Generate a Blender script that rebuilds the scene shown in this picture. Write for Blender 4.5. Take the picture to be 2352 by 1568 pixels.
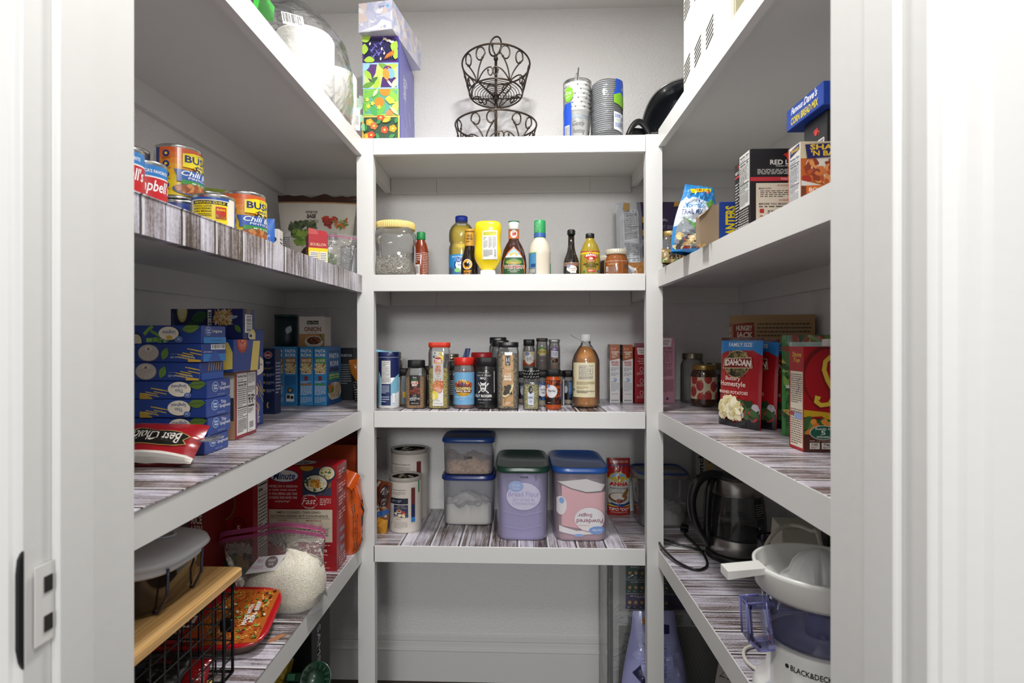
import bpy, bmesh, math, random
from mathutils import Vector, Matrix, noise
random.seed(7)
for o in list(bpy.data.objects): bpy.data.objects.remove(o)
SC = bpy.context.scene; COL = SC.collection
PI = math.pi
# ---------------------------------------------------------------- camera, light, exposure
ZC = 1.24; FPX = 1320.0; TH = math.radians(2.1); CX0 = 1140.0
cam = bpy.data.cameras.new('camera'); co = bpy.data.objects.new('camera', cam); COL.objects.link(co)
co.location = (0, 0, ZC); co.rotation_euler = (PI/2, 0, TH)
cam.sensor_width = 36; cam.lens = FPX/2352*36; cam.shift_x = (1176-CX0)/2352; cam.clip_start = .01
cam.dof.use_dof = True; cam.dof.focus_distance = 1.6; cam.dof.aperture_fstop = 6.7
SC.camera = co
w = bpy.data.worlds.new('world'); SC.world = w; w.use_nodes = True
w.node_tree.nodes['Background'].inputs[0].default_value = (1, 1, 1, 1)
w.node_tree.nodes['Background'].inputs[1].default_value = .54
SC.view_settings.view_transform = 'Standard'; SC.view_settings.look = 'None'
SC.view_settings.exposure = 0.13; SC.view_settings.gamma = 1
SC.view_settings.use_curve_mapping = False
def area(name, loc, rot, sx, sy, e, col=(1, 1, 1), shape='RECTANGLE'):
    l = bpy.data.lights.new(name, 'AREA'); l.shape = shape; l.size = sx; l.size_y = sy; l.energy = e; l.color = col
    o = bpy.data.objects.new(name, l); COL.objects.link(o); o.location = loc; o.rotation_euler = rot; return o
area('pantry_ceiling_lamp', (-.02, 1.22, 2.43), (0, 0, 0), .16, .16, 14.5, (1, .99, .975), 'DISK')
area('hallway_lamp', (.05, -5.3, 2.5), (math.radians(79), 0, 0), 1.1, .7, 110, (.97, .985, 1))

area('doorway_fill', (.03, .08, 1.98), (math.radians(48), 0, 0), .3, .2, 6.2, (1, .99, .975))  # added fill light outside the doorway, lifts the side-facing shelf boards

# ---------------------------------------------------------------- projection helpers (pixel of the photo -> point in the room)
def X(px, Y):
    u = (px-CX0)/FPX
    return Y*(u*math.cos(TH)-math.sin(TH))/(math.cos(TH)+u*math.sin(TH))
def Q(x, Y):
    """point measured in the camera's own frame -> room coordinates"""
    xc = x+Y*48/FPX; return (xc*math.cos(TH)-Y*math.sin(TH), xc*math.sin(TH)+Y*math.cos(TH))
def dep(x, Y): return Y*math.cos(TH)-x*math.sin(TH)
def Z(py, x, Y): return ZC-(py-784)*dep(x, Y)/FPX

# ---------------------------------------------------------------- materials
def lin(c):
    c = c.lstrip('#'); c = c if len(c) == 6 else ''.join(q*2 for q in c); r = [int(c[i:i+2], 16)/255 for i in (0, 2, 4)]
    return tuple((v/12.92 if v <= .04045 else ((v+.055)/1.055)**2.4) for v in r)+(1,)
_m = {}
def mat(c, rough=.45, metal=0., spec=.5, bump=0, bs=200, coat=0):
    k = (c, rough, metal, spec, bump, bs, coat)
    if k in _m: return _m[k]
    m = bpy.data.materials.new('paint_'+c.strip('#')); m.use_nodes = True; n = m.node_tree.nodes; b = n['Principled BSDF']
    b.inputs['Base Color'].default_value = lin(c); b.inputs['Roughness'].default_value = rough
    b.inputs['Metallic'].default_value = metal; b.inputs['Specular IOR Level'].default_value = spec
    b.inputs['Coat Weight'].default_value = coat; b.inputs['Coat Roughness'].default_value = .12
    if bump:
        g = n.new('ShaderNodeNewGeometry'); t = n.new('ShaderNodeTexNoise'); t.inputs['Scale'].default_value = bs; t.inputs['Detail'].default_value = 3
        bp = n.new('ShaderNodeBump'); bp.inputs['Strength'].default_value = bump; bp.inputs['Distance'].default_value = .002
        L = m.node_tree.links; L.new(g.outputs['Position'], t.inputs['Vector']); L.new(t.outputs['Fac'], bp.inputs['Height']); L.new(bp.outputs['Normal'], b.inputs['Normal'])
    _m[k] = m; return m
def film(c='#ffffff', alpha=.12, rough=.06, fres=1.35, gloss='#ffffff', bump=0, bs=30, body='#ffffff'):
    """thin clear plastic or glass: tinted see-through, a little body colour, fresnel gloss"""
    k = ('film', c, alpha, rough, fres, bump, bs, body)
    if k in _m: return _m[k]
    m = bpy.data.materials.new('film_'+c.strip('#')); m.use_nodes = True; T = m.node_tree; n = T.nodes; L = T.links; n.clear()
    out = n.new('ShaderNodeOutputMaterial'); tr = n.new('ShaderNodeBsdfTransparent'); tr.inputs[0].default_value = lin(c)
    df = n.new('ShaderNodeBsdfDiffuse'); df.inputs[0].default_value = lin(body)
    gl = n.new('ShaderNodeBsdfGlossy'); gl.inputs['Roughness'].default_value = rough; gl.inputs['Color'].default_value = lin(gloss)
    m1 = n.new('ShaderNodeMixShader'); m1.inputs[0].default_value = alpha; L.new(tr.outputs[0], m1.inputs[1]); L.new(df.outputs[0], m1.inputs[2])
    fr = n.new('ShaderNodeFresnel'); fr.inputs['IOR'].default_value = fres
    m2 = n.new('ShaderNodeMixShader'); L.new(fr.outputs[0], m2.inputs[0]); L.new(m1.outputs[0], m2.inputs[1]); L.new(gl.outputs[0], m2.inputs[2])
    L.new(m2.outputs[0], out.inputs[0])
    if bump:
        g = n.new('ShaderNodeNewGeometry'); t = n.new('ShaderNodeTexNoise'); t.inputs['Scale'].default_value = bs; t.inputs['Detail'].default_value = 2; t.inputs['Distortion'].default_value = 1.5
        bp = n.new('ShaderNodeBump'); bp.inputs['Strength'].default_value = bump; bp.inputs['Distance'].default_value = .01
        L.new(g.outputs['Position'], t.inputs['Vector']); L.new(t.outputs['Fac'], bp.inputs['Height'])
        L.new(bp.outputs['Normal'], gl.inputs['Normal']); L.new(bp.outputs['Normal'], fr.inputs['Normal'])
    _m[k] = m; return m
def grains(c1, c2, c3, scale=300, rough=.7, key='grain', bump=.5):
    k = (key, c1, c2, c3, scale)
    if k in _m: return _m[k]
    m = bpy.data.materials.new(key); m.use_nodes = True; T = m.node_tree; n = T.nodes; L = T.links; b = n['Principled BSDF']
    g = n.new('ShaderNodeNewGeometry'); v = n.new('ShaderNodeTexVoronoi'); v.inputs['Scale'].default_value = scale
    r = n.new('ShaderNodeValToRGB'); e = r.color_ramp.elements; e[0].color = lin(c1); e[1].color = lin(c3); e[0].position = .2; e[1].position = .8
    x = e.new(.5); x.color = lin(c2); r.color_ramp.interpolation = 'LINEAR'
    s = n.new('ShaderNodeSeparateColor'); L.new(g.outputs['Position'], v.inputs['Vector']); L.new(v.outputs['Color'], s.inputs[0]); L.new(s.outputs[0], r.inputs[0])
    L.new(r.outputs[0], b.inputs['Base Color']); b.inputs['Roughness'].default_value = rough
    bp = n.new('ShaderNodeBump'); bp.inputs['Strength'].default_value = bump; bp.inputs['Distance'].default_value = .002; L.new(v.outputs['Distance'], bp.inputs['Height']); L.new(bp.outputs[0], b.inputs['Normal'])
    _m[k] = m; return m
def mth(n, L, op, a, b=None, c=None):
    x = n.new('ShaderNodeMath'); x.operation = op
    for i, s in enumerate((a, b, c)):
        if s is None: continue
        if isinstance(s, (int, float)): x.inputs[i].default_value = s
        else: L.new(s, x.inputs[i])
    return x.outputs[0]
def plank(axis, tint=(1, 1, 1), scale=1.0):
    """printed weathered plank liner; axis = world axis along which the boards run"""
    m = bpy.data.materials.new('plank_print_'+axis); m.use_nodes = True; T = m.node_tree; n = T.nodes; L = T.links; b = n['Principled BSDF']
    g = n.new('ShaderNodeNewGeometry'); s = n.new('ShaderNodeSeparateXYZ'); L.new(g.outputs['Position'], s.inputs[0])
    al, ac = (s.outputs[0], s.outputs[1]) if axis == 'x' else (s.outputs[1], s.outputs[0])
    zz = s.outputs[2]
    al = mth(n, L, 'ADD', al, zz)
    wob = n.new('ShaderNodeTexNoise'); wob.noise_dimensions = '1D'; wob.inputs['Scale'].default_value = 9; L.new(al, wob.inputs['W'])
    a2 = mth(n, L, 'ADD', ac, mth(n, L, 'MULTIPLY', wob.outputs['Fac'], .004))
    t = mth(n, L, 'MULTIPLY', a2, 1/.088/scale); fl = mth(n, L, 'FLOOR', t); fr = mth(n, L, 'FRACT', t)
    # second narrower split inside some boards
    wn = n.new('ShaderNodeTexWhiteNoise'); wn.noise_dimensions = '1D'; L.new(fl, wn.inputs['W'])
    sep = mth(n, L, 'ABSOLUTE', mth(n, L, 'SUBTRACT', fr, mth(n, L, 'ADD', .35, mth(n, L, 'MULTIPLY', wn.outputs['Value'], .4))))
    side = mth(n, L, 'GREATER_THAN', fr, mth(n, L, 'ADD', .35, mth(n, L, 'MULTIPLY', wn.outputs['Value'], .4)))
    idn = mth(n, L, 'ADD', mth(n, L, 'MULTIPLY', fl, 2), side)
    wn2 = n.new('ShaderNodeTexWhiteNoise'); wn2.noise_dimensions = '1D'; L.new(idn, wn2.inputs['W'])
    cmb = n.new('ShaderNodeCombineXYZ'); L.new(mth(n, L, 'ADD', mth(n, L, 'MULTIPLY', al, 5.), mth(n, L, 'MULTIPLY', idn, 3.7)), cmb.inputs[0])
    L.new(mth(n, L, 'MULTIPLY', ac, 95.), cmb.inputs[1])
    g1 = n.new('ShaderNodeTexNoise'); g1.inputs['Scale'].default_value = 1; g1.inputs['Detail'].default_value = 8; g1.inputs['Roughness'].default_value = .7; g1.inputs['Distortion'].default_value = .6
    L.new(cmb.outputs[0], g1.inputs['Vector'])
    g2 = n.new('ShaderNodeTexNoise'); g2.inputs['Scale'].default_value = 230; g2.inputs['Detail'].default_value = 3; L.new(g.outputs['Position'], g2.inputs['Vector'])
    g3 = n.new('ShaderNodeTexNoise'); g3.inputs['Scale'].default_value = 7; g3.inputs['Detail'].default_value = 4; g3.inputs['Distortion'].default_value = 1.2; L.new(g.outputs['Position'], g3.inputs['Vector'])
    f = mth(n, L, 'ADD', mth(n, L, 'MULTIPLY', g1.outputs['Fac'], .75), mth(n, L, 'MULTIPLY', g2.outputs['Fac'], .18))
    f = mth(n, L, 'ADD', f, mth(n, L, 'MULTIPLY', g3.outputs['Fac'], .30))
    f = mth(n, L, 'ADD', f, mth(n, L, 'MULTIPLY', mth(n, L, 'SUBTRACT', wn2.outputs['Value'], .5), .14))
    r = n.new('ShaderNodeValToRGB'); e = r.color_ramp.elements
    def tc(c):
        q = lin(c); return (q[0]*tint[0], q[1]*tint[1], q[2]*tint[2], 1)
    e[0].position = .43; e[0].color = tc('#352c28'); e[1].position = .78; e[1].color = tc('#e9e6f0')
    for p, c in ((.52, '#6e605b'), (.59, '#a39ba0'), (.67, '#c6c1cd')):
        x = e.new(p); x.color = tc(c)
    L.new(f, r.inputs[0])
    # seams: dark gap with a pale line beside it
    d1 = mth(n, L, 'LESS_THAN', fr, .055); l1 = mth(n, L, 'MULTIPLY', mth(n, L, 'LESS_THAN', mth(n, L, 'ABSOLUTE', mth(n, L, 'SUBTRACT', fr, .09)), .030), 1)
    d2 = mth(n, L, 'LESS_THAN', sep, .012)
    mx = n.new('ShaderNodeMix'); mx.data_type = 'RGBA'; L.new(mth(n, L, 'MULTIPLY', mth(n, L, 'MAXIMUM', d1, d2), .85), mx.inputs[0]); L.new(r.outputs[0], mx.inputs[6]); mx.inputs[7].default_value = tc('#1c1816')
    my = n.new('ShaderNodeMix'); my.data_type = 'RGBA'; L.new(mth(n, L, 'MULTIPLY', l1, .75), my.inputs[0]); L.new(mx.outputs[2], my.inputs[6]); my.inputs[7].default_value = tc('#efecee')
    L.new(my.outputs[2], b.inputs['Base Color']); b.inputs['Roughness'].default_value = .3
    return m
def wallmat(c, bump=.8, sc=150):
    k = ('wall', c); 
    if k in _m: return _m[k]
    m = bpy.data.materials.new('wall_paint'); m.use_nodes = True; T = m.node_tree; n = T.nodes; L = T.links; b = n['Principled BSDF']
    b.inputs['Base Color'].default_value = lin(c); b.inputs['Roughness'].default_value = .75
    g = n.new('ShaderNodeNewGeometry'); t = n.new('ShaderNodeTexNoise'); t.inputs['Scale'].default_value = sc; t.inputs['Detail'].default_value = 2
    bp = n.new('ShaderNodeBump'); bp.inputs['Strength'].default_value = bump; bp.inputs['Distance'].default_value = .0035
    L.new(g.outputs['Position'], t.inputs['Vector']); L.new(t.outputs['Fac'], bp.inputs['Height']); L.new(bp.outputs[0], b.inputs['Normal'])
    _m[k] = m; return m
WHITE = mat('#dfdedb', .42, bump=.12, bs=60)
WALL = wallmat('#e6e4e2')
LX = plank('x'); LY = plank('y')
CLEAR = film('#f4f6f6', .05, .05, 1.4)
CLEARD = film('#e0e0de', .10, .08, 1.42)
BAG = film('#f7f7f7', .07, .12, 1.33, bump=.7, bs=28)
BLACK = mat('#141414', .35); GOLD = mat('#b89c5c', .3, .8); SILVER = mat('#c2c2c2', .25, 1.)

# ---------------------------------------------------------------- mesh accumulator
class MB:
    def __init__(s, M=None): s.v = []; s.f = []; s.mi = []; s.sm = []; s.mats = []; s.M = M
    def mid(s, m):
        if m not in s.mats: s.mats.append(m)
        return s.mats.index(m)
    def add(s, vs, fs, m, smooth=False):
        o = len(s.v); M = s.M
        for p in vs:
            p = Vector(p); s.v.append(M @ p if M is not None else p)
        k = s.mid(m)
        for f in fs: s.f.append(tuple(i+o for i in f)); s.mi.append(k); s.sm.append(smooth)
        return s
    def box(s, x0, x1, y0, y1, z0, z1, m, bev=0.0, seg=1, smooth=False):
        vs = [(x, y, z) for z in (z0, z1) for y in (y0, y1) for x in (x0, x1)]
        fs = [(0, 2, 3, 1), (4, 5, 7, 6), (0, 1, 5, 4), (2, 6, 7, 3), (0, 4, 6, 2), (1, 3, 7, 5)]
        if bev > 0:
            bm = bmesh.new(); q = [bm.verts.new(p) for p in vs]
            for f in fs: bm.faces.new([q[i] for i in f])
            bmesh.ops.bevel(bm, geom=bm.edges[:], offset=bev, segments=seg, affect='EDGES', profile=.5)
            bm.verts.index_update(); vs = [v.co.copy() for v in bm.verts]; fs = [tuple(v.index for v in f.verts) for f in bm.faces]; bm.free()
        return s.add(vs, fs, m, smooth)
    def hull(s, pts, m):
        """8 corner hexahedron, order like box"""
        return s.add(pts, [(0, 2, 3, 1), (4, 5, 7, 6), (0, 1, 5, 4), (2, 6, 7, 3), (0, 4, 6, 2), (1, 3, 7, 5)], m)
    def lathe(s, prof, m, n=48, sq=2.0, sx=1, sy=1, c=(0, 0, 0), cap0=True, cap1=True, smooth=True, fx=None):
        vs = []; fs = []
        for r, z in prof:
            for i in range(n):
                a = 2*PI*i/n; ca, sa = math.cos(a), math.sin(a)
                k = (abs(ca)**sq+abs(sa)**sq)**(-1/sq)
                rr = r if fx is None else fx(r, z, a)
                vs.append((c[0]+rr*k*ca*sx, c[1]+rr*k*sa*sy, c[2]+z))
        for j in range(len(prof)-1):
            for i in range(n):
                a = j*n+i; b = j*n+(i+1) % n; fs.append((a, b, b+n, a+n))
        if cap0 and prof[0][0] > 1e-5: fs.append(tuple(reversed(range(n))))
        if cap1 and prof[-1][0] > 1e-5: fs.append(tuple(range((len(prof)-1)*n, len(prof)*n)))
        return s.add(vs, fs, m, smooth)
    def tube(s, pts, r, m, n=8, closed=False):
        pts = [Vector(p) for p in pts]; N = len(pts); vs = []; fs = []; up = None
        for i in range(N):
            a = pts[(i-1) % N] if (closed or i) else pts[0]; b = pts[(i+1) % N] if (closed or i < N-1) else pts[-1]
            t = (b-a); t = t.normalized() if t.length > 1e-9 else Vector((0, 0, 1))
            if up is None:
                up = t.orthogonal().normalized()
            up = (up-t*up.dot(t)); up = up.normalized() if up.length > 1e-6 else t.orthogonal().normalized()
            q = t.cross(up); rr = r[i] if isinstance(r, (list, tuple)) else r
            for k in range(n):
                an = 2*PI*k/n; vs.append(pts[i]+(up*math.cos(an)+q*math.sin(an))*rr)
        for i in range(N if closed else N-1):
            j = (i+1) % N
            for k in range(n): fs.append((i*n+k, i*n+(k+1) % n, j*n+(k+1) % n, j*n+k))
        if not closed: fs.append(tuple(reversed(range(n)))); fs.append(tuple(range((N-1)*n, N*n)))
        return s.add(vs, fs, m, True)
    def sphere(s, c, r, m, n=12, sx=1, sy=1, sz=1, wob=0, seed=0):
        vs = []; fs = []; k = n//2+1
        for j in range(k+1):
            p = PI*j/k
            for i in range(n):
                a = 2*PI*i/n; d = Vector((math.sin(p)*math.cos(a), math.sin(p)*math.sin(a), math.cos(p)))
                q = 1+wob*noise.noise(d*2.2+Vector((seed*3.1, seed, 0)))
                vs.append((c[0]+d.x*r*sx*q, c[1]+d.y*r*sy*q, c[2]+d.z*r*sz*q))
        for j in range(k):
            for i in range(n): fs.append((j*n+i, (j+1)*n+i, (j+1)*n+(i+1) % n, j*n+(i+1) % n))
        return s.add(vs, fs, m, True)
    def prism(s, poly, y0, y1, m):
        """xz polygon extruded in y"""
        n = len(poly); vs = [(x, y0, z) for x, z in poly]+[(x, y1, z) for x, z in poly]
        fs = [tuple(range(n)), tuple(reversed(range(n, 2*n)))]+[(i, i+n, (i+1) % n+n, (i+1) % n) for i in range(n)]
        return s.add(vs, fs, m)
    def obj(s, name, parent=None, loc=None, rot=None):
        me = bpy.data.meshes.new(name); me.from_pydata([tuple(v) for v in s.v], [], s.f)
        for m in s.mats: me.materials.append(m)
        me.polygons.foreach_set('material_index', s.mi); me.polygons.foreach_set('use_smooth', s.sm)
        bm = bmesh.new(); bm.from_mesh(me); bmesh.ops.recalc_face_normals(bm, faces=bm.faces[:]) if getattr(s, 'recalc', False) else None
        bm.to_mesh(me); bm.free(); me.update()
        o = bpy.data.objects.new(name, me); COL.objects.link(o)
        if parent: o.parent = parent
        if loc is not None: o.location = loc
        if rot is not None: o.rotation_euler = (0, 0, rot) if isinstance(rot, (int, float)) else rot
        return o
def tag(o, label, cat, group=None, kind=None):
    o['label'] = label; o['category'] = cat
    if group: o['group'] = group
    if kind: o['kind'] = kind
    return o
def thing(name, label, cat, loc, rot=0, group=None):
    o = bpy.data.objects.new(name, None); COL.objects.link(o); o.empty_display_size = .05; o.location = loc
    o.rotation_euler = (0, 0, rot) if isinstance(rot, (int, float)) else rot
    return tag(o, label, cat, group)
def struct(name, mb): o = mb.obj(name); o['kind'] = 'structure'; return o

# ---------------------------------------------------------------- printing on surfaces
_tx = {}
def textmesh(s, bold=.0, shear=0.):
    k = (s, bold, shear)
    if k not in _tx:
        cu = bpy.data.curves.new('t', 'FONT'); cu.body = s; cu.resolution_u = 2; cu.offset = bold; cu.shear = shear; cu.size = 1
        o = bpy.data.objects.new('t', cu); me = o.to_mesh()
        vs = [(v.co.x, v.co.y) for v in me.vertices]; fs = [tuple(p.vertices) for p in me.polygons]
        o.to_mesh_clear(); bpy.data.objects.remove(o); bpy.data.curves.remove(cu)
        if vs:
            x0 = min(v[0] for v in vs); x1 = max(v[0] for v in vs); y0 = min(v[1] for v in vs); y1 = max(v[1] for v in vs)
            vs = [((x-x0)/(x1-x0+1e-9), (y-y0)/(y1-y0+1e-9)) for x, y in vs]
        _tx[k] = (vs, fs)
    return _tx[k]
class Canvas:
    """prints flat shapes on a surface fn(u,v,h); u in 0..W, v in 0..H metres; drawing units 0..1"""
    def __init__(s, mb, fn, W, H, du=0, dv=0, rough=.4, h0=.00022, dh=.00009, coat=0):
        s.mb = mb; s.fn = fn; s.W = W; s.H = H; s.du = du; s.dv = dv; s.h = h0; s.dh = dh; s.rough = rough; s.coat = coat; s.noclip = False; s.rnd = random.Random(len(mb.v)+int(W*1e5))
    def sub(s, x0, x1, y0=0, y1=1):
        c = Canvas(s.mb, lambda u, v, q: s.fn(u+x0*s.W, v+y0*s.H, q), (x1-x0)*s.W, (y1-y0)*s.H, s.du, s.dv, s.rough, s.h, s.dh, s.coat); return c
    def m(s, c): return c if not isinstance(c, str) else mat(c, s.rough, coat=s.coat)
    def put(s, vs, fs, c, cut=True, nolayer=False):
        """vs in metres; clipped to the face"""
        if not s.noclip and any(x < -1e-7 or x > s.W+1e-7 or y < -1e-7 or y > s.H+1e-7 for x, y in vs):
            nv = []; nf = []
            for f in fs:
                P = [vs[i] for i in f]
                for ax, lim, sg in ((0, 0, 1), (0, s.W, -1), (1, 0, 1), (1, s.H, -1)):
                    out = []
                    for i in range(len(P)):
                        a, b = P[i-1], P[i]; da, db = (a[ax]-lim)*sg, (b[ax]-lim)*sg
                        if (da >= 0) != (db >= 0):
                            t = da/(da-db); out.append((a[0]+(b[0]-a[0])*t, a[1]+(b[1]-a[1])*t))
                        if db >= 0: out.append(b)
                    P = out
                    if len(P) < 3: break
                if len(P) >= 3: nf.append(tuple(range(len(nv), len(nv)+len(P)))); nv += P
            vs, fs = nv, nf
            if not vs: return
        if cut and (s.du or s.dv):
            bm = bmesh.new(); q = [bm.verts.new((x, y, 0)) for x, y in vs]
            for f in fs:
                try: bm.faces.new([q[i] for i in f])
                except ValueError: pass
            for d, ax in ((s.du, 0), (s.dv, 1)):
                if not d: continue
                lo = min(v[ax] for v in vs); hi = max(v[ax] for v in vs); k = math.floor(lo/d)+1
                while k*d < hi-1e-6:
                    p = [0, 0, 0]; p[ax] = k*d; nn = [0, 0, 0]; nn[ax] = 1
                    bmesh.ops.bisect_plane(bm, geom=bm.verts[:]+bm.edges[:]+bm.faces[:], plane_co=p, plane_no=nn, dist=1e-7); k += 1
            bm.verts.index_update(); vs = [(v.co.x, v.co.y) for v in bm.verts]; fs = [tuple(v.index for v in f.verts) for f in bm.faces]; bm.free()
        s.mb.add([s.fn(x, y, s.h) for x, y in vs], fs, s.m(c), False)
        if not nolayer: s.h += s.dh
    def poly(s, pts, c): s.put([(x*s.W, y*s.H) for x, y in pts], [tuple(range(len(pts)))], c); return s
    def rect(s, x0, y0, x1, y1, c): return s.poly([(x0, y0), (x1, y0), (x1, y1), (x0, y1)], c)
    def ell(s, cx, cy, rx, ry=None, c='#ffffff', n=24, rot=0):
        ry = rx*s.W/s.H if ry is None else ry; cr, sr = math.cos(rot), math.sin(rot); P = []
        for i in range(n):
            a = 2*PI*i/n; x = rx*s.W*math.cos(a); y = ry*s.H*math.sin(a); P.append((cx+(x*cr-y*sr)/s.W, cy+(x*sr+y*cr)/s.H))
        return s.poly(P, c)
    def ring(s, cx, cy, rx, ry, c, c2, t=.85): s.ell(cx, cy, rx, ry, c); s.ell(cx, cy, rx*t, ry*t, c2); return s
    def text(s, t, x0, y0, x1, y1, c, bold=.012, rot=0, shear=0, arc=0):
        vs, fs = textmesh(t, bold, shear)
        if not vs: return s
        o = []
        for x, y in vs:
            if rot == 180: x, y = 1-x, 1-y
            elif rot == 90: x, y = 1-y, x
            elif rot == 270: x, y = y, 1-x
            X_ = x0+x*(x1-x0); Y_ = y0+y*(y1-y0)
            if arc: Y_ += arc*(1-(2*x-1)**2)
            o.append((X_*s.W, Y_*s.H))
        s.put(o, fs, c, cut=bool(s.du)); return s
    def lines(s, x0, y0, x1, y1, n, c, fill=.45, word=.05, vert=False):
        """illegible small print"""
        vs = []; fs = []
        for k in range(n):
            a = (k+.5)/n; x = 0.
            end = 1 if k < n-1 else .6
            while x < end:
                wd = s.rnd.uniform(.6, 1.8)*word; e = min(end, x+wd)
                b = len(vs); hh = fill/n/2
                q = [(x, a-hh), (e, a-hh), (e, a+hh), (x, a+hh)]
                for (p, t) in q:
                    t = 1-t if not vert else t
                    if vert: p, t = t, p
                    vs.append(((x0+p*(x1-x0))*s.W, (y0+t*(y1-y0))*s.H))
                fs.append((b, b+1, b+2, b+3)); x = e+word*.35
        s.put(vs, fs, c, cut=False); return s
    def barcode(s, x0, y0, x1, y1, bg='#f4f4f2', vert=False):
        s.rect(x0, y0, x1, y1, bg); vs = []; fs = []; x = .06
        while x < .92:
            wd = s.rnd.choice((.015, .025, .04)); b = len(vs)
            for p, t in ((x, .2), (x+wd, .2), (x+wd, .94), (x, .94)):
                if vert: p, t = t, p
                vs.append(((x0+p*(x1-x0))*s.W, (y0+t*(y1-y0))*s.H))
            fs.append((b, b+1, b+2, b+3)); x += wd+s.rnd.choice((.015, .03))
        s.put(vs, fs, '#1a1a1a', cut=False); return s
    def nutri(s, x0, y0, x1, y1, bg='#f2f0ec', ink='#1e1e1e', cal='', title=True):
        if bg: s.rect(x0, y0, x1, y1, bg)
        w = x1-x0; h = y1-y0; L = lambda a, b, c, d, col=ink: s.rect(x0+a*w, y0+b*h, x0+c*w, y0+d*h, col)
        if title: s.text('Nutrition Facts', x0+.05*w, y0+.925*h, x0+.93*w, y0+.975*h, ink, .03)
        s.lines(x0+.05*w, y0+.87*h, x0+.9*w, y0+.91*h, 2, ink, .4, .12)
        L(.05, .845, .95, .86)
        s.text('Calories'+(' '+cal if cal else ''), x0+.05*w, y0+.79*h, x0+(.9 if cal else .5)*w, y0+.83*h, ink, .03)
        L(.05, .77, .95, .775)
        s.lines(x0+.05*w, y0+.46*h, x0+.8*w, y0+.76*h, 9, ink, .35, .13)
        s.lines(x0+.85*w, y0+.46*h, x0+.94*w, y0+.76*h, 9, ink, .35, .5)
        L(.05, .435, .95, .45); s.lines(x0+.05*w, y0+.3*h, x0+.9*w, y0+.42*h, 4, ink, .35, .13); L(.05, .28, .95, .288)
        s.lines(x0+.05*w, y0+.04*h, x0+.92*w, y0+.26*h, 8, ink, .4, .08)
        return s
    def blobs(s, x0, y0, x1, y1, cols, n, size, el=1.6, mask=None):
        """piles of small food shapes; sizes in metres"""
        for i in range(n):
            for _ in range(20):
                x = s.rnd.uniform(x0, x1); y = s.rnd.uniform(y0, y1)
                if mask is None or mask((x-x0)/(x1-x0), (y-y0)/(y1-y0)): break
            sz = size*s.rnd.uniform(.6, 1.25); c = s.rnd.choice(cols)
            a = s.rnd.uniform(0, PI); P = []
            for k in range(8):
                t = 2*PI*k/8; rr = s.rnd.uniform(.8, 1.15); px = sz*rr*math.cos(t)*el**.5; py = sz*rr*math.sin(t)/el**.5
                P.append((x*s.W+px*math.cos(a)-py*math.sin(a), y*s.H+px*math.sin(a)+py*math.cos(a)))
            s.put(P, [tuple(range(8))], c, cut=bool(s.du) and sz > .0035, nolayer=True); s.h += s.dh*.1
        s.h += s.dh; return s
    def stroke(s, pts, wd, c):
        """thick line, width in metres, pts 0..1"""
        P = [Vector((x*s.W, y*s.H)) for x, y in pts]; vs = []; fs = []
        for i, p in enumerate(P):
            t = (P[min(i+1, len(P)-1)]-P[max(i-1, 0)]); t = t.normalized() if t.length else Vector((1, 0)); q = Vector((-t.y, t.x))*wd/2*(wd and 1)
            vs += [tuple(p+q), tuple(p-q)]
        for i in range(len(P)-1): fs.append((2*i, 2*i+1, 2*i+3, 2*i+2))
        s.put(vs, fs, c, cut=bool(s.du)); return s
    def leaf(s, cx, cy, L, a, c, fat=.35, c2=None):
        """L metres"""
        P = []
        for k in range(9):
            t = k/8; P.append((L*(t-.5), fat*L*math.sin(PI*t)*.5))
        for k in range(8, -1, -1):
            t = k/8; P.append((L*(t-.5), -fat*L*math.sin(PI*t)*.5))
        P = P[:9]+P[10:-1]
        ca, sa = math.cos(a), math.sin(a)
        s.put([(cx*s.W+x*ca-y*sa, cy*s.H+x*sa+y*ca) for x, y in P], [tuple(range(len(P)))], c, cut=bool(s.du))
        if c2: s.stroke([(cx-ca*L*.45/s.W, cy-sa*L*.45/s.H), (cx+ca*L*.45/s.W, cy+sa*L*.45/s.H)], L*.03, c2)
        return s
    def wmark(s, cx, cy, rx, bg='#1b57a8', t1='Great', t2='Value', rot=0):
        """blue oval two line shop mark as on the packs"""
        ry = rx*s.W/s.H*.78
        s.ell(cx, cy, rx, ry, '#e8e8e4'); s.ell(cx, cy, rx*.93, ry*.93, bg)
        a, b = (t1, t2) if rot == 0 else (t2, t1)
        s.text(a, cx-rx*.55, cy+ry*.06, cx+rx*.55, cy+ry*.5, '#f2f2f0', .02, rot); s.text(b, cx-rx*.55, cy-ry*.5, cx+rx*.55, cy-ry*.08, '#f2f2f0', .02, rot)
        return s

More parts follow.
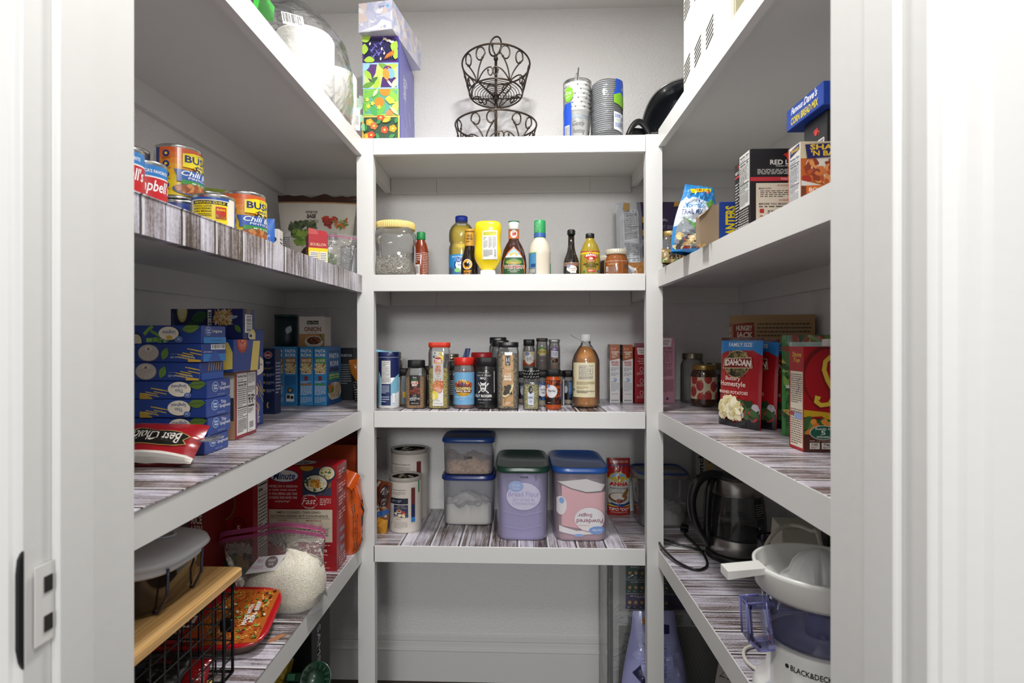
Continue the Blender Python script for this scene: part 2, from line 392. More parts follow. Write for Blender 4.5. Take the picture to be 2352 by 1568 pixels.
# ---------------------------------------------------------------- builders
def carton(name, label, cat, cx, cy, z, w, d, h, col, rot=0, group=None, F=None, R=None, L=None, T=None, top=None, bev=.0012, rough=.4, coat=.0, tilt=None):
    """a printed carton: one mesh, prints on front (-Y), right (+X), left (-X), top faces"""
    mb = MB(); mb.box(-w/2, w/2, -d/2, d/2, 0, h, mat(col, rough, coat=coat), bev)
    if top: Canvas(mb, lambda u, v, q: (u-w/2, v-d/2, h+q), w, d, rough=rough).rect(.01, .01, .99, .99, top)
    if F: F(Canvas(mb, lambda u, v, q: (u-w/2, -d/2-q, v), w, h, rough=rough, coat=coat))
    if R: R(Canvas(mb, lambda u, v, q: (w/2+q, u-d/2, v), d, h, rough=rough, coat=coat))
    if L: L(Canvas(mb, lambda u, v, q: (-w/2-q, d/2-u, v), d, h, rough=rough, coat=coat))
    if T: T(Canvas(mb, lambda u, v, q: (u-w/2, v-d/2, h+q), w, d, rough=rough, coat=coat))
    o = mb.obj(name, None, (cx, cy, z), rot if tilt is None else tilt); return tag(o, label, cat, group)
def prof_r(prof, z):
    for (r0, z0), (r1, z1) in zip(prof, prof[1:]):
        if z0 <= z <= z1 and z1 > z0: return r0+(r1-r0)*(z-z0)/(z1-z0)
    return prof[-1][0] if z > prof[-1][1] else prof[0][0]
def surf_label(root, prof, z0, z1, span, draw, sq=2., sx=1., sy=1., a0=-PI/2, name='label', rough=.4, off=.0, coat=0, dv=0, parent=None):
    """wrap a printed label round a lathe body; span = angular width (rad) centred at a0; returns object"""
    mb = MB(); R0 = prof_r(prof, (z0+z1)/2)
    if sq == 2.: n = 1; W = span*R0*(sx+sy)/2
    else: W = span*R0*1.12*(sx+sy)/2
    def fn(u, v, q):
        a = a0+span*(u/W-.5); z = z0+v; ca, sa = math.cos(a), math.sin(a); r = prof_r(prof, z)
        k = (abs(ca)**sq+abs(sa)**sq)**(-1/sq)
        return ((r*k*sx+off+q)*ca, (r*k*sy+off+q)*sa, z)
    cv = Canvas(mb, fn, W, z1-z0, du=.0035, dv=dv, rough=rough, coat=coat); draw(cv)
    return mb.obj(name, parent or root)
def jar(name, label, cat, cx, cy, z, prof, bodym, cap=None, capm=None, cont=None, contm=None, lab=None, sq=2., sx=1., sy=1., rot=0, group=None, n=56, bodyname='bottle', capname='cap', caprib=0, capsq=2., labs=None, contname='contents', capz=None):
    """bottle / jar / canister: body, cap, contents and label(s) as parts"""
    o = thing(name, label, cat, (cx, cy, z), rot, group)
    b = MB(); b.lathe(prof, bodym, n, sq, sx, sy); b.obj(bodyname, o)
    if cont: c = MB(); c.lathe(cont, contm, n, sq, sx*.965, sy*.965); c.obj(contname, o)
    if cap:
        c = MB(); fx = (lambda r, zz, a: r*(1+.018*math.cos(caprib*a))) if caprib else None
        c.lathe(cap, capm, max(n, caprib*4 if caprib else 0), capsq, c=(0, 0, 0), fx=fx); c.obj(capname, o)
    for L_ in (labs or ([lab] if lab else [])):
        surf_label(o, prof, L_[0], L_[1], L_[2], L_[3], sq, sx, sy, **(L_[4] if len(L_) > 4 else {}))
    return o
def pouch(name, label, cat, loc, w, h, th, m, rot=(0, 0, 0), F=None, B=None, topw=1., botw=1., seed=1, wr=.004, group=None, nu=22, nv=26, gusset=.8, topth=.03, back=None, clearm=None, zig=0, bodyname=None, extra=None, botr=.0, coat=.3, lean=0):
    """soft pillow or stand-up pouch in its own local frame: x width, z height, front at -y"""
    def P(u, v, side, q=0.):
        a = u/w; b = v/h; ws = botw+(topw-botw)*b+botr*math.sin(PI*min(1, b*1.2))
        x = (a-.5)*w*ws
        e = max(0., math.sin(PI*min(max(a, 0), 1)))**.55
        bot = min(1., (b/.06)) if gusset < .5 else min(1., .55+b*3)
        bt = topth+(1-topth)*(max(0., 1-max(0, b-.55)/.45)**.8)
        t = th/2*e*bt*bot
        nz = noise.noise(Vector((a*3.1+seed*7, b*4.3, side*3+seed)))*wr+noise.noise(Vector((a*9+seed, b*11, side)))*wr*.45
        nz *= (e if b < .9 else .4*e)
        y = -side*(t+q)-abs(nz)*side*.8+lean*b*b
        return (x+nz*.3, y, v+(noise.noise(Vector((a*6, seed, 0)))*wr*zig if b > .97 else 0))
    mb = MB()
    for side, mm in ((1, m), (-1, back or m)):
        vs = []; fs = []
        for j in range(nv+1):
            for i in range(nu+1): vs.append(P(w*i/nu, h*j/nv, side))
        for j in range(nv):
            for i in range(nu):
                a = j*(nu+1)+i; f = (a, a+1, a+nu+2, a+nu+1); fs.append(f if side == 1 else f[::-1])
        mb.add(vs, fs, mm, True)
    if F: F(Canvas(mb, lambda u, v, q: P(u, v, 1, q*1.6+.0006), w, h, du=w/nu, dv=h/nv, rough=.3, coat=coat))
    if extra: extra(mb, P)
    o = mb.obj(name, None, loc, rot)
    return tag(o, label, cat, group)
# ================================================================ the room
DF = 1.716          # front plane of the middle shelves and posts
YB = 2.10; YD = .604
XL = X(650, YB); XR = X(1705, YB); CEIL = 2.45
XLB = X(831, DF); XRB = X(1512, DF)      # faces of the long front boards, left and right
S = dict(c1=1.852, c2=1.441, c3=1.031, c4=.626, l1=1.851, l2=1.438, l3=1.031, l4=.626, r1=1.866, r2=1.452, r3=1.031, r4=.626)
mb = MB(); mb.box(XL-.1, XR+.1, .44, YB+.1, -.05, 0, mat('#3a2f29', .45)); o = struct('floor', mb)
mb = MB(); mb.box(-1.6, 1.6, -6, .44, -.05, 0, mat('#5b4a40', .45)); o = struct('floor', mb)
mb = MB(); mb.box(XL-.1, XR+.1, YD-.12, YB+.1, CEIL, CEIL+.05, mat('#dcdad6', .7)); struct('ceiling', mb)
mb = MB(); mb.box(XL-.1, XR+.1, YB, YB+.1, 0, CEIL, WALL); struct('wall_back', mb)
mb = MB(); mb.box(XL-.1, XL, YD, YB, 0, CEIL, WALL); struct('wall_left', mb)
mb = MB(); mb.box(XR, XR+.1, YD, YB, 0, CEIL, WALL); struct('wall_right', mb)
JL, JR = X(310, YD), X(1906, YD); HD = 2.06
mb = MB(); mb.box(-1.6, JL-.02, .47, YD-.001, 0, CEIL, WALL); mb.box(JR+.02, 1.6, .47, YD-.001, 0, CEIL, WALL); mb.box(JL-.02, JR+.02, .47, YD-.001, HD+.02, CEIL, WALL)
struct('wall_front', mb)
# door frame: jambs with stop, casings
def jamb(name, s, xf):
    mb = MB()
    def bx(a, b, y0, y1):
        x0, x1 = sorted((xf-s*a, xf-s*b)); mb.box(x0, x1, y0, y1, 0, HD, WHITE, .0015)
    bx(0, -.02, .4955, YD)                      # inner half of the jamb
    bx(.005, -.001, .4955, .5386)               # door stop
    bx(-.0015, -.02, .464, .4955)               # rabbet
    struct(name, mb)
jamb('trim_1', 1, JR); jamb('trim_2', -1, JL)
mb = MB(); mb.box(JL-.02, JR+.02, .464, YD, HD, HD+.02, WHITE, .001); struct('trim_3', mb)
def casing(name, s, x0):
    mb = MB(); pr = [(0, 0), (.004, .008), (.014, .010), (.018, .014), (.030, .0145), (.034, .019), (.060, .020), (.064, .016), (.068, 0)]
    vs = []; 
    for z in (0, HD+.07):
        for a, b in pr: vs.append((x0+s*a, .469-b, z))
    n = len(pr); fs = [(i, i+1, i+1+n, i+n) for i in range(n-1)]+[tuple(range(n)), tuple(range(n, 2*n)), (0, n, 2*n-1, n-1)]
    mb.recalc = True; mb.add(vs, fs, WHITE); struct(name, mb)
casing('trim_4', 1, JR+.006); casing('trim_5', -1, JL-.006)
# strike plate on the left jamb: dark lip and two latch holes
st = thing('strike_plate', 'dark metal door strike plate let into the left door jamb, close to the camera', 'strike plate', (JL+.0015, .482, 1.013))
mb = MB(); mb.box(-.0008, .0001, -.008, .012, -.034, .034, mat('#dedcd8', .5)); mb.obj('plate', st)
mb = MB(); P = [(0, -.047), (.003, -.040), (.0055, -.028), (.0055, .034), (.004, .046), (0, .052)]
mb.add([(-.0045, -.016+y*-1-.001, z) for y, z in P]+[(-.0016, -.016+y*-1-.001, z) for y, z in P], [tuple(range(6)), tuple(reversed(range(6, 12)))]+[(i, (i+1) % 6, (i+1) % 6+6, i+6) for i in range(6)], mat('#2b2b2b', .4, .5)); mb.M = None
lip = mb.obj('lip', st)
for zc in (-.018, .016):
    mb = MB(); mb.box(-.0005, .0012, .001, .010, zc-.007, zc+.007, mat('#241f1c', .8), .0004); mb.obj('latch_hole', st)
# baseboard, back wall, stepped
mb = MB(); mb.box(XL, XR, YB-.014, YB, 0, .118, WHITE, .001); mb.box(XL, XR, YB-.010, YB, .118, .143, WHITE, .002); mb.box(XL, XR, YB-.017, YB, .110, .120, WHITE, .003); mb.box(XL, XR, YB-.007, YB, .143, .168, WHITE, .003); struct('baseboard_back', mb)
for nm, x0, x1 in (('baseboard_left', XL, XL+.014), ('baseboard_right', XR-.014, XR)):
    mb = MB(); mb.box(x0, x1, YD+.01, YB-.017, 0, .16, WHITE, .003); struct(nm, mb)

# shelves ---------------------------------------------------------
BH = .050; PT = .018
def side_shelf(side, n, zt, droop, word, linerm=None, wrapped=False):
    s = -1 if side == 'left' else 1
    xb = XLB if s < 0 else XRB; xw = XL if s < 0 else XR; y0 = YD+.006; yf = DF-.001
    t = thing('wall_shelf', word, 'shelf', (0, 0, 0), 0, 'long shelves on the %s wall' % side)
    lo = lambda *a: (min(a), max(a))
    def zz(y): return zt-droop*(DF-y)/(DF-.69) if y < DF else zt
    def slab(mb, x0, x1, ya, yb, dz0, dz1, m, bev=0):
        x0, x1 = lo(x0, x1); pts = [(x, y, zz(y)+dz) for dz in (dz0, dz1) for y in (ya, yb) for x in (x0, x1)]; mb.hull(pts, m)
    sk = -.006 if s < 0 else 0        # left boards close in by a few mm
    mb = MB(); slab(mb, xw, xb-s*-.0185*1, y0, yf, -PT, -.0012, WHITE); slab(mb, xw, xb-s*-.0185*1, yf, YB-.001, -PT, -.0012, WHITE); mb.obj('panel', t)
    mb = MB(); a, b = xb, xb+s*.018
    x0, x1 = lo(a, b)
    pts = [(x+(sk if y < 1 else 0), y, zz(y)+dz) for dz in (-BH, 0) for y in (y0, yf) for x in (x0, x1)]
    if not wrapped: mb.hull(pts, WHITE); mb.obj('front_board', t)
    else:
        mb.hull([(x, y, z+.0) for x, y, z in pts], WHITE); mb.obj('front_board', t)
        mb = MB(); q = [(x+(.0012 if x > XLB-.01 else 0)+0, y, z+(.0008 if i > 3 else -.0008)) for i, (x, y, z) in enumerate(pts)]
        mb.hull(q, LX); mb.obj('wrapped_liner', t)
    if linerm:
        mb = MB(); slab(mb, xw+.001*-s, xb+s*.0025, y0, yf, -.0010, .0006, linerm); 
        xi = -.36 if s < 0 else .325
        slab(mb, xw+.001*-s, xi, DF+.031, YB-.001, -.0010, .0006, linerm); pi_ = -.4335 if s < 0 else X(1483, DF)-.0005; slab(mb, pi_, xi, DF+.002, DF+.031, -.0010, .0006, linerm); mb.obj('shelf_liner', t)
    # cleats under the panel
    mb = MB(); slab(mb, xw, xw-s*.019, y0, yf, -.075, -PT, WHITE); slab(mb, xw, xw-s*.019, yf, YB-.001, -.075, -PT, WHITE); mb.obj('wall_cleat', t)
    mb = MB(); slab(mb, xw-s*.0195, xb+s*.045, YB-.019, YB, -.075, -PT, WHITE); mb.obj('back_cleat', t)
    xi = (X(897, 2.08) if s < 0 else X(1450, 2.08))
    mb = MB(); slab(mb, xi, xi+s*.019, DF+.032, YB-.020, -.070, -PT, WHITE); mb.obj('bearer', t)
    return t
W4 = ['topmost', 'second', 'third', 'fourth']
for i, (dr, ln, wr) in enumerate(((.010, None, False), (.0125, LX, True), (0, LX, False), (-.003, LX, False))):
    side_shelf('left', i, S['l%d' % (i+1)], dr, ['white painted long shelf on left wall, topmost, holding paper towels', 'left wall shelf whose front edge is wrapped in grey wood-print liner, holding cans', 'white-edged left wall shelf with plank-print liner, holding pasta boxes', 'lowest white-edged left wall shelf with plank-print liner, holding rice and basket'][i], ln, wr)
for i, (dr, ln) in enumerate(((0, None), (0, None), (0, LX), (.0, LX))):
    side_shelf('right', i, S['r%d' % (i+1)], dr, ['white painted long shelf on right wall, topmost, holding the vented box', 'white painted long shelf on right wall with black baking mix boxes', 'white-edged right wall shelf with dark plank-print liner, holding potato pouches', 'lowest white-edged right wall shelf with plank-print liner, holding kettle and juicer'][i], ln)
PLI, PRI = -.434, X(1483, DF)          # inner faces of the posts
for i in range(4):
    zt = S['c%d' % (i+1)]
    t = thing('back_wall_shelf', ['topmost white shelf between the posts, holding wire fruit basket and cups', 'white shelf between the posts holding sauce bottles and jars', 'white shelf between the posts holding spice jars', 'white shelf between the posts holding plastic storage tubs, lowest'][i], 'shelf', (0, 0, 0), 0, 'short shelves on the back wall')
    mb = MB(); mb.box(PLI+.0005, PRI-.0005, DF, DF+.018, zt-BH, zt, WHITE, .0012); mb.obj('front_board', t)
    mb = MB(); mb.box(XLB-.0175, XRB+.0175, DF+.0305, YB-.001, zt-PT, zt-.0012, WHITE); mb.box(PLI+.001, PRI-.001, DF+.0185, DF+.0304, zt-PT, zt-.0012, WHITE); mb.obj('panel', t)
    if i > 1:
        mb = MB(); mb.box(-.36, .325, DF+.002, YB-.002, zt-.0010, zt+.0008, LY); mb.obj('shelf_liner', t)
    mb = MB(); mb.box(X(897, 2.08)+.001, X(1002, 2.08), YB-.019, YB, zt-.072, zt-PT, WHITE, .0006); mb.box(X(1002, 2.08)+.0006, X(1355, 2.08), YB-.019, YB, zt-.071, zt-PT, WHITE, .0006); mb.box(X(1355, 2.08)+.0006, X(1450, 2.08)-.001, YB-.019, YB, zt-.072, zt-PT, WHITE, .0006); mb.obj('back_cleat', t)
for nm, xa, xb_, lab in (('shelf_post', X(819, DF), PLI, 'white square post at the left front corner of the back shelves'), ('shelf_post', PRI, X(1521, DF), 'white square post at the right front corner of the back shelves')):
    mb = MB(); k = .006
    pts = [(x+dx, y, z) for z, dx in ((0, k), (S['c1']-.0002 if xa < 0 else S['c1']+.001, 0)) for y in (DF, DF+.030) for x in (xa, xb_)]
    mb.hull(pts, WHITE); tag(mb.obj(nm), lab, 'post')
# ================================================================ left wall shelves
BL = '#223f86'; CREAM = '#efe6d2'; NAVY = '#1e2c63'
EPS = .0012
def spot(px, Y): return X(px, Y)
def bowl(cv, cx, cy, r, rim, inner, cols, n=60, sz=.0025, sq=.55):
    """round or oval dish seen at an angle; r in metres"""
    cv.ell(cx, cy, r/cv.W, r*sq/cv.H, rim); cv.ell(cx, cy, r*.86/cv.W, r*sq*.86/cv.H, inner)
    rx, ry = r*.8/cv.W, r*sq*.8/cv.H
    cv.blobs(cx-rx, cy-ry, cx+rx, cy+ry, cols, n, sz, mask=lambda a, b: (2*a-1)**2+(2*b-1)**2 < 1)
BEAN = ['#9c5a2c', '#b06c3a', '#8a4a22', '#c08050']
PASTA = ['#e8cf8a', '#f0dda0', '#d8b868', '#c89c50']
GREEN = ['#4f8a34', '#6fa83e', '#376b28']
def can(name, label, cx, cy, z, r, h, base, draw=None, phi=-1.08, group=None, span=5.6, metal='#c8c8c6', cat='can'):
    cx, cy = Q(cx, cy)
    o = thing(name, label, cat, (cx, cy, z), 0, group)
    mb = MB(); mb.lathe([(r*.93, 0), (r*1.0, .001), (r*1.0, .004), (r*.975, .006), (r*.975, h-.006), (r*1.0, h-.004), (r*1.0, h-.001), (r*.97, h), (r*.93, h-.004), (0, h-.004)], mat(metal, .25, 1.), 56); mb.obj('tin', o)
    pr = [(r*.978, .0), (r*.978, h)]
    def d(cv):
        cv.rect(0, 0, 1, 1, base)
        if draw: draw(cv)
    surf_label(o, pr, .0065, h-.0065, 2*PI-.001 if draw is None else span, d, a0=phi, rough=.3, coat=.3)
    return o
def beans(cv):
    for i, c in enumerate(('#f0c81e', '#f2bb22', '#f0a528', '#ea8c2c', '#e2742c', '#d9602a')): cv.rect(.34, .3+i*.12, 1, min(1, .42+i*.12), c)
    cv.rect(.34, 0, 1, .31, '#f3cf1c'); cv.rect(.30, 0, .345, 1, '#20327c'); cv.rect(0, 0, .30, 1, '#e9e4d4'); cv.nutri(.05, .08, .27, .95, None)
    for k, t in enumerate(('CHILI FLAVOR', 'BEANS', 'GROWN', 'PROTEIN')):
        y = .86-.22*k; cv.ell(.41, y, .028, None, '#20327c', 16); cv.ell(.41, y, .012, None, '#f0c81e', 8); cv.text(t, .375, y-.105, .445, y-.075, '#7a3a18', .02); cv.lines(.38, y-.13, .44, y-.11, 1, '#7a3a18', .5, .3)
    cv.poly([(.53, .60), (.88, .60), (.88, .88), (.80, .92), (.62, .92), (.53, .88)], '#f5df20'); cv.ell(.70, .77, .17, .15, '#f5df20')
    cv.text("BUSH'S", .545, .70, .86, .86, '#1d2c70', .03); cv.text('BEST', .64, .625, .76, .675, '#1d2c70', .02); cv.text('SINCE 1908', .65, .875, .75, .895, '#1d2c70', .01)
    cv.blobs(.60, .52, .84, .61, ['#c8402a', '#5c8a34', '#e8dfc8', '#3b2a22', '#e0a030'], 26, .003)
    cv.poly([(.49, .29), (.92, .29), (.92, .54), (.47, .54), (.49, .42)], '#2f5aa6'); cv.text('Chili Beans', .52, .42, .90, .53, '#f2f2ee', .015, shear=.25); cv.text('PINTO BEANS', .57, .355, .88, .40, '#f2f2ee', .01)
    cv.rect(.52, .235, .94, .33, '#3c8a3c'); cv.text('MILD CHILI SAUCE', .60, .265, .88, .295, '#f2f2ee', .01)
    cv.ell(.63, .13, .17, .12, '#3d62a8'); cv.ell(.63, .14, .155, .105, '#8a4a22'); cv.blobs(.49, .05, .77, .23, BEAN, 70, .0045, mask=lambda a, b: (2*a-1)**2+(2*b-1)**2 < 1)
def beans_blue(cv):
    cv.rect(0, .3, 1, 1, '#1c2450'); cv.rect(0, 0, 1, .32, '#2460a8')
    cv.ell(.45, .66, .22, .24, '#f0dc30'); cv.poly([(.24, .52), (.66, .52), (.66, .82), (.24, .84)], '#f0dc30'); cv.text("BUSH'S", .27, .60, .64, .80, '#1c2450', .03); cv.text('BEST', .38, .50, .52, .56, '#1c2450', .02); cv.text('SINCE 1908', .40, .82, .52, .85, '#1c2450', .01)
    cv.blobs(.28, .28, .66, .46, ['#c8402a', '#5c8a34', '#e8dfc8', '#3b2a22', '#e0a030'], 40, .004)
def making(cv):
    cv.rect(.25, .02, .62, .93, '#ece6d0'); cv.rect(.62, 0, .70, 1, '#ece6d0')
    cv.rect(.29, .08, .60, .80, '#f3dc28'); cv.poly([(.29, .80), (.61, .80), (.595, .84), (.61, .90), (.29, .90), (.305, .84)], '#1c1c1c'); cv.text('MAKING CHILI?', .325, .82, .58, .88, '#f3dc28', .02)
    for k, t in enumerate(("YOU'LL LOVE", "BUSH'S KIDNEY", 'CHILI BEANS!')): cv.text(t, .31, .72-.075*k, .47, .77-.075*k, '#1c1c1c', .02)
    cv.lines(.31, .40, .47, .54, 3, '#1c1c1c'); cv.rect(.50, .40, .59, .74, '#c2382a'); cv.text("BUSH'S", .51, .63, .58, .69, '#f3dc28', .03); cv.blobs(.505, .42, .585, .5, BEAN, 16, .002)
    cv.ell(.22, .72, .035, None, '#f0dc30'); cv.text("BUSH'S", .19, .70, .25, .745, '#1c2450', .03)
    for k in range(3): cv.ell(.78, .82-.28*k, .03, None, '#e8e8e4', 14); cv.ell(.78, .82-.28*k, .018, None, '#2b56a8', 10); cv.text(('CHILI', 'BEANS', 'GROWN')[k], .745, .70-.28*k, .815, .75-.28*k, '#e8e8e4', .02)
def soup(cv):
    cv.rect(0, .55, 1, 1, '#c3242a'); cv.rect(0, .80, 1, 1, '#2a78bc'); cv.rect(0, .775, 1, .80, '#e8e8e8'); cv.rect(0, 0, 1, .55, '#c3242a')
    cv.text("AMERICA'S FAVORITE", .42, .86, .72, .92, '#f0f0f0', .02); cv.text("Campbell's", .36, .46, .76, .74, '#f0f0f0', .015, shear=.25); cv.rect(0, 0, 1, .3, '#efefec')
def pale_can(cv):
    cv.rect(0, 0, 1, 1, '#cfd9d4'); cv.rect(0, .86, 1, .89, '#3d5a4a'); cv.rect(0, .74, 1, .76, '#3d5a4a'); cv.lines(.3, .78, .7, .84, 1, '#2f4a3c', .6, .05); cv.blobs(.3, .2, .7, .6, ['#8a4a3a', '#e8e4d8', '#6a8a4a'], 40, .004)
CR = .0415; CH = .104
zl2 = S['l2']-.012; zf = lambda y: S['l2']-.0125*(DF-y)/(DF-.69)+EPS
can('food_can', 'short blue tin standing under the tall orange chili bean can', -.666, 1.13, zf(1.13), CR, .079, '#2a3f86', lambda c: (c.rect(.3, .1, .62, .9, '#2a3f86'), c.text('Fuente de Nutricion', .36, .62, .62, .74, '#e8e8e4', .02), c.rect(.64, .05, .8, .9, '#e9dfb0'), c.rect(.66, .1, .78, .7, '#f0dc30'), c.text("BUSH'S", .665, .45, .775, .62, '#1c2450', .03)), -1.04, 'cans on the left shelf')
can('food_can', 'orange and yellow chili bean can stacked on another tin, tallest of the cans', -.666, 1.13, zf(1.13)+.080, CR, CH, '#f3cf1c', beans, -1.04, 'cans on the left shelf')
can('food_can', 'orange and yellow chili bean can standing at the shelf edge beside the blue pouch', -.556, 1.168, zf(1.168), CR, CH, '#f3cf1c', beans, -1.25, 'cans on the left shelf')
can('food_can', 'blue can with a yellow panel asking about making chili', -.571, 1.080, zf(1.08), .038, .078, '#2b56a8', making, -.98, 'cans on the left shelf')
can('food_can', 'short tin under the dark blue bean can, mostly hidden by pale can', -.782, 1.15, zf(1.15), CR, .086, '#8a2420', None, -1, 'cans on the left shelf')
can('food_can', 'dark blue bean can with a yellow oval, cut by the door jamb', -.782, 1.15, zf(1.15)+.087, CR, CH, '#1c2450', beans_blue, -.86, 'cans on the left shelf')
can('food_can', 'pale green and white can behind the red and blue soup cans', -.686, 1.03, zf(1.03), CR, CH, '#cfd9d4', pale_can, -.95, 'cans on the left shelf')
can('soup_can', 'red soup can with blue top band, right of the pair at the jamb', -.618, .95, zf(.95), .0355, .102, '#c3242a', soup, -1.02, 'cans on the left shelf')
can('soup_can', 'red soup can with blue top band, almost hidden behind the jamb', -.606, .872, zf(.872), .0355, .102, '#c3242a', soup, -1.25, 'cans on the left shelf')
can('food_can', 'red-labelled can just behind the blue making-chili can', -.700, 1.300, zf(1.3), CR, .138, '#c2452c', lambda c: c.rect(0, 0, 1, 1, '#c2452c'), -1, 'cans on the left shelf')
can('food_can', 'silvery can with small grey print at the far end beside the post', -.530, 1.86, zf(1.72), .0415, .105, '#c9ccd0', lambda c: (c.lines(.25, .1, .48, .95, 16, '#55585c', .4, .12), c.lines(.52, .1, .75, .95, 16, '#55585c', .4, .12)), -1.2, 'cans on the left shelf')
def tuna(cv):
    cv.rect(.0, .93, 1, 1, '#8a9a30'); cv.rect(.34, .80, .60, .87, '#e8e8e4'); cv.text('WILD CAUGHT', .355, .815, .585, .855, '#1c1c1c', .03); cv.blobs(.02, .5, .14, .72, ['#c8302a', '#e06a2a'], 16, .006); cv.text('TUNA', .2, .3, .8, .6, '#e8e8e4', .03)
pouch('tuna_pouch', 'shiny blue pouch lying curved behind the cans, wild caught label', 'pouch', (X(508, 1.42), 1.42, zf(1.42)), .140, .192, .02, mat('#1c4ea8', .3, coat=.4), (-.1, 0, .55), F=tuna, seed=3, wr=.003, topw=1.02)
pouch('tuna_pouch', 'small bright blue pouch right of the chili bean can', 'pouch', (X(609, 1.34), 1.34, zf(1.34)), .042, .098, .012, mat('#1f62b8', .3, coat=.4), (-.05, 0, .35), F=lambda c: (c.rect(.1, .05, .9, .3, '#1b3f80'), c.lines(.15, .08, .85, .26, 3, '#c8d4e0'), c.rect(.3, .4, .5, .6, '#3a86cc')), seed=5, wr=.002)
carton('small_carton', 'small off-white carton with a dark round seal, near the shelf edge', 'carton', X(634, 1.5), 1.50, zf(1.5), .026, .04, .098, '#d9d6d0', .15, F=lambda c: (c.ell(.5, .72, .25, None, '#2a2420'), c.ell(.5, .72, .1, None, '#a07030'), c.lines(.2, .2, .8, .4, 3, '#555')), R=lambda c: c.lines(.2, .2, .8, .8, 6, '#777777'))
def salad_base(cv):
    cv.rect(0, .92, 1, 1, '#3d2016'); cv.rect(0, .905, 1, .92, '#b89060')
    cv.text('CHOOSE YOUR', .36, .775, .52, .805, '#3a1f18', .02); cv.text('BASE', .385, .715, .50, .765, '#3a1f18', .03); cv.lines(.36, .64, .54, .70, 3, '#6a5a50', .4, .15)
    cv.blobs(.14, .52, .50, .66, ['#4d5a3a', '#6a7a48', '#3a4430', '#5d6b50'], 70, .008); cv.blobs(.22, .42, .54, .56, ['#7a9a3c', '#93b04c', '#5e8434'], 60, .009)
    cv.blobs(.62, .62, .76, .72, ['#b8382a', '#c84a34', '#8a2a20'], 20, .009); cv.blobs(.76, .62, .90, .70, ['#d07a30', '#c8602a', '#5c8a34'], 22, .006, el=4)
    cv.text('THEN ADD IN THE', .64, .52, .80, .545, '#3a1f18', .01); cv.text('VEGGIES', .62, .465, .82, .51, '#3a1f18', .03); cv.lines(.66, .38, .82, .44, 3, '#6a5a50', .4, .15)
    cv.leaf(.47, .26, .13, .75, '#42281c', .6); cv.text('PICK', .42, .30, .52, .33, '#e0d8c8', .02, shear=.2); cv.text('A SMOOTH', .38, .26, .53, .29, '#e0d8c8', .02, shear=.2); cv.text('BASE', .42, .22, .5, .25, '#e0d8c8', .02)
    cv.poly([(.02, .12), (.16, .14), (.17, .56), (.10, .54), (.03, .38)], '#e4e2de'); cv.lines(.04, .15, .16, .5, 16, '#3a3a3a', .4, .2)
    cv.blobs(.56, .2, .8, .32, GREEN, 30, .008)
pouch('salad_bag', 'large cream and brown bag listing a base and veggies, in the corner', 'bag', (X(727, 1.90), 1.90, zf(1.716)), .235, .292, .07, mat('#d8d2c6', .3, coat=.5), (-.06, 0, .12), F=salad_base, seed=11, wr=.010, topw=1.12, botw=.86, zig=1.5)
def redyellow(cv):
    cv.rect(0, .62, 1, 1, '#b0222a'); cv.rect(0, 0, 1, .62, '#f2d21e'); cv.rect(.08, .04, .52, .52, '#f0efe8'); cv.lines(.11, .07, .5, .5, 9, '#3a3a3a'); cv.rect(.6, .04, .95, .52, '#f0efe8'); cv.lines(.62, .07, .92, .5, 9, '#3a3a3a'); cv.text('BOUILLON', .1, .68, .9, .76, '#e8c8a0', .01)
mbt = carton('open_box', 'small torn-open red and yellow box in front of the big cream bag', 'box', X(722, 1.58), 1.60, zf(1.6), .052, .045, .100, '#8a1a20', .50, F=redyellow, L=lambda c: (c.rect(0, 0, 1, 1, '#6e1a22'), c.lines(.1, .3, .9, .6, 4, '#c8a080')), R=lambda c: c.rect(0, 0, 1, 1, '#f2d21e'))
for k, (a, b, c_) in enumerate(((-.026, -.0, .016), (.0, .026, .012))):
    m2 = MB(); m2.add([(a, -.0225, .1), (b, -.0225, .1), (b-.004, -.012, .1+c_), (a+.002, -.010, .1+c_*1.2), (a, -.0228, .1), (b, -.0228, .1), (b-.004, -.0123, .1+c_), (a+.002, -.0103, .1+c_*1.2)], [(0, 1, 2, 3), (7, 6, 5, 4)], mat('#a81e26', .4)); m2.obj('torn_flap', mbt)
pouch('zip_bag', 'clear zip bag with pink seal near the far end of the can shelf', 'bag', (X(772, 1.68), 1.68, zf(1.68)), .085, .120, .04, BAG, (0, .12, .1), F=lambda c: (c.rect(.0, .90, 1, .915, '#b84a80'), c.rect(0, .94, 1, .95, '#b84a80')), seed=21, wr=.008, topw=1.1)

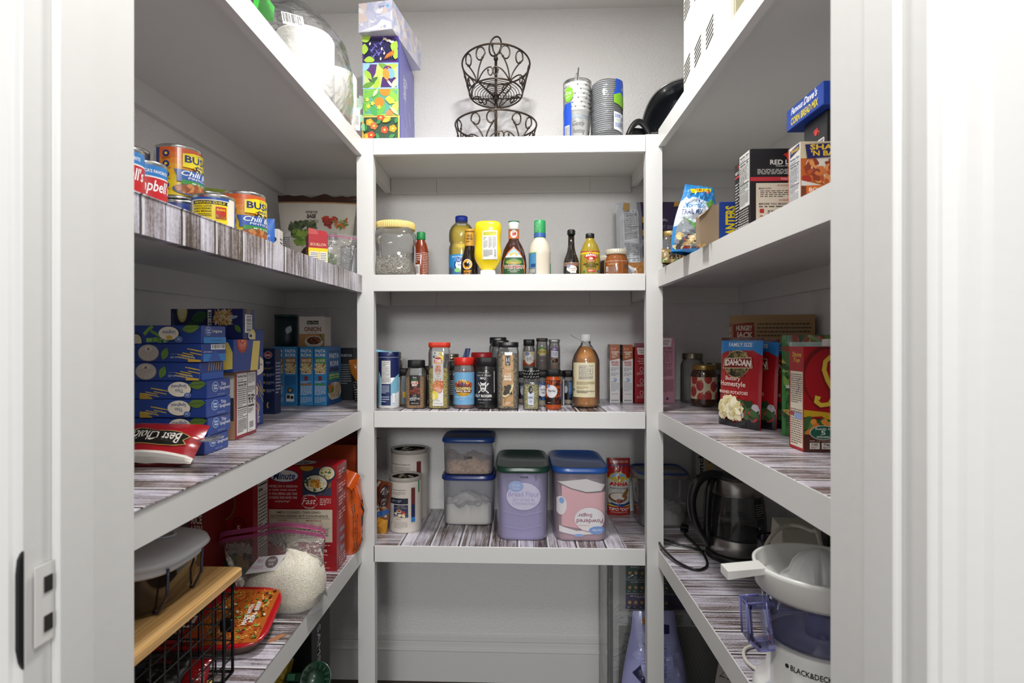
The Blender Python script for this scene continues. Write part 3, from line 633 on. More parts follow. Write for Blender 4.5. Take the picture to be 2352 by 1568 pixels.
# ---- pasta shelf
ZP = S['l3']+EPS
SPA = '#24418c'
def streaks(cv, x0, y0, x1, y1, n, slope, c='#d8b84a'):
    for k in range(n):
        a = cv.rnd.random(); x = x0+(x1-x0)*a*.55; L_ = (x1-x0)*cv.rnd.uniform(.3, .5); y = y0+(y1-y0)*cv.rnd.random()
        cv.stroke([(x, y), (x+L_, y+slope*L_)], .0016, c)
def spag_front(kind):
    def f(cv):
        n = {'lin': 1, 'net': 2, 'thin': 3}[kind]
        if n == 1:
            cv.ell(.02, .1, .10, .5, '#101828'); cv.ell(.02, .1, .085, .42, '#cfc8b0')
            cv.stroke([(.14, .5), (.2, .75), (.27, .95)], .006, '#7da84a'); cv.stroke([(.24, .7), (.36, .45), (.46, .5)], .005, '#6f9c44'); cv.blobs(.2, .08, .5, .3, ['#7da84a', '#8fb85c', '#5d8c3c'], 24, .0035, el=1)
            cv.ell(.52, .55, .16, .40, '#10204c'); cv.ell(.51, .56, .15, .37, CREAM); cv.text('Linguine', .42, .5, .61, .76, '#1e3c8a', .01, 180); cv.ell(.52, .33, .05, .12, '#d8b84a'); cv.wmark(.66, .24, .055, rot=180)
            cv.leaf(.84, .84, .034, .15, '#6f9040', .5, '#4f7030')
        if n == 2:
            cv.ell(.20, .5, .16, .46, '#8a8078'); cv.ell(.20, .52, .15, .44, '#c9bfb4'); cv.ell(.20, .70, .05, .16, '#e0d8cc'); cv.ell(.20, .72, .02, .08, '#8a7460')
            for q in range(6): cv.stroke([(.2, .7), (.2+.13*math.cos(q*PI/5+PI), .5+.38*math.sin(q*PI/5+PI))], .0006, '#a89a8c')
            cv.leaf(.45, .46, .024, 1.2, '#6f9440', .55, '#47682c'); streaks(cv, .62, .3, 1.05, .9, 7, -.8); cv.poly([(.8, .02), (.99, .02), (.99, .12), (.8, .2)], '#d0a840'); cv.text('NET WT 16 OZ (1 LB) 454g', .54, .18, .90, .32, '#c8ccd8', .01); cv.lines(.54, .42, .74, .48, 1, '#8a94b8')
        if n == 3:
            streaks(cv, -.02, .2, .45, .75, 7, -.75); cv.poly([(0, .0), (.2, .0), (.1, .25), (0, .3)], '#b8963c')
            cv.ell(.60, .52, .18, .44, '#10204c'); cv.ell(.59, .54, .17, .41, CREAM); cv.text('Thin', .53, .36, .65, .56, '#1e3c8a', .01, 180); cv.text('Spaghetti', .47, .60, .70, .84, '#1e3c8a', .01, 180); cv.wmark(.71, .22, .05, rot=180)
            cv.leaf(.86, .80, .034, .1, '#5f7c38', .5, '#3c5626')
    return f
def spag_end(kind):
    def f(cv):
        if kind == 'lin': cv.wmark(.26, .70, .12); cv.text('Linguine', .42, .58, .82, .80, '#e8e8ea', .01); cv.rect(.05, .02, 1, .36, '#2a86cc'); cv.text('BEST IF USED BY', .38, .15, .85, .22, '#1b3f78', .01)
        elif kind == 'net': cv.barcode(.35, .68, .95, .97); cv.rect(.04, .02, .98, .44, '#2a80c8'); cv.poly([(.25, .05), (.75, .05), (.62, .5), (.5, .72), (.4, .5)], '#2a5aac'); cv.text('BEST IF USED BY', .06, .52, .4, .58, '#e8e8ea', .01)
        elif kind == 'net2':
            for q in range(6): cv.stroke([(.38+q*.1, .98), (.34+q*.1, .5)], .0022, '#c8a43c')
            cv.rect(.04, .0, .98, .40, '#2a5cb4')
        else: cv.wmark(.33, .62, .14); cv.text('Thin', .56, .64, .78, .84, '#d8dce8', .01); cv.text('Spaghetti', .50, .38, .96, .62, '#d8dce8', .01); cv.text('NET WT 16 OZ', .42, .12, .72, .2, '#a8b4d0', .005)
    return f
sx_ = -.579; sl = .262; sd = .086; sh = .0338
kinds = ['thin', 'thin', 'thin', 'thin', 'net', 'net', 'lin']
names = ['blue spaghetti box, lowest of the stack behind the red bag', 'blue thin spaghetti box, second from the bottom of the stack', 'blue thin spaghetti box, third from the bottom of the stack', 'blue thin spaghetti box, in the middle of the stack', 'blue pasta box printed with garlic bulb, lower of the two garlic ones', 'blue pasta box printed with garlic bulb and barcode end', 'blue linguine box lying on top of the spaghetti stack']
offs = [(.008, .0, .00), (.010, .004, .015), (.012, .002, -.015), (.010, .003, .01), (-.002, 0, .01), (.004, .0, -.01), (.002, .001, .0)]
for k in range(7):
    dx, dy, a = offs[k]; kd = kinds[k]; ed = 'net2' if k == 4 else kd
    carton('pasta_box', names[k], 'pasta box', sx_-sl/2+dx, 1.030+sd/2+dy, ZP+k*sh+.0002*k, sl, sd, sh-.0004, SPA, a, 'stacked spaghetti boxes', F=lambda c, kd=kd: spag_front(kd)(c.sub(.52, 1)), R=spag_end(ed), coat=.2)
# second stack
def facts_side(cv): cv.rect(0, 0, 1, 1, '#8c2a34'); cv.nutri(.09, .05, .55, .97, '#e9e6e2', cal='200'); cv.rect(.55, .05, .93, .97, '#e9e6e2'); cv.lines(.57, .80, .9, .95, 8, '#333'); cv.lines(.57, .66, .9, .76, 4, '#555'); cv.blobs(.58, .5, .9, .62, ['#222222', '#333333'], 40, .002); cv.rect(.57, .44, .85, .47, '#333'); cv.lines(.57, .34, .8, .42, 3, '#555'); cv.barcode(.62, .08, .82, .22, vert=False)
carton('pasta_box', 'box with dark red edges and a white nutrition panel, standing behind the spaghetti stack', 'pasta box', -.700, 1.240, ZP, .205, .112, .1435, '#b08a6a', .05, F=lambda c: (c.rect(.86, .5, .99, .95, '#cfc8bc'), c.rect(.86, .28, .99, .62, '#3a3a42'), c.rect(.80, .05, .86, .98, '#b09050'), c.lines(.80, .05, .86, .98, 24, '#7a5a2a', .4, 1.)), R=facts_side, group='second pasta stack')
def lasagna_side(cv): cv.poly([(.6, .0), (.9, .0), (1.0, .96), (.72, .96)], '#e0c868'); cv.ell(.30, .90, .20, .32, '#a03424'); cv.ell(.30, .92, .15, .24, '#c8604c'); cv.blobs(.2, .8, .4, .98, ['#e0c0a0', '#b8402e'], 10, .003)
carton('pasta_box', 'blue lasagna box with a yellow ruffled noodle and tomato, on top of the nutrition-panel box', 'pasta box', -.700, 1.228, ZP+.1440, .225, .130, .068, SPA, .03, F=lambda c: c.poly([(.84, .05), (.99, .1), (.99, .6), (.95, .9), (.86, .96)], '#dcc460'), R=lasagna_side, group='second pasta stack')
def fork_front(cv):
    cv.barcode(.02, .05, .12, .96, vert=True); cv.blobs(.22, .5, .66, .95, ['#d8c48a', '#e6d8a8', '#c8a860', '#c88048'], 110, .0035, el=4); cv.poly([(.62, .72), (.72, .66), (.72, .82)], '#b8bcc4'); cv.stroke([(.62, .74), (.85, .74)], .004, '#b8bcc4'); cv.stroke([(.66, .66), (.8, .70)], .002, '#b8bcc4'); cv.leaf(.86, .35, .022, 2.2, '#5f8c3c', .5, '#3c6026')
    cv.ell(.44, .02, .1, .1, '#d8d4c8')
zt2 = ZP+.1440+.0685
carton('pasta_box', 'blue spaghetti box with fork picture and barcode end, top of the second stack', 'pasta box', X(516, 1.215), 1.245, zt2, .0780, .060, .066, '#202c66', .03, F=fork_front, R=lambda c: (streaks(c, .1, .6, .9, 1.0, 5, 2.5), c.barcode(.12, .22, .72, .82, vert=True), c.ell(.75, .08, .28, .26, '#e0cc70'), c.rect(.4, .04, .8, .2, '#e8e8e8'), c.rect(.48, .07, .72, .17, '#303030')), group='second pasta stack')
carton('pasta_box', 'dark blue box with lemon slice, left of the fork-picture box', 'pasta box', X(430, 1.215), 1.250, zt2, .0800, .060, .066, '#1c2656', .03, F=lambda c: (c.lines(.04, .1, .12, .9, 3, '#6a78a8', .4, .2, True), c.ell(.32, .92, .14, .36, '#d8c860'), c.ell(.32, .94, .11, .28, '#ece4b0'), c.leaf(.8, .75, .04, .3, '#2c5a38', .6, '#1c4028'), c.leaf(.62, .5, .03, .1, '#244c30', .5)), group='second pasta stack')
def spag_up(cv): cv.ell(.3, .83, .4, .06, '#b8a8b0'); cv.ell(.5, .62, .6, .1, CREAM); cv.text('Linguine', .1, .61, .9, .65, '#1e3c8a', .02); streaks(cv, .1, .35, 1.2, .5, 8, -.35); cv.ell(.4, .18, .3, .06, '#a89098'); cv.text('Spaghetti', .4, .02, .7, .16, '#e8e4d8', .02, 90)
carton('pasta_box', 'tall blue pasta box standing upright between the second stack and the navy elbows box', 'pasta box', -.700, 1.412, ZP, .105, .06, .238, '#264490', -.10, F=lambda c: (spag_up(c),), R=spag_up)
carton('pasta_box', 'blue spaghetti box standing upright just behind the nutrition-panel box', 'pasta box', -.690, 1.348, ZP, .125, .040, .145, '#2a4898', -.06, F=spag_up, R=spag_up)
def elbows(cv):
    cv.ell(.42, .90, .34, .055, '#c8c8cc'); cv.ell(.42, .90, .30, .045, '#a8222c'); cv.text('Barilla', .2, .88, .64, .92, '#f0f0f0', .02); cv.text('ELBOWS', .25, .77, .62, .795, '#d8dce8', .01); cv.text('No.41', .35, .74, .5, .755, '#8890a8', .01)
    for k in range(3): cv.ell(.12, .60-.12*k, .08, .02, '#c89a50'); cv.lines(.28, .57-.12*k, .95, .62-.12*k, 3, '#b8c0d4', .4, .2)
    cv.stroke([(.45, .18), (.38, .15), (.38, .12), (.45, .09)], .004, '#d0a040'); cv.lines(.1, .68, .9, .71, 2, '#d0a878', .4, .2)
carton('pasta_box', 'dark navy elbow pasta box with a red oval badge', 'pasta box', X(618, 1.62), 1.64, ZP, .0365, .036, .188, '#18264e', -.06, F=elbows, R=lambda c: (c.lines(.1, .3, .9, .8, 10, '#a8b0c8'),))
def roni_side(bg, name, band, btx):
    def f(cv):
        cv.text('PASTA', .10, .90, .90, .955, '#e8ecf0', .03); cv.text('RONI', .12, .83, .86, .885, '#e8ecf0', .03)
        cv.rect(.1, .72, .93, .81, band); cv.text(name, .16, .74, .86, .79, btx, .02)
        cv.rect(.1, .555, .93, .715, '#7a5a30'); cv.blobs(.12, .57, .9, .71, ['#e0cc94', '#ecdcb0', '#cdb478'], 90, .0028, el=5); cv.poly([(.12, .555), (.9, .555), (.8, .535), (.2, .535)], '#e0dcd4')
        cv.rect(.38, .43, .62, .50, '#8a2a2a'); cv.lines(.1, .38, .9, .42, 2, '#d8e4f0'); cv.rect(.1, .35, .93, .375, band); cv.lines(.1, .18, .93, .34, 8, '#e0ecf4', .5, .15); cv.lines(.1, .05, .93, .15, 5, '#bcd4e8', .5, .15)
    return f
def roni_side2(cv):
    roni_side(0, 'PARMESAN CHEESE', '#a8682c', '#f0e8d0')(cv); cv.rect(.05, .02, .96, .53, '#2c7ab8'); cv.lines(.1, .34, .92, .5, 7, '#1b4f80', .5, .15); cv.ell(.5, .26, .2, None, '#3a3428'); cv.ell(.5, .26, .12, None, '#b8a070'); cv.rect(.2, .07, .8, .2, '#d8dcdc'); cv.rect(.25, .12, .48, .18, '#333'); cv.ell(.64, .14, .12, None, '#222')
def roni_front(cv):
    cv.rect(0, 0, 1, 1, '#2f74b8'); cv.text('PASTA', .16, .80, .84, .88, '#e8ecf0', .03); cv.text('RONI', .22, .66, .80, .75, '#e8ecf0', .03); cv.rect(.12, .90, .88, .93, '#1b4f80'); cv.poly([(.15, .57), (.85, .57), (.8, .64), (.2, .64)], '#1b3f6c')
    cv.rect(.1, .42, .9, .54, '#4a9c48'); cv.text('ANGEL HAIR', .16, .49, .84, .525, '#e8f0e0', .02); cv.text('PASTA WITH HERBS', .16, .445, .84, .475, '#e8f0e0', .02); cv.ell(.55, .22, .48, .16, '#e8e4dc'); cv.blobs(.2, .12, .95, .36, ['#dcc690', '#ecdcb0', '#c8a860'], 160, .003, el=5); cv.blobs(.05, .22, .4, .34, ['#d8822a', '#c86a2a', '#5c8a34'], 24, .005)
    cv.rect(0, 0, 1, .08, '#1f5a9c')
RB = '#3c8cc6'
rp = [(637, '#a8682c', 'FETTUCCINE ALFREDO', None), (667, '#a8682c', 'PARMESAN CHEESE', roni_side2), (702, '#b07a30', 'PARMESAN CHEESE', None), (737, '#4a9c48', 'ANGEL HAIR HERBS', None)]
labs = ['sky-blue boxed pasta, leftmost of the four upright ones, half behind the navy box', 'sky-blue boxed pasta with a round dark seal low on its side, second of the four', 'sky-blue boxed pasta with torn corner, third of the four', 'sky-blue boxed pasta with green herb band and pasta plate, last of the four']
for k, (px, bc, nm, fn) in enumerate(rp):
    yy = 1.835+.004*(k % 2)
    carton('boxed_pasta', labs[k], 'pasta box', X(px, yy), yy+.067, ZP, .0435, .134, .191, RB, (.0, .0, .03, -.03)[k], 'sky-blue pasta boxes', F=fn or roni_side(0, nm, bc, '#f0e8d0'), R=roni_front if k == 3 else None)
def onion(cv):
    cv.rect(0, .40, 1, 1, '#e4ddd2'); cv.rect(0, 0, 1, .42, '#c08a52'); cv.rect(.30, .74, .76, .86, '#2a3428'); cv.text('Best Choice', .33, .765, .73, .84, '#d0c8a0', .02); cv.text('ONION', .2, .50, .86, .66, '#8a4a2a', .03); cv.text('SOUP & DIP MIX', .32, .44, .72, .47, '#7a5a40', .01)
    cv.text('DIP', .02, .26, .35, .38, '#cc9c66', .02); cv.ell(.58, .16, .36, .2, '#ded6c8'); cv.ell(.58, .2, .28, .13, '#6a3c24'); cv.blobs(.36, .1, .8, .3, ['#7a4426', '#a8683c', '#4a2818'], 40, .003); cv.stroke([(.82, .42), (.92, .2)], .004, '#4f7a3a')
zt = ZP+.1915
carton('soup_mix_box', 'cream and orange onion soup box sitting on the sky-blue pasta boxes', 'box', X(717, 1.86), 1.89, zt, .086, .055, .098, '#e0d8cc', -.06, F=onion, L=lambda c: (c.rect(0, 0, 1, .4, '#b88048'), c.rect(.2, .78, .8, .86, '#2a3428'), c.text('ONION', .15, .68, .85, .74, '#8a4a2a', .03)))
jar('canister', 'dark green canister with dotted rings, beside the onion box', 'canister', X(660, 1.92), 1.91, zt, [(.036, 0), (.037, .001), (.037, .099)], mat('#1b2f33', .35), cap=[(.0375, .099), (.0385, .100), (.0385, .1045), (.036, .106), (0, .106)], capm=mat('#2c4444', .35), capname='lid', bodyname='can_body', lab=(.004, .095, 3.6, lambda c: ([c.ell(.5+.06*math.cos(a), .75+.14*math.sin(a), .004, None, '#6a8488', 6) for a in [q*PI/8 for q in range(16)]], [c.ell(.5+.12*math.cos(a), .75+.26*math.sin(a), .004, None, '#6a8488', 6) for a in [q*PI/12 for q in range(24)]], [c.ell(.45+.09*math.cos(a), .2+.2*math.sin(a), .004, None, '#6a8488', 6) for a in [q*PI/12 for q in range(24)]], c.leaf(.66, .56, .03, 1.2, '#a8b4b4', .6))))
carton('salt_box', 'black spout box with white name, far corner beside the orange bag', 'box', X(797, 2.03), 2.045, ZP, .05, .05, .185, '#23282c', 0, F=lambda c: (c.text('MORTON', .1, .83, .9, .88, '#c8ccd0', .02), c.lines(.1, .3, .9, .7, 9, '#8a9094')))
pouch('snack_bag', 'crumpled orange bag with black and white side, in the far left corner', 'bag', (X(818, 1.98)+.03, 2.0, ZP), .075, .150, .05, mat('#c8761e', .3, coat=.5), (0, -.15, .3), F=lambda c: (c.poly([(0, 0), (.35, 0), (.2, .5), (0, .7)], '#2a2a2a'), c.lines(.02, .05, .2, .5, 8, '#d8d8d8', .4, .3), c.blobs(.4, .5, .8, .8, ['#a8441c', '#e09a3c', '#8a2c18'], 20, .008)), seed=31, wr=.012)
# red bag
def redbag(cv):
    cv.rect(.0, .0, 1, .13, '#e2ddd4'); cv.lines(.02, .02, .95, .11, 1, '#5a3a30', .5, .04); cv.rect(.0, .14, .14, .98, '#dcd6cc'); cv.rect(.03, .3, .1, .95, '#a82028')
    P = [(.46, .28), (.84, .28), (.93, .36), (.89, .46), (.93, .56), (.84, .68), (.50, .68), (.42, .58), (.44, .48), (.41, .38)]
    cv.poly(P, '#a89050'); cv.poly([((x-.67)*.95+.67, (y-.48)*.93+.48) for x, y in P], '#15130f'); cv.text('Best Choice', .46, .36, .86, .62, '#ded8cc', .01, 180, .1)
b = pouch('rice_bag', 'red plastic bag lying in front of the spaghetti stack, name upside down', 'bag', (-.640, .925, ZP+.006), .205, .082, .046, mat('#9c1620', .25, coat=.7), (-.85, 0, .02), F=redbag, seed=41, wr=.008, topth=.25, gusset=.3)
m2 = MB(); m2.M = Matrix.Translation((-.022, 0, 0)); m2.add([(.125, -.02, .03), (.152, -.012, .036), (.160, .0, .062), (.125, .012, .07), (.125, -.021, .03), (.152, -.013, .036), (.160, -.001, .062), (.125, .011, .07)], [(0, 1, 2, 3), (7, 6, 5, 4)], BAG); m2.obj('clear_end', b)
# ================================================================ shelves between the posts: top
ZT = S['c1']+.0006
def tissue(name, label, cx, cy, z, w, d, h, rot, edge, ground, draw, side='#6a68b4', sidedraw=None, bm=.02, group='tissue boxes in the tall stack'):
    def F(cv): cv.rect(.0, .0, 1, 1, edge); cv.rect(.045, .06, .955, .94, ground); draw(cv)
    return carton(name, label, 'tissue box', cx, cy, z, w, d, h, side, rot, group, F=F, R=sidedraw, coat=.15)
def t_orange(cv):
    for x, y, c in ((.2, .75, '#f0a830'), (.82, .5, '#f0a020'), (.6, .45, '#e0502a'), (.32, .6, '#e8703a'), (.15, .2, '#f0a830'), (.5, .92, '#e0502a'), (.25, .25, '#d84828')):
        for k in range(5): cv.ell(x+.055*math.cos(k*1.257), y+.075*math.sin(k*1.257), .05, None, c, 10)
        cv.ell(x, y, .03, None, '#f4d070', 10)
    for x, y, a in ((.45, .75, .8), (.7, .8, .2), (.92, .8, 1.2), (.42, .2, 2), (.8, .2, .4), (.1, .5, 1.3)): cv.leaf(x, y, .022, a, '#3d8a4a', .5)
    cv.leaf(.66, .82, .03, .5, '#f0b840', .5)
def t_green(cv):
    for x, y, a, c in ((.15, .8, .7, '#7cc04c'), (.35, .75, 1.3, '#5eb04a'), (.85, .75, 2.2, '#8cc850'), (.5, .2, .9, '#6ab84e'), (.3, .2, 2.0, '#4ea85a'), (.9, .3, 1.2, '#d8e060'), (.1, .4, 1.5, '#7cc04c')): cv.leaf(x, y, .045, a, c, .45)
    cv.ell(.62, .93, .15, .2, '#ec9030'); cv.ell(.46, .50, .14, None, '#ec8a2c'); cv.ell(.75, .07, .1, None, '#f08a50')
    for x, y in ((.15, .35), (.45, .3), (.12, .6), (.27, .45)):
        for k in range(5): cv.leaf(x+.03*math.cos(k*1.257), y+.04*math.sin(k*1.257), .010, k*1.257, '#ccdc4c', .5)
    cv.poly([(.62, .6), (.72, .74), (.85, .62), (.92, .45), (.75, .42)], '#cfe04a'); cv.leaf(.35, .85, .03, 1.0, '#e0ecb0', .35); cv.leaf(.88, .15, .04, 2.4, '#dce8a0', .25)
def t_bird(cv):
    cv.poly([(.045, .94), (.4, .94), (.36, .6), (.22, .25), (.1, .5)], '#5a3a78'); cv.poly([(.5, .06), (.95, .06), (.95, .4), (.8, .5), (.55, .45)], '#4f3070')
    for x, y, a, c in ((.15, .55, 2.2, '#a8d048'), (.3, .3, .8, '#4a7a40'), (.5, .65, .9, '#c8dc60'), (.82, .85, .2, '#b8d450'), (.1, .85, .9, '#9ccce8'), (.4, .2, 1.2, '#b0d048'), (.9, .2, 1.1, '#dce8b0'), (.15, .15, .3, '#6aa040'), (.6, .85, 2.6, '#7aa848')): cv.leaf(x, y, .04, a, c, .4)
    cv.ell(.70, .74, .12, .14, '#6b3a80'); cv.ell(.78, .58, .12, .2, '#86b8dc', rot=.3); cv.ell(.66, .56, .09, .22, '#e89a40', rot=.2); cv.ell(.72, .80, .025, None, '#d88030'); cv.poly([(.66, .4), (.74, .3), (.88, .08), (.78, .1), (.68, .28)], '#d8e0ec'); cv.poly([(.66, .38), (.72, .34), (.72, .26), (.68, .28)], '#d08030')
def t_purple(cv):
    for x, y in ((.25, .45), (.45, .3), (.5, .7), (.3, .2)):
        for k in range(6): cv.leaf(x+.03*k, y+.05*k, .018, (.9 if k % 2 else 2.3), ('#5a54a8', '#8480c8', '#453c8c')[k % 3], .22)
    for k in range(7): cv.leaf(.62+.055*k, .88-.03*k, .012, 2.2 if k % 2 else .6, '#ecdcd0', .6)
    for x, y, a in ((.1, .9, .4), (.2, .08, 0), (.9, .6, 1.2), (.95, .3, 1.4), (.06, .5, 1.5)): cv.leaf(x, y, .034, a, '#a8cc48', .7)
    for k in range(5): cv.leaf(.68+.05*k, .22+.03*k, .024, 1.0+.12*k, '#dc7a34', .2)
    for x, y in ((.22, .7), (.55, .5), (.62, .33), (.52, .12)): cv.leaf(x, y, .011, 1.4, '#ecdcd0', .5)
def side_plain(c, edge=None, script=None):
    def R(cv):
        cv.rect(0, 0, 1, 1, c); cv.rect(0, 0, .06, 1, edge or '#2e3cb0')
        if script: script(cv)
    return R
def scr(cv): cv.text('Kleenex', .28, .04, .52, .96, '#d0d2ea', .01, 270, .2)
def scr2(cv): cv.stroke([(.34, .95), (.42, .5), (.5, .1)], .004, '#b8badc'); cv.stroke([(.62, .9), (.7, .4)], .008, '#a8aad4')
xL_ = X(833, 1.745); wT = X(915, 1.745)-xL_; cx_ = xL_+wT/2; hT = .0805; dT = .27
tz = [ZT, ZT+hT+.0006, ZT+2*hT+.0012, ZT+3*hT+.0018]
tissue('tissue_box', 'tissue box with yellow border and orange flowers, bottom of the tall stack', cx_, 1.75+dT/2, tz[0], wT+.006, dT, hT, 0, '#f0c060', '#34503a', t_orange, '#6c6ab2', side_plain('#6c6ab2', '#2e3cb0', scr2))
tissue('tissue_box', 'tissue box with green border and oranges, second in the tall stack', cx_, 1.75+dT/2, tz[1], wT, dT, hT, 0, '#8cc858', '#62a894', t_green, '#6c6ab2', side_plain('#6664b0', '#2434c0', scr2))
tissue('tissue_box', 'tissue box with pale blue border and tropical bird, third in the tall stack', cx_-.001, 1.75+dT/2, tz[2], wT, dT, hT, 0, '#9cc8e8', '#c8dc80', t_bird, '#6c6ab2', side_plain('#6664b0', '#2434c0', scr))
tissue('tissue_box', 'tissue box with purple border and dark leaf pattern, fourth in the tall stack', cx_-.002, 1.75+dT/2, tz[3], wT, dT, hT, 0, '#54307c', '#22204a', t_purple, '#6c6ab2', side_plain('#6a68b4', '#2434c0'))
def t_marble(cv):
    cv.blobs(.03, .03, .97, .97, ['#c4c4da', '#d8c8c4', '#b8bcd8', '#e4e2e6', '#cfd0e0'], 60, .014); cv.poly([(.03, .03), (.97, .03), (.97, .25), (.7, .38), (.55, .2), (.3, .12)], '#e8e6ea'); cv.ell(.87, .82, .075, None, '#a8ccec', 7); cv.text('KL', .84, .78, .9, .86, '#4a7ab0', .02); cv.lines(.62, .74, .76, .84, 2, '#5a6a90', .4, .4); cv.ell(.78, .12, .045, None, '#a8b0cc', 7); cv.ell(.68, .1, .02, None, '#a8b0cc', 7)
x1, x2 = X(901, 1.712), X(967, 1.975); ang = -math.atan2(x2-x1, 1.975-1.712); wq, dq = .108, .268
ccx = x1+(-wq/2)*math.cos(ang)-(dq/2)*math.sin(ang); ccy = 1.712+(-wq/2)*math.sin(ang)+(dq/2)*math.cos(ang)
tissue('tissue_box', 'pale blue and pink marbled tissue box set askew on top of the stack', ccx, ccy, tz[3]+hT+.0006, wq, dq, .088, ang, '#dcdce6', '#d0d0de', t_marble, '#cfcedb', lambda cv: (cv.rect(0, 0, 1, 1, '#d2d0dc'), cv.blobs(.02, .04, .98, .96, ['#c4c4da', '#d8c8c4', '#b8bcd8', '#e0dee4'], 70, .014), cv.ell(.93, .5, .03, None, '#a8ccec', 7)))
# wire fruit basket, two tiers
bx, by = X(1139, 1.925), 1.925
WIRE = mat('#4a4038', .35, .75)
bk = thing('fruit_basket', 'two-tier dark bronze wire fruit basket with scrollwork against the back wall', 'basket', (bx, by, ZT))
mb = MB(); mb.tube([(0, 0, .012), (0, 0, .332)], .0048, WIRE, 12); mb.obj('pole', bk)
def ringpts(r, z, n=56, M=None): return [(M @ Vector((r*math.cos(2*PI*i/n), r*math.sin(2*PI*i/n), z))) if M else (r*math.cos(2*PI*i/n), r*math.sin(2*PI*i/n), z) for i in range(n)]
def spiral(cx, cy, r, a0, a1, n=16, k=.45): return [(cx+r*(1-(1-k)*i/n)*math.cos(a0+(a1-a0)*i/n), cy+r*(1-(1-k)*i/n)*math.sin(a0+(a1-a0)*i/n)) for i in range(n+1)]
def tier(name, r1, r2, z1, z2, nscroll, M, hub, tr=.0024):
    """bottom ring r1@z1, rim r2@z2"""
    mb = MB(M); mb.tube(ringpts(r2, z2), .0030, WIRE, 8, True); mb.tube(ringpts(r1, z1), .0027, WIRE, 8, True)
    t = mb.obj(name, bk)
    sb = MB(M); H_ = z2-z1
    def on(a, v): r = r1+(r2-r1)*v; return (r*math.cos(a), r*math.sin(a), z1+H_*v)
    dw = 2*PI/nscroll
    for k in range(nscroll):
        a0 = k*dw+.25
        for sg in (1, -1):
            # big curl under the rim, small curl lower, both spring from one foot
            P = []
            for i in range(13): t_ = i/12; P.append((sg*(.02+.30*t_**1.6)*dw, .02+.74*t_))
            cxx, cyy = sg*.19*dw, .76
            for i in range(1, 19):
                aa = (0 if sg > 0 else PI)+sg*(i/18)*PI*1.75; q = .13*(1-.35*i/18); P.append((cxx+q*dw*math.cos(aa), cyy+.23*(q/.13)*math.sin(aa)*1.0))
            pts = [on(a0+a, min(.99, v)) for a, v in P]; sb.tube(pts, tr, WIRE, 6); sb.sphere(pts[-1], .0042, WIRE, 8)
            P = []
            for i in range(9): t_ = i/8; P.append((sg*(.03+.40*t_)*dw, .02+.32*math.sin(t_*PI/2)))
            for i in range(1, 15):
                aa = PI/2-sg*(i/14)*PI*1.6; P.append((sg*.43*dw+.065*dw*math.cos(aa), .34-.12+.12*math.sin(aa)))
            pts = [on(a0+a, v) for a, v in P]; sb.tube(pts, tr*.9, WIRE, 6); sb.sphere(pts[-1], .0038, WIRE, 8)
    sb.obj('scrollwork', t)
    gb = MB(M)
    for k in range(9):
        r = r1*(k+1)/10.2; gb.tube(ringpts(r, z1-.012*(1-r/r1)*1.0, 40), .0012, WIRE, 5, True)
    for k in range(5):
        a = k*2*PI/5+.3; gb.tube([(0, 0, z1-.016), (r1*.5*math.cos(a), r1*.5*math.sin(a), z1-.010), (r1*math.cos(a), r1*math.sin(a), z1)], .0026, WIRE, 6)
    gb.lathe([(.010, z1-.022), (.012, z1-.014), (.010, z1-.006)], WIRE, 20); gb.obj('base_grid', t)
    return t
Mt = Matrix.Translation((0, 0, .245)) @ Matrix.Rotation(-.13, 4, 'X') @ Matrix.Translation((0, 0, -.245))
tier('upper_basket', .089, .114, .215, .318, 5, Mt, 0)
tier('lower_basket', .112, .136, .018, .110, 6, None, 0)
mb = MB(); mb.lathe([(.007, .330), (.008, .336), (.004, .342), (.006, .346), (0, .350)], WIRE, 16)
Mf = Matrix.Translation((-.002, -.004, .374)) @ Matrix.Rotation(.42, 4, 'Y') @ Matrix.Rotation(.75, 4, 'Z')
mb.tube([Mf @ Vector((.022*math.cos(2*PI*i/30), 0, .032*math.sin(2*PI*i/30))) for i in range(31)], .0028, WIRE, 8); mb.tube([(0, 0, .344), (-.009, 0, .362), (-.012, 0, .378)], .0026, WIRE, 6); mb.sphere((-.012, 0, .379), .0045, WIRE); mb.tube([(0, 0, .344), (.008, 0, .352), (.013, 0, .354)], .0026, WIRE, 6); mb.sphere((.014, 0, .355), .004, WIRE); mb.obj('finial', bk)
mb = MB()
for k in range(3): a = k*2*PI/3+.4; mb.sphere((.112*math.cos(a), .112*math.sin(a), .0085), .0085, WIRE, 10); mb.tube([(.112*math.cos(a), .112*math.sin(a), .010), (.112*math.cos(a), .112*math.sin(a), .02)], .003, WIRE, 6)
mb.obj('foot', bk)
# cups and lids in clear sleeves
PAPER = mat('#ececea', .5); SLV = film('#fdfdfd', .02, .15, 1.22, bump=.3, bs=40)
cpx = X(1326, 1.82)
ck = thing('cup_sleeve', 'stack of white paper cups in a clear sleeve with blue and green label', 'cups', (cpx, 1.82, ZT))
def cup_profile(z): return [(.030, z), (.0385, z+.102), (.0415, z+.103), (.0420, z+.106), (.0415, z+.109), (.037, z+.109), (.0285, z+.004)]
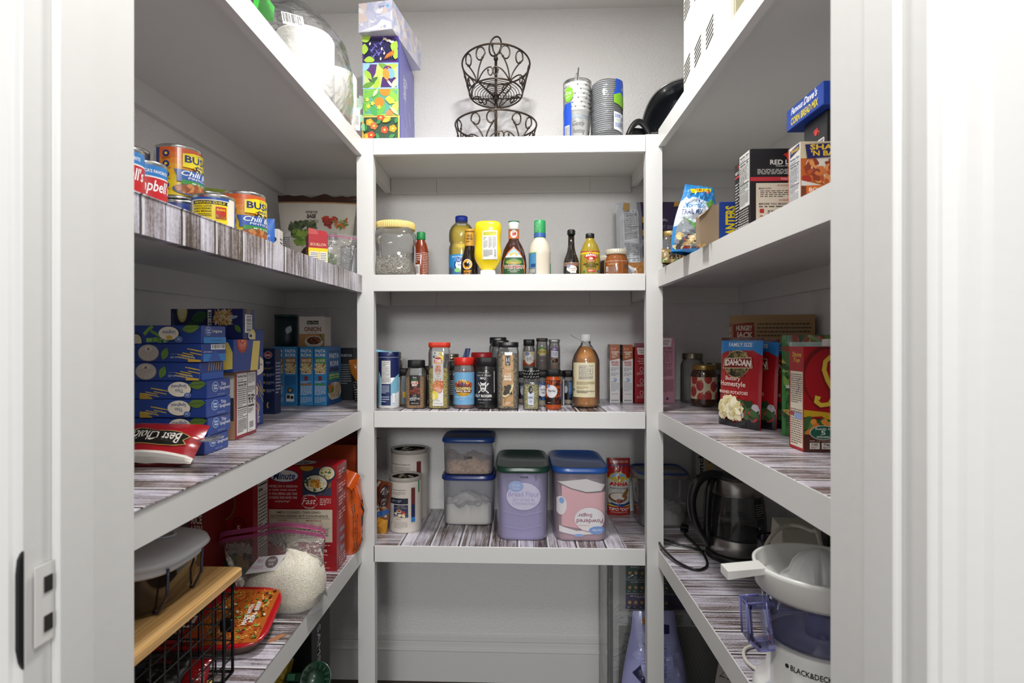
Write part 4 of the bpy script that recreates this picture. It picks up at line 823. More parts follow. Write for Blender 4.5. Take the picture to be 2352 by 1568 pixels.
# rim down nesting: mouth rims stack upward
for k in range(7):
    mb = MB(); mb.lathe(cup_profile(.0+k*.0135), PAPER, 40); c = mb.obj('cup', ck)
    if k == 0:
        m2 = MB(); pr = [(.030, 0), (.0385, .102)]
        def fn(u, v, q): a = -PI/2+(u/.1-.5)*2.6; r = .030+.0085*v/.102+q+.0003; return (r*math.cos(a), r*math.sin(a), v)
        cv = Canvas(m2, fn, .1, .102, du=.003); cv.rect(0, .82, 1, .85, '#9ab0c8'); cv.rect(0, .76, 1, .775, '#9ab0c8'); cv.rect(0, .12, 1, .14, '#9ab0c8'); cv.rect(0, .19, 1, .2, '#9ab0c8'); cv.text('Gently', .30, .50, .72, .68, '#4a4a4a', -.005, 0, .35); cv.text('heating', .30, .28, .74, .46, '#4a4a4a', -.005, 0, .35); m2.obj('print', c)
    else:
        m2 = MB()
        for i in range(7): a = -PI/2+(i-3)*.34+.1*k; m2.sphere((.0418*math.cos(a), .0418*math.sin(a), .099+k*.0135), .0028, mat('#44586e', .5), 6, sz=.5, sx=.9, sy=.9) if (i+k) % 2 else None
        if m2.v: m2.obj('wave_print', c)
mb = MB(); pr = [(.030, .0), (.0425, .08), (.0435, .15), (.0435, .200), (.030, .206), (.006, .214), (.003, .232)]
mb.lathe(pr, SLV, 40, fx=lambda r, z, a: r*(1+.03*noise.noise(Vector((math.cos(a)*2, math.sin(a)*2, z*30))))+.001); mb.obj('clear_sleeve', ck)
mb = MB(); mb.tube([(0, .0, .212), (.004, 0, .250)], .0018, mat('#3a3a3a', .6), 6); mb.obj('twist_tie', ck)
surf_label(ck, [(.0455, 0), (.0455, .3)], .0, .125, .85, lambda cv: (cv.poly([(.0, .0), (.95, .0), (1.0, .55), (1, 1), (.3, 1), (.05, .8)], '#2450c0'), cv.barcode(.35, .02, .85, .45)), a0=-PI/2-.95, rough=.25, coat=.4)
surf_label(ck, [(.046, 0), (.046, .3)], .128, .176, .75, lambda cv: (cv.ell(.5, .5, .48, .48, '#7cc02c'), cv.text('12 oz', .2, .48, .8, .72, '#f0f4e8', .02), cv.lines(.25, .25, .75, .4, 2, '#e8f0d8')), a0=-PI/2-.75, rough=.25, coat=.4)
lpx = X(1394, 1.80)
lk = thing('lid_sleeve', 'tall stack of grey cup lids in a clear sleeve with blue and green label', 'cup lids', (lpx, 1.80, ZT))
GLID = mat('#8b8d90', .45)
Lm = MB(); Lm.lathe([(.0415, 0), (.0455, .0012), (.0455, .0042), (.0435, .0055), (.0385, .0056), (.037, .002)], GLID, 40)
first = None
for k in range(29):
    if first is None: first = Lm.obj('lid', lk, (0, 0, .004)); o = first
    else: o = first.copy(); COL.objects.link(o); o.parent = lk
    o.location = (.0012*math.sin(k*.4), 0, .004+k*.0062)
mb = MB(); mb.lathe([(.0, .1835), (.030, .1830), (.0385, .176)], GLID, 40); mb.obj('top_lid', lk)
mb = MB(); mb.lathe([(.046, .0), (.049, .04), (.0478, .12), (.0475, .17), (.040, .187), (.01, .196), (0, .196)], SLV, 40, fx=lambda r, z, a: r*(1+.035*noise.noise(Vector((math.cos(a)*2+5, math.sin(a)*2, z*25))))+.0008); mb.obj('clear_sleeve', lk)
surf_label(lk, [(.0496, 0), (.0496, .3)], .06, .185, 1.15, lambda cv: (cv.poly([(.0, .62), (1, .60), (.95, .9), (.7, 1), (.1, 1), (.15, .85)], '#2450c0'), cv.poly([(.0, .42), (1., .28), (1, .6), (.4, .68), (.0, .60)], '#7cb82c'), cv.ell(.62, .78, .07, None, '#8fb0e0')), a0=-PI/2+.85, rough=.25, coat=.4)
surf_label(lk, [(.0500, 0), (.0500, .3)], .022, .085, .95, lambda cv: (cv.poly([(.0, .15), (.9, 0), (1, .9), (.0, 1)], '#d8dae0'), cv.text('DIXIE', .08, .72, .55, .88, '#3858a8', .02), cv.text('TO GO', .15, .55, .42, .66, '#88b040', .01), cv.lines(.08, .25, .8, .48, 4, '#4a68b0'), cv.lines(.62, .6, .9, .8, 3, '#4a68b0')), a0=-PI/2+.75, rough=.3, coat=.4)
# black handled carrier and roasting pan
BKP = mat('#17181a', .32, coat=.3)
h_ = thing('black_handle_tray', 'glossy black curved plastic handle piece leaning beside the roasting pan', 'kitchen tool', (X(1464, 1.85), 1.85, ZT), .2)
mb = MB()
P = []
for i in range(15): t_ = i/14; P.append((-.048+.096*t_, -.012, .002+.082*math.sin(PI*t_)**.75))
mb.tube(P, [.006+.004*math.sin(PI*i/14) for i in range(15)], BKP, 12); mb.obj('hoop', h_)
mb = MB(); mb.tube([(-.048, -.02, .006), (-.044, -.02, .038), (-.02, -.022, .036), (.004, -.02, .040), (.014, -.018, .030)], .0045, BKP, 10); mb.tube([(-.040, -.02, .036), (-.022, -.02, .008), (-.006, -.02, .004)], .005, BKP, 10); mb.obj('brace', h_)
mb = MB(); mb.add([(-.03, .0, .004), (.045, .0, .004), (.03, .004, .07), (-.012, .004, .07), (-.03, .01, .004), (.045, .01, .004), (.03, .012, .07), (-.012, .012, .07)], [(0, 1, 2, 3), (7, 6, 5, 4), (0, 4, 5, 1), (1, 5, 6, 2), (2, 6, 7, 3), (3, 7, 4, 0)], BKP); mb.obj('back_plate', h_)
pn = thing('roasting_pan', 'black enamel roasting pan with bright rolled rim tipped against the corner', 'pan', (X(1560, 1.92), 1.955, ZT+.133), (0, math.radians(-60), math.radians(50)))
mb = MB(); EN = mat('#1c1f24', .25, coat=.5)
mb.lathe([(0, -.055), (.075, -.055), (.092, -.046), (.104, .02), (.108, .062), (.106, .062), (.101, .018), (.088, -.043), (0, -.051)], EN, 48, 2.5, 1.1, .8); mb.obj('pan_body', pn)
mb = MB(); mb.tube([(.108*1.1*math.cos(a)*((abs(math.cos(a))**2.5+abs(math.sin(a))**2.5)**(-.4)), .108*.8*math.sin(a)*((abs(math.cos(a))**2.5+abs(math.sin(a))**2.5)**(-.4)), .063) for a in [2*PI*i/48 for i in range(48)]], .0032, mat('#a8a8a6', .3, .9), 8, True); mb.obj('rim', pn)
# vented white heater box on the right top shelf
hx0 = X(1567, 1.56); 
vb = thing('vented_heater', 'cream box with slanted black vent slots on its side, on the top right shelf', 'appliance', (hx0, 1.27, S['r1']+EPS))
IV = mat('#dcdad0', .4); mb = MB(); prof = []
def rr(x0, x1, y0, y1, r, n=8):
    P = []
    for cx, cy, a in ((x1-r, y1-r, 0), (x0+r, y1-r, PI/2), (x0+r, y0+r, PI), (x1-r, y0+r, 1.5*PI)):
        for i in range(n+1): P.append((cx+r*math.cos(a+PI/2*i/n), cy+r*math.sin(a+PI/2*i/n)))
    return P
R_ = rr(0, .34, 0, .30, .028); n = len(R_); mb.add([(x, y, 0) for x, y in R_]+[(x, y, .50) for x, y in R_], [(i, (i+1) % n, (i+1) % n+n, i+n) for i in range(n)]+[tuple(reversed(range(n))), tuple(range(n, 2*n))], IV); mb.obj('casing', vb)
mb = MB(); mb.box(.03, .31, -.003, .0, .03, .47, mat('#b0ab8a', .5), .002); mb.obj('front_panel', vb)
for gx in range(3):
    for gz in range(3):
        if gz == 2 and gx == 0: pass
        mb = MB()
        for k in range(5):
            y0 = .27-gx*.088; z0 = .055+gz*.165+k*.0105+.0*gx
            mb.add([(-.0006, y0, z0), (-.0006, y0-.050, z0+.012), (-.0006, y0-.050, z0+.0165), (-.0006, y0, z0+.0045)], [(0, 1, 2, 3)], mat('#151515', .7))
        mb.obj('vent', vb)

# ================================================================ paper towels (left top shelf)
ZL1 = S['l1']+.0006
PT_ = mat('#dddbd7', .9, bump=1., bs=120)
WRP = film('#fafafa', .03, .15, 1.25, bump=.35, bs=18)
pk = thing('paper_towel_pack', 'clear plastic pack of white paper towel rolls with a barcode, top left shelf', 'paper towels', (0, 0, 0))
rolls = []
for (px, yy, zz_) in ((700, 1.47, .172), (803, 1.66, .163)):
    x = min(X(px, yy), -.545); mb = MB(); mb.lathe([(.020, 0), (.072, 0), (.0745, .004), (.0745, zz_-.008), (.070, zz_), (.021, zz_), (.020, zz_-.02)], PT_, 56); r = mb.obj('roll', pk, (x, yy, ZL1+.001)); rolls.append((x, yy))
    m2 = MB(); m2.lathe([(.0205, .001), (.0205, zz_+.001), (.019, zz_+.001), (.019, .001)], mat('#b8966c', .8), 24); m2.obj('core', r)
def shell(c, rx, ry, z0, z1, seed, top=.7, n=48):
    mb = MB()
    for j in range(1): pass
    mb.lathe([(1, z0), (1.03, z0+(z1-z0)*.3), (1.0, z0+(z1-z0)*.62), (.92, z0+(z1-z0)*.8), (top, z0+(z1-z0)*.94), (.3, z1), (0, z1)], WRP, n, 2.3, 1, 1, (0, 0, 0), cap0=False, fx=lambda r, z, a: r*(1+.07*noise.noise(Vector((math.cos(a)*1.8+seed, math.sin(a)*1.8, z*9)))))
    mb.v = [Vector((c[0]+v.x*rx, c[1]+v.y*ry, v.z)) for v in mb.v]; return mb
sh_ = shell((-.585, 1.53), .118, .225, ZL1+.002, ZL1+.245, 3.); wrp = sh_.obj('clear_wrap', pk)
# prints that sit on the wrap, facing the aisle
def patch(parent, name, c, ang, w, h, draw, tilt=0):
    mb = MB(Matrix.Translation(c) @ Matrix.Rotation(ang, 4, 'Z') @ Matrix.Rotation(tilt, 4, 'X')); cv = Canvas(mb, lambda u, v, q: (u-w/2, -q-.08*((u/w-.5)**2)*w*-1, v), w, h, du=w/8); draw(cv); return mb.obj(name, parent)
patch(wrp, 'barcode', (X(676, 1.34), 1.340, 1.985), .55, .052, .055, lambda c: c.barcode(.02, .02, .98, .98), -.6)
patch(wrp, 'green_print', (X(606, 1.31), 1.31, 1.985), .5, .05, .075, lambda c: (c.poly([(0, 0), (.9, .0), (1, .6), (.6, 1), (.1, .8)], '#3aa83a'),), -.3)
patch(wrp, 'green_print', (X(826, 1.72), 1.725, 1.880), .5, .03, .12, lambda c: c.blobs(.1, .05, .95, .95, ['#2f6a34', '#3f8a40', '#25552a'], 20, .008), -.1)
patch(wrp, 'ingredient_print', (X(806, 1.655), 1.652, 1.856), .45, .055, .065, lambda c: (c.rect(0, 0, 1, 1, '#a8c8dc'), c.lines(.05, .1, .6, .9, 8, '#2a4a6a'), c.barcode(.66, .1, .97, .7)), 0)
mb = MB(); mb.tube([(X(652, 1.35), 1.35, Z(103, -.5, 1.35)), (X(690, 1.42), 1.42, Z(150, -.5, 1.42)), (X(722, 1.5), 1.5, Z(186, -.5, 1.5))], .0012, mat('#b04a68', .5), 6); mb.obj('pink_strip', wrp)

# ================================================================ second back shelf: sauces
ZS = S['c2']+.0006
def seeds(): return grains('#4a443c', '#cfc2ac', '#f0e8da', 420, .7, 'chia_mix')
chz = jar('storage_jar', 'square clear plastic jar half full of chia seeds, cream screw lid', 'jar', X(908, 1.79), 1.79, ZS, [(.052, 0), (.0615, .004), (.064, .014), (.0635, .030), (.059, .045), (.0575, .062), (.059, .090), (.0635, .108), (.0645, .122), (.0625, .134), (.056, .142), (.054, .149)], CLEARD,
    cap=[(.0605, .146), (.0615, .148), (.0615, .164), (.059, .1685), (.0, .169)], capm=mat('#e0c77c', .4), capname='lid', sq=3.6, rot=.05, caprib=60, bodyname='jar_body')
mb = MB(); N_ = 40; vs = []
def seedtop(x, y): return .054+.22*(x+.0)+.004*math.sin(x*90)+.15*y
for j, (r, z) in enumerate(((.050, .002), (.0595, .006), (.0615, .016), (.061, .030), (.0565, .045), (.055, 9), (.03, 9), (0.0001, 9))):
    for i in range(N_):
        a = 2*PI*i/N_; ca, sa = math.cos(a), math.sin(a); k = (abs(ca)**3.6+abs(sa)**3.6)**(-1/3.6); x, y = r*k*ca, r*k*sa; vs.append((x, y, z if z < 1 else max(.046, seedtop(x, y)+.014)))
mb.add(vs, [(j*N_+i, j*N_+(i+1) % N_, (j+1)*N_+(i+1) % N_, (j+1)*N_+i) for j in range(7) for i in range(N_)], seeds(), True); mb.obj('seeds', chz)
mb = MB(); cvv = Canvas(mb, lambda u, v, q: (.0585+q+.003*math.sin(PI*v/.085), u-.025, .030+v), .05, .085, dv=.01); cvv.rect(0, 0, 1, 1, '#6a4a88'); cvv.rect(.08, .05, .92, .95, '#e4e4ea'); cvv.lines(.15, .1, .85, .9, 12, '#6a6a78'); mb.obj('label', chz)
jar('sauce_bottle', 'red chili sauce bottle with green cap, beside the seed jar', 'bottle', X(966, 1.875), 1.885, ZS, [(.024, 0), (.0255, .004), (.0255, .065), (.0245, .095), (.019, .118), (.013, .130), (.012, .134)], mat('#7a2c10', .2, coat=.6), cap=[(.0130, .132), (.0142, .134), (.0142, .156), (.0120, .158), (0, .158)], capm=mat('#1f8a48', .4), caprib=20,
    labs=[(.008, .092, 2.6, lambda c: (c.lines(.08, .55, .36, .95, 5, '#d8c8c0'), c.rect(.08, .05, .36, .5, '#d8c8c0'), c.barcode(.1, .06, .34, .45), c.lines(.5, .08, .98, .98, 14, '#d8b8a8', .4, .12)), dict(a0=-PI/2+.35))])
oz = [(.038, 0), (.042, .003), (.0425, .020), (.0425, .072), (.0425, .104), (.041, .112), (.0385, .118), (.0385, .122), (.042, .130), (.0425, .150), (.041, .162), (.034, .176), (.022, .187), (.0195, .191), (.0195, .196)]
OIL = film('#f0d840', .25, .08, 1.4, body='#d8b81c')
oil = jar('oil_bottle', 'tall yellow cooking oil bottle with blue cap and blue label', 'bottle', X(1060, 1.93), 1.93, ZS, [(r, z*1.045) for r, z in oz], CLEAR, cap=[(.0195, .199), (.0205, .200), (.0205, .217), (.0185, .219), (0, .219)], capm=mat('#1b38a0', .4), caprib=36, cont=[(r-.0015, z*1.045) for r, z in oz[:-3]]+[(0, .185)], contm=mat('#e6ca24', .15, coat=.6), contname='oil',
    labs=[(.004, .086, 3.6, lambda c: (c.rect(0, 0, 1, 1, '#2a8ccc'), c.text('FREE OF TRANS FAT', .30, .88, .62, .94, '#d8ecf8', .01), c.ell(.56, .58, .20, .26, '#14386c'), c.ell(.58, .58, .19, .25, '#eceef0'), c.text('Vegetable', .44, .50, .78, .62, '#1a4a8c', .01), c.text('Oil', .52, .40, .62, .48, '#1a4a8c', .01), c.wmark(.46, .78, .075), c.ell(.44, .36, .07, .09, '#8cc87c'), c.text('48 FL OZ (1.5 QT) 1.42L', .36, .06, .7, .11, '#e8f0f8', .01)), dict(a0=-PI/2))])
DKB = mat('#1d100c', .12, coat=.8)
jar('sauce_bottle', 'dark brown sauce bottle with gold neck band and round bull badge', 'bottle', X(1079, 1.845), 1.845, ZS, [(.026, 0), (.0285, .004), (.0285, .045), (.027, .062), (.020, .085), (.0165, .100), (.0160, .150)], DKB, cap=[(.0155, .1495), (.0160, .150), (.0160, .158), (0, .159)], capm=mat('#c8922c', .35),
    labs=[(.104, .148, 2*PI-.01, lambda c: (c.rect(0, 0, 1, 1, '#c8952e'), c.text('WILD', .42, .62, .58, .80, '#20140c', .03), c.text('WINGS', .40, .42, .60, .58, '#20140c', .03), c.lines(.40, .25, .60, .35, 1, '#20140c', .6, .1)), dict(a0=-PI/2-.0)),
          (.004, .062, 2.4, lambda c: (c.ell(.45, .68, .24, None, '#e8e0d0'), c.ell(.45, .68, .215, None, '#e8a020'), c.ell(.45, .64, .13, .09, '#181210'), c.ell(.38, .70, .06, .07, '#181210'), c.poly([(.36, .5), (.39, .5), (.40, .62), (.35, .62)], '#181210'), c.poly([(.5, .5), (.53, .5), (.54, .62), (.49, .62)], '#181210'), c.poly([(.42, .76), (.55, .90), (.50, .72)], '#e8e0d0'), c.text('HONEY', .28, .22, .66, .36, '#e8a020', .03), c.text('BBQ', .32, .02, .6, .18, '#e8a020', .03)), dict(a0=-PI/2-.1))])
YEL = mat('#f0d20e', .3, coat=.35)
mu = jar('mustard_bottle', 'yellow squeeze mustard bottle standing upside down on its white cap', 'bottle', X(1121, 1.775), 1.775, ZS, [(.018, .016), (.024, .024), (.036, .042), (.0415, .056), (.0425, .070), (.0415, .084), (.0395, .098), (.0395, .112), (.0405, .124), (.0425, .136), (.0425, .148), (.0405, .158), (.036, .1655), (.028, .168), (0, .168)], YEL, cap=[(.024, 0), (.0245, .002), (.0235, .017), (0, .0175)], capm=mat('#ecebe6', .4), sx=1, sy=.68, sq=2.5, rot=-.08, capsq=2.2)
mb = MB(); cvv = Canvas(mb, lambda u, v, q: (u-.014, -.0285-.0035*math.sin(PI*min(1, max(0, (v)/.1)))-q+(abs(u-.023)/.023)**3*.0025, .048+v), .046, .088, du=.004, dv=.008); cvv.rect(0, 0, 1, 1, '#c8c8c4'); cvv.rect(.02, .01, .98, .99, '#ecebe4'); cvv.rect(.05, .82, .95, .96, '#e8d83c'); cvv.lines(.08, .84, .9, .94, 3, '#5a7a4a'); cvv.text('Nutrition', .08, .74, .3, .78, '#303030', .02); cvv.text('Facts', .08, .69, .22, .73, '#303030', .02); cvv.lines(.08, .4, .38, .66, 7, '#888'); cvv.lines(.42, .4, .65, .78, 9, '#666'); cvv.lines(.7, .4, .93, .78, 9, '#666'); cvv.lines(.08, .1, .7, .34, 6, '#777'); cvv.barcode(.76, .05, .94, .34, vert=True); mb.obj('back_label', mu)
wz = [(.030, 0), (.036, .004), (.0385, .014), (.0400, .040), (.0385, .062), (.032, .090), (.023, .108), (.017, .118), (.0155, .124), (.0155, .158)]
def west(c):
    P = [(.08, .0), (.92, .0), (.97, .1), (.90, .5), (.74, .8), (.5, .985), (.26, .8), (.10, .5), (.03, .1)]
    c.poly(P, '#d0743c'); c.poly([((x-.5)*.90+.5, (y-.45)*.94+.44) for x, y in P], '#2a5230'); c.poly([(.22, .66), (.78, .66), (.68, .80), (.5, .93), (.32, .80)], '#9cc0d4'); c.ell(.5, .70, .16, .09, '#e8b060'); c.poly([(.2, .64), (.3, .72), (.4, .67), (.5, .74), (.6, .67), (.7, .72), (.8, .64), (.82, .6), (.18, .6)], '#dce4ec'); c.poly([(.15, .56), (.85, .56), (.82, .63), (.18, .63)], '#2f5a3c'); c.ell(.5, .48, .28, .08, '#7a9a40')
    c.text('THE', .43, .49, .57, .53, '#6a2418', .02); c.text('ORIGINAL', .28, .42, .72, .475, '#e09050', .02); c.text('WESTERN', .155, .26, .865, .385, '#efe8dc', .055); c.text('WESTERN', .17, .275, .85, .37, '#9c1f24', .02); c.text('SWEET & SMOOTH', .3, .2, .7, .23, '#c8d0b8', .01); c.text('DRESSING', .38, .15, .62, .18, '#c8d0b8', .01)
jar('dressing_bottle', 'dark dressing bottle with arched green western label and white and green cap', 'bottle', X(1180, 1.83), 1.835, ZS, wz, mat('#3a1610', .12, coat=.8), cap=[(.0165, .154), (.0172, .156), (.0172, .176), (.0165, .1775), (0, .178)], capm=mat('#e4e2da', .4), sx=1.02, sy=.62, sq=2.2,
    labs=[(.002, .100, 2.35, west, dict(dv=.006)), (.125, .156, 3.3, lambda c: (c.rect(0, 0, 1, 1, '#cc6c34'), c.ell(.5, .5, .20, .42, '#e8e2d8'), c.blobs(.40, .35, .60, .62, ['#a82a20'], 9, .0028), c.poly([(.55, .5), (.66, .62), (.6, .42)], '#a82a20')), dict(off=.0008))])
mb = MB(); mb.lathe([(.0174, .0), (.0178, .001), (.0178, .003), (0, .0032)], mat('#1f7a4c', .4), 40)
mb.obj('cap_disc', bpy.data.objects['dressing_bottle'], (0, 0, .1775))
rz = [(.032, 0), (.0345, .004), (.0345, .075), (.0355, .080), (.0345, .085), (.033, .096), (.027, .112), (.0185, .124), (.0175, .128)]
jar('dressing_bottle', 'creamy white dressing bottle with tall green cap and blue band', 'bottle', X(1240, 1.83), 1.835, ZS, rz, mat('#ddd3c0', .2, coat=.5), cap=[(.0178, .127), (.0182, .128), (.0182, .181), (.017, .1825), (0, .1825)], capm=mat('#2f9c58', .4),
    labs=[(.004, .078, 1.15, lambda c: (c.rect(.0, .0, 1, 1, '#4a8ab8'), c.poly([(0, .75), (1, .85), (1, 1), (0, 1)], '#5aa04c'), c.blobs(.3, .55, .95, .7, ['#e89a30', '#e8e0c8', '#5a9c40'], 14, .004), c.rect(.1, .05, .9, .35, '#7a7468'), c.lines(.15, .1, .9, .3, 5, '#e0e0e0'), c.rect(.5, .38, .95, .52, '#1f4a80')), dict(a0=-PI/2-.95)), (.004, .045, .35, lambda c: c.rect(0, 0, 1, 1, '#3a9050'), dict(a0=-PI/2+1.3)),
          (.1285, .1415, 2*PI-.01, lambda c: c.rect(0, 0, 1, 1, '#3a62a8'), dict(off=.0012)), (.142, .178, 1.6, lambda c: c.lines(.05, .05, .45, .95, 7, '#a8d8b8', .4, .3), dict(off=.0012, a0=-PI/2-.2))])
jar('sauce_bottle', 'slim dark worcestershire bottle with black cap and tan label', 'bottle', X(1312, 1.83), 1.83, ZS, [(.022, 0), (.0245, .003), (.0245, .046), (.0225, .058), (.0135, .082), (.0105, .100), (.0098, .138)], mat('#160c08', .1, coat=.9), cap=[(.0120, .136), (.0125, .137), (.0125, .148), (.0105, .152), (0, .153)], capm=BLACK, caprib=18,
    labs=[(.002, .046, 2.9, lambda c: (c.rect(0, 0, 1, 1, '#8c6a58'), c.ell(.5, .55, .24, .24, '#e4dfd6'), c.rect(.42, .25, .7, .45, '#e4dfd6'), c.text('Worcestershire', .34, .54, .68, .64, '#8a5a34', .01), c.text('Sauce', .48, .40, .64, .50, '#8a5a34', .01), c.wmark(.34, .74, .085), c.lines(.3, .08, .7, .22, 2, '#5a4030'), c.rect(0, .95, 1, 1, '#a88a74')), {})])
CIDER = mat('#a08a28', .12, coat=.8)
def vinegar(c):
    c.rect(0, 0, 1, 1, '#b8302a'); c.rect(.03, 0, .97, .94, '#ecd81a'); c.poly([(.24, .74), (.30, .86), (.5, .93), (.70, .86), (.76, .74), (.68, .74), (.66, .68), (.58, .64), (.42, .64), (.34, .68), (.32, .74)], '#b8242a'); c.text('BRAGG', .31, .76, .69, .85, '#f0eee0', .03, arc=.04); c.ell(.5, .695, .07, .04, '#e4d4b8'); c.rect(.33, .575, .67, .62, '#b8302a'); c.text('ORGANIC', .38, .583, .62, .612, '#f0e8c0', .02)
    c.text('RAW - UNFILTERED', .35, .535, .65, .555, '#2a2a2a', .01); c.text('APPLE CIDER', .20, .43, .80, .51, '#2c2a18', .035); c.text('VINEGAR', .30, .345, .70, .42, '#2c2a18', .035); c.text('With The Mother', .32, .295, .68, .32, '#2a2a2a', .0); c.rect(.36, .17, .66, .26, '#b8302a'); c.lines(.4, .19, .62, .24, 2, '#f0e8c0'); c.ell(.24, .17, .05, None, '#3a7a3a'); c.rect(.72, .14, .82, .22, '#2a5a9c'); c.text('FL OZ (473 mL)', .32, .05, .68, .085, '#2a2a2a', .01); c.text('CERTIFIED ORGANIC', .34, .115, .66, .14, '#2a2a2a', .0)
jar('vinegar_bottle', 'small apple cider vinegar bottle with yellow and red label, black cap', 'bottle', X(1355.5, 1.82), 1.825, ZS, [(.028, 0), (.0315, .004), (.0315, .068), (.0305, .082), (.024, .100), (.016, .114), (.0125, .119), (.0122, .128)], CIDER, cap=[(.0130, .124), (.0135, .125), (.0135, .137), (.0115, .1385), (0, .1385)], capm=BLACK, sx=1, sy=.96, caprib=24, labs=[(.002, .080, 2.8, vinegar, {}), (.002, .078, .55, lambda c: (c.rect(0, 0, 1, 1, '#d8c81c'), c.lines(.1, .05, .9, .95, 20, '#3a3a20')), dict(a0=-PI/2+1.72))])
LIDW = mat('#cfc8b4', .35, .2)
jar('glass_jar', 'dark jar with cream lid, half hidden behind the white-labelled jar', 'jar', X(1396, 1.90), 1.905, ZS, [(.028, 0), (.030, .004), (.030, .055), (.026, .064)], mat('#2a1a0c', .15, coat=.8), cap=[(.0275, .062), (.028, .063), (.028, .078), (.0265, .0795), (0, .080)], capm=LIDW, capname='lid', bodyname='jar_body')
jar('glass_jar', 'short amber jar with pale metal lid and white handwritten-style label', 'jar', X(1416, 1.815), 1.82, ZS, [(.030, 0), (.0365, .004), (.0375, .012), (.0375, .046), (.033, .060), (.0305, .066), (.0305, .07)], mat('#8a4c1c', .15, coat=.8), cap=[(.0325, .070), (.0335, .071), (.0335, .084), (.032, .0858), (0, .086)], capm=LIDW, capname='lid', bodyname='jar_body', caprib=30,
    labs=[(.004, .048, 3.4, lambda c: (c.rect(0, 0, 1, 1, '#dcdad6'), c.barcode(.17, .1, .24, .6, vert=True), c.lines(.26, .15, .5, .6, 6, '#8a8a8a'), c.text("Ro", .62, .45, .90, .75, '#4a4a4a', -.01, 0, .4), c.lines(.26, .7, .5, .82, 2, '#c8b48a')), {})])
def croc(c):
    c.poly([(0, 0), (.36, 0), (.34, 1), (0, 1)], '#b9bcc2'); c.rect(.36, 0, 1, 1, '#3a2c50'); c.poly([(.33, 0), (.37, 0), (.37, 1), (.31, 1)], '#8a8c96')
    c.nutri(.10, .50, .32, .90, '#cfd1d6', '#2a2a30', cal='35'); c.lines(.11, .30, .31, .48, 9, '#70737c'); c.lines(.11, .22, .31, .29, 3, '#50535c'); c.rect(.12, .15, .32, .20, '#c4c6cc'); c.lines(.13, .155, .31, .195, 2, '#303030'); c.poly([(.10, .90), (.20, .88), (.21, .98), (.12, .99)], '#b08c50'); c.rect(.2, .07, .24, .12, '#303030')
    for x, y in ((.36, .72), (.36, .55), (.86, .93), (.95, .86), (.40, .96)): c.poly([(x, y), (x+.10, y+.01), (x+.10, y+.075), (x+.01, y+.08)], '#b0843c'); c.poly([(x+.015, y+.012), (x+.085, y+.02), (x+.085, y+.065), (x+.02, y+.07)], '#c8a058')
    c.text('Crafts.', .6, .74, .76, .78, '#c8c4d0', .01); c.text('NOT BREAD', .6, .64, .92, .69, '#8a84a0', .01); c.lines(.55, .36, .82, .6, 7, '#8a84a0'); c.rect(.36, .22, 1, .28, '#9c7c34')
pouch('crouton_bag', 'silver and deep purple crouton bag behind the right post, nutrition panel showing', 'bag', ((X(1419, 1.97)+X(1568, 1.97))/2, 1.975, ZS), X(1568, 1.97)-X(1419, 1.97), .276, .055, mat('#3a2c50', .25, coat=.6), (-.05, 0, .0), F=croc, seed=51, wr=.010, topw=1.04, gusset=.9)
pouch('snack_pouch', 'small brown pouch lying behind the white-labelled jar by the post', 'bag', (X(1460, 1.87), 1.86, ZS), .072, .060, .03, mat('#8a5c2c', .35, coat=.4), (-.4, 0, -.2), F=lambda c: (c.poly([(0, 0), (.5, .35), (0, 1)], '#b8b8bc'), c.stroke([(.0, 1), (.5, .35), (.6, 0)], .001, '#c8a060')), seed=52, wr=.006)
# ---- third back shelf: spices
ZR = S['c3']+EPS
def spice(name, label, px, Y, r, h, caph, bodym, capm, capr=None, sq=2., labs=None, neck=.86, content=None, caprib=48, capsq=2., shoulder=.012, group=None, z=None, bodyn='jar_body', conth=None, sy=1, capname='cap', rot=0):
    capr = capr or r*.92; hb = h-caph
    pr = [(r*.88, 0), (r*.99, .003), (r, .008), (r, hb-shoulder-.006), (r*.97, hb-shoulder), (r*neck, hb-.003), (r*neck*.98, hb+.001)]
    ct = None
    if content: ct = [(r*.86, .0015), (r*.97, .004), (r*.985, .009)]+[(r*.985, min(conth or 9, hb-shoulder-.008)), (0, min(conth or 9, hb-shoulder-.008)+.0005)]
    return jar(name, label, 'spice jar' if name == 'spice_jar' else 'bottle', X(px, Y), Y, ZR if z is None else z, pr, bodym, cap=[(capr*.98, hb-.001), (capr, hb), (capr, h-.0025), (capr*.95, h), (0, h)], capm=capm, sq=sq, labs=labs, cont=ct, contm=content, caprib=caprib, capsq=capsq, group=group, bodyname=bodyn, sy=sy, capname=capname, rot=rot)
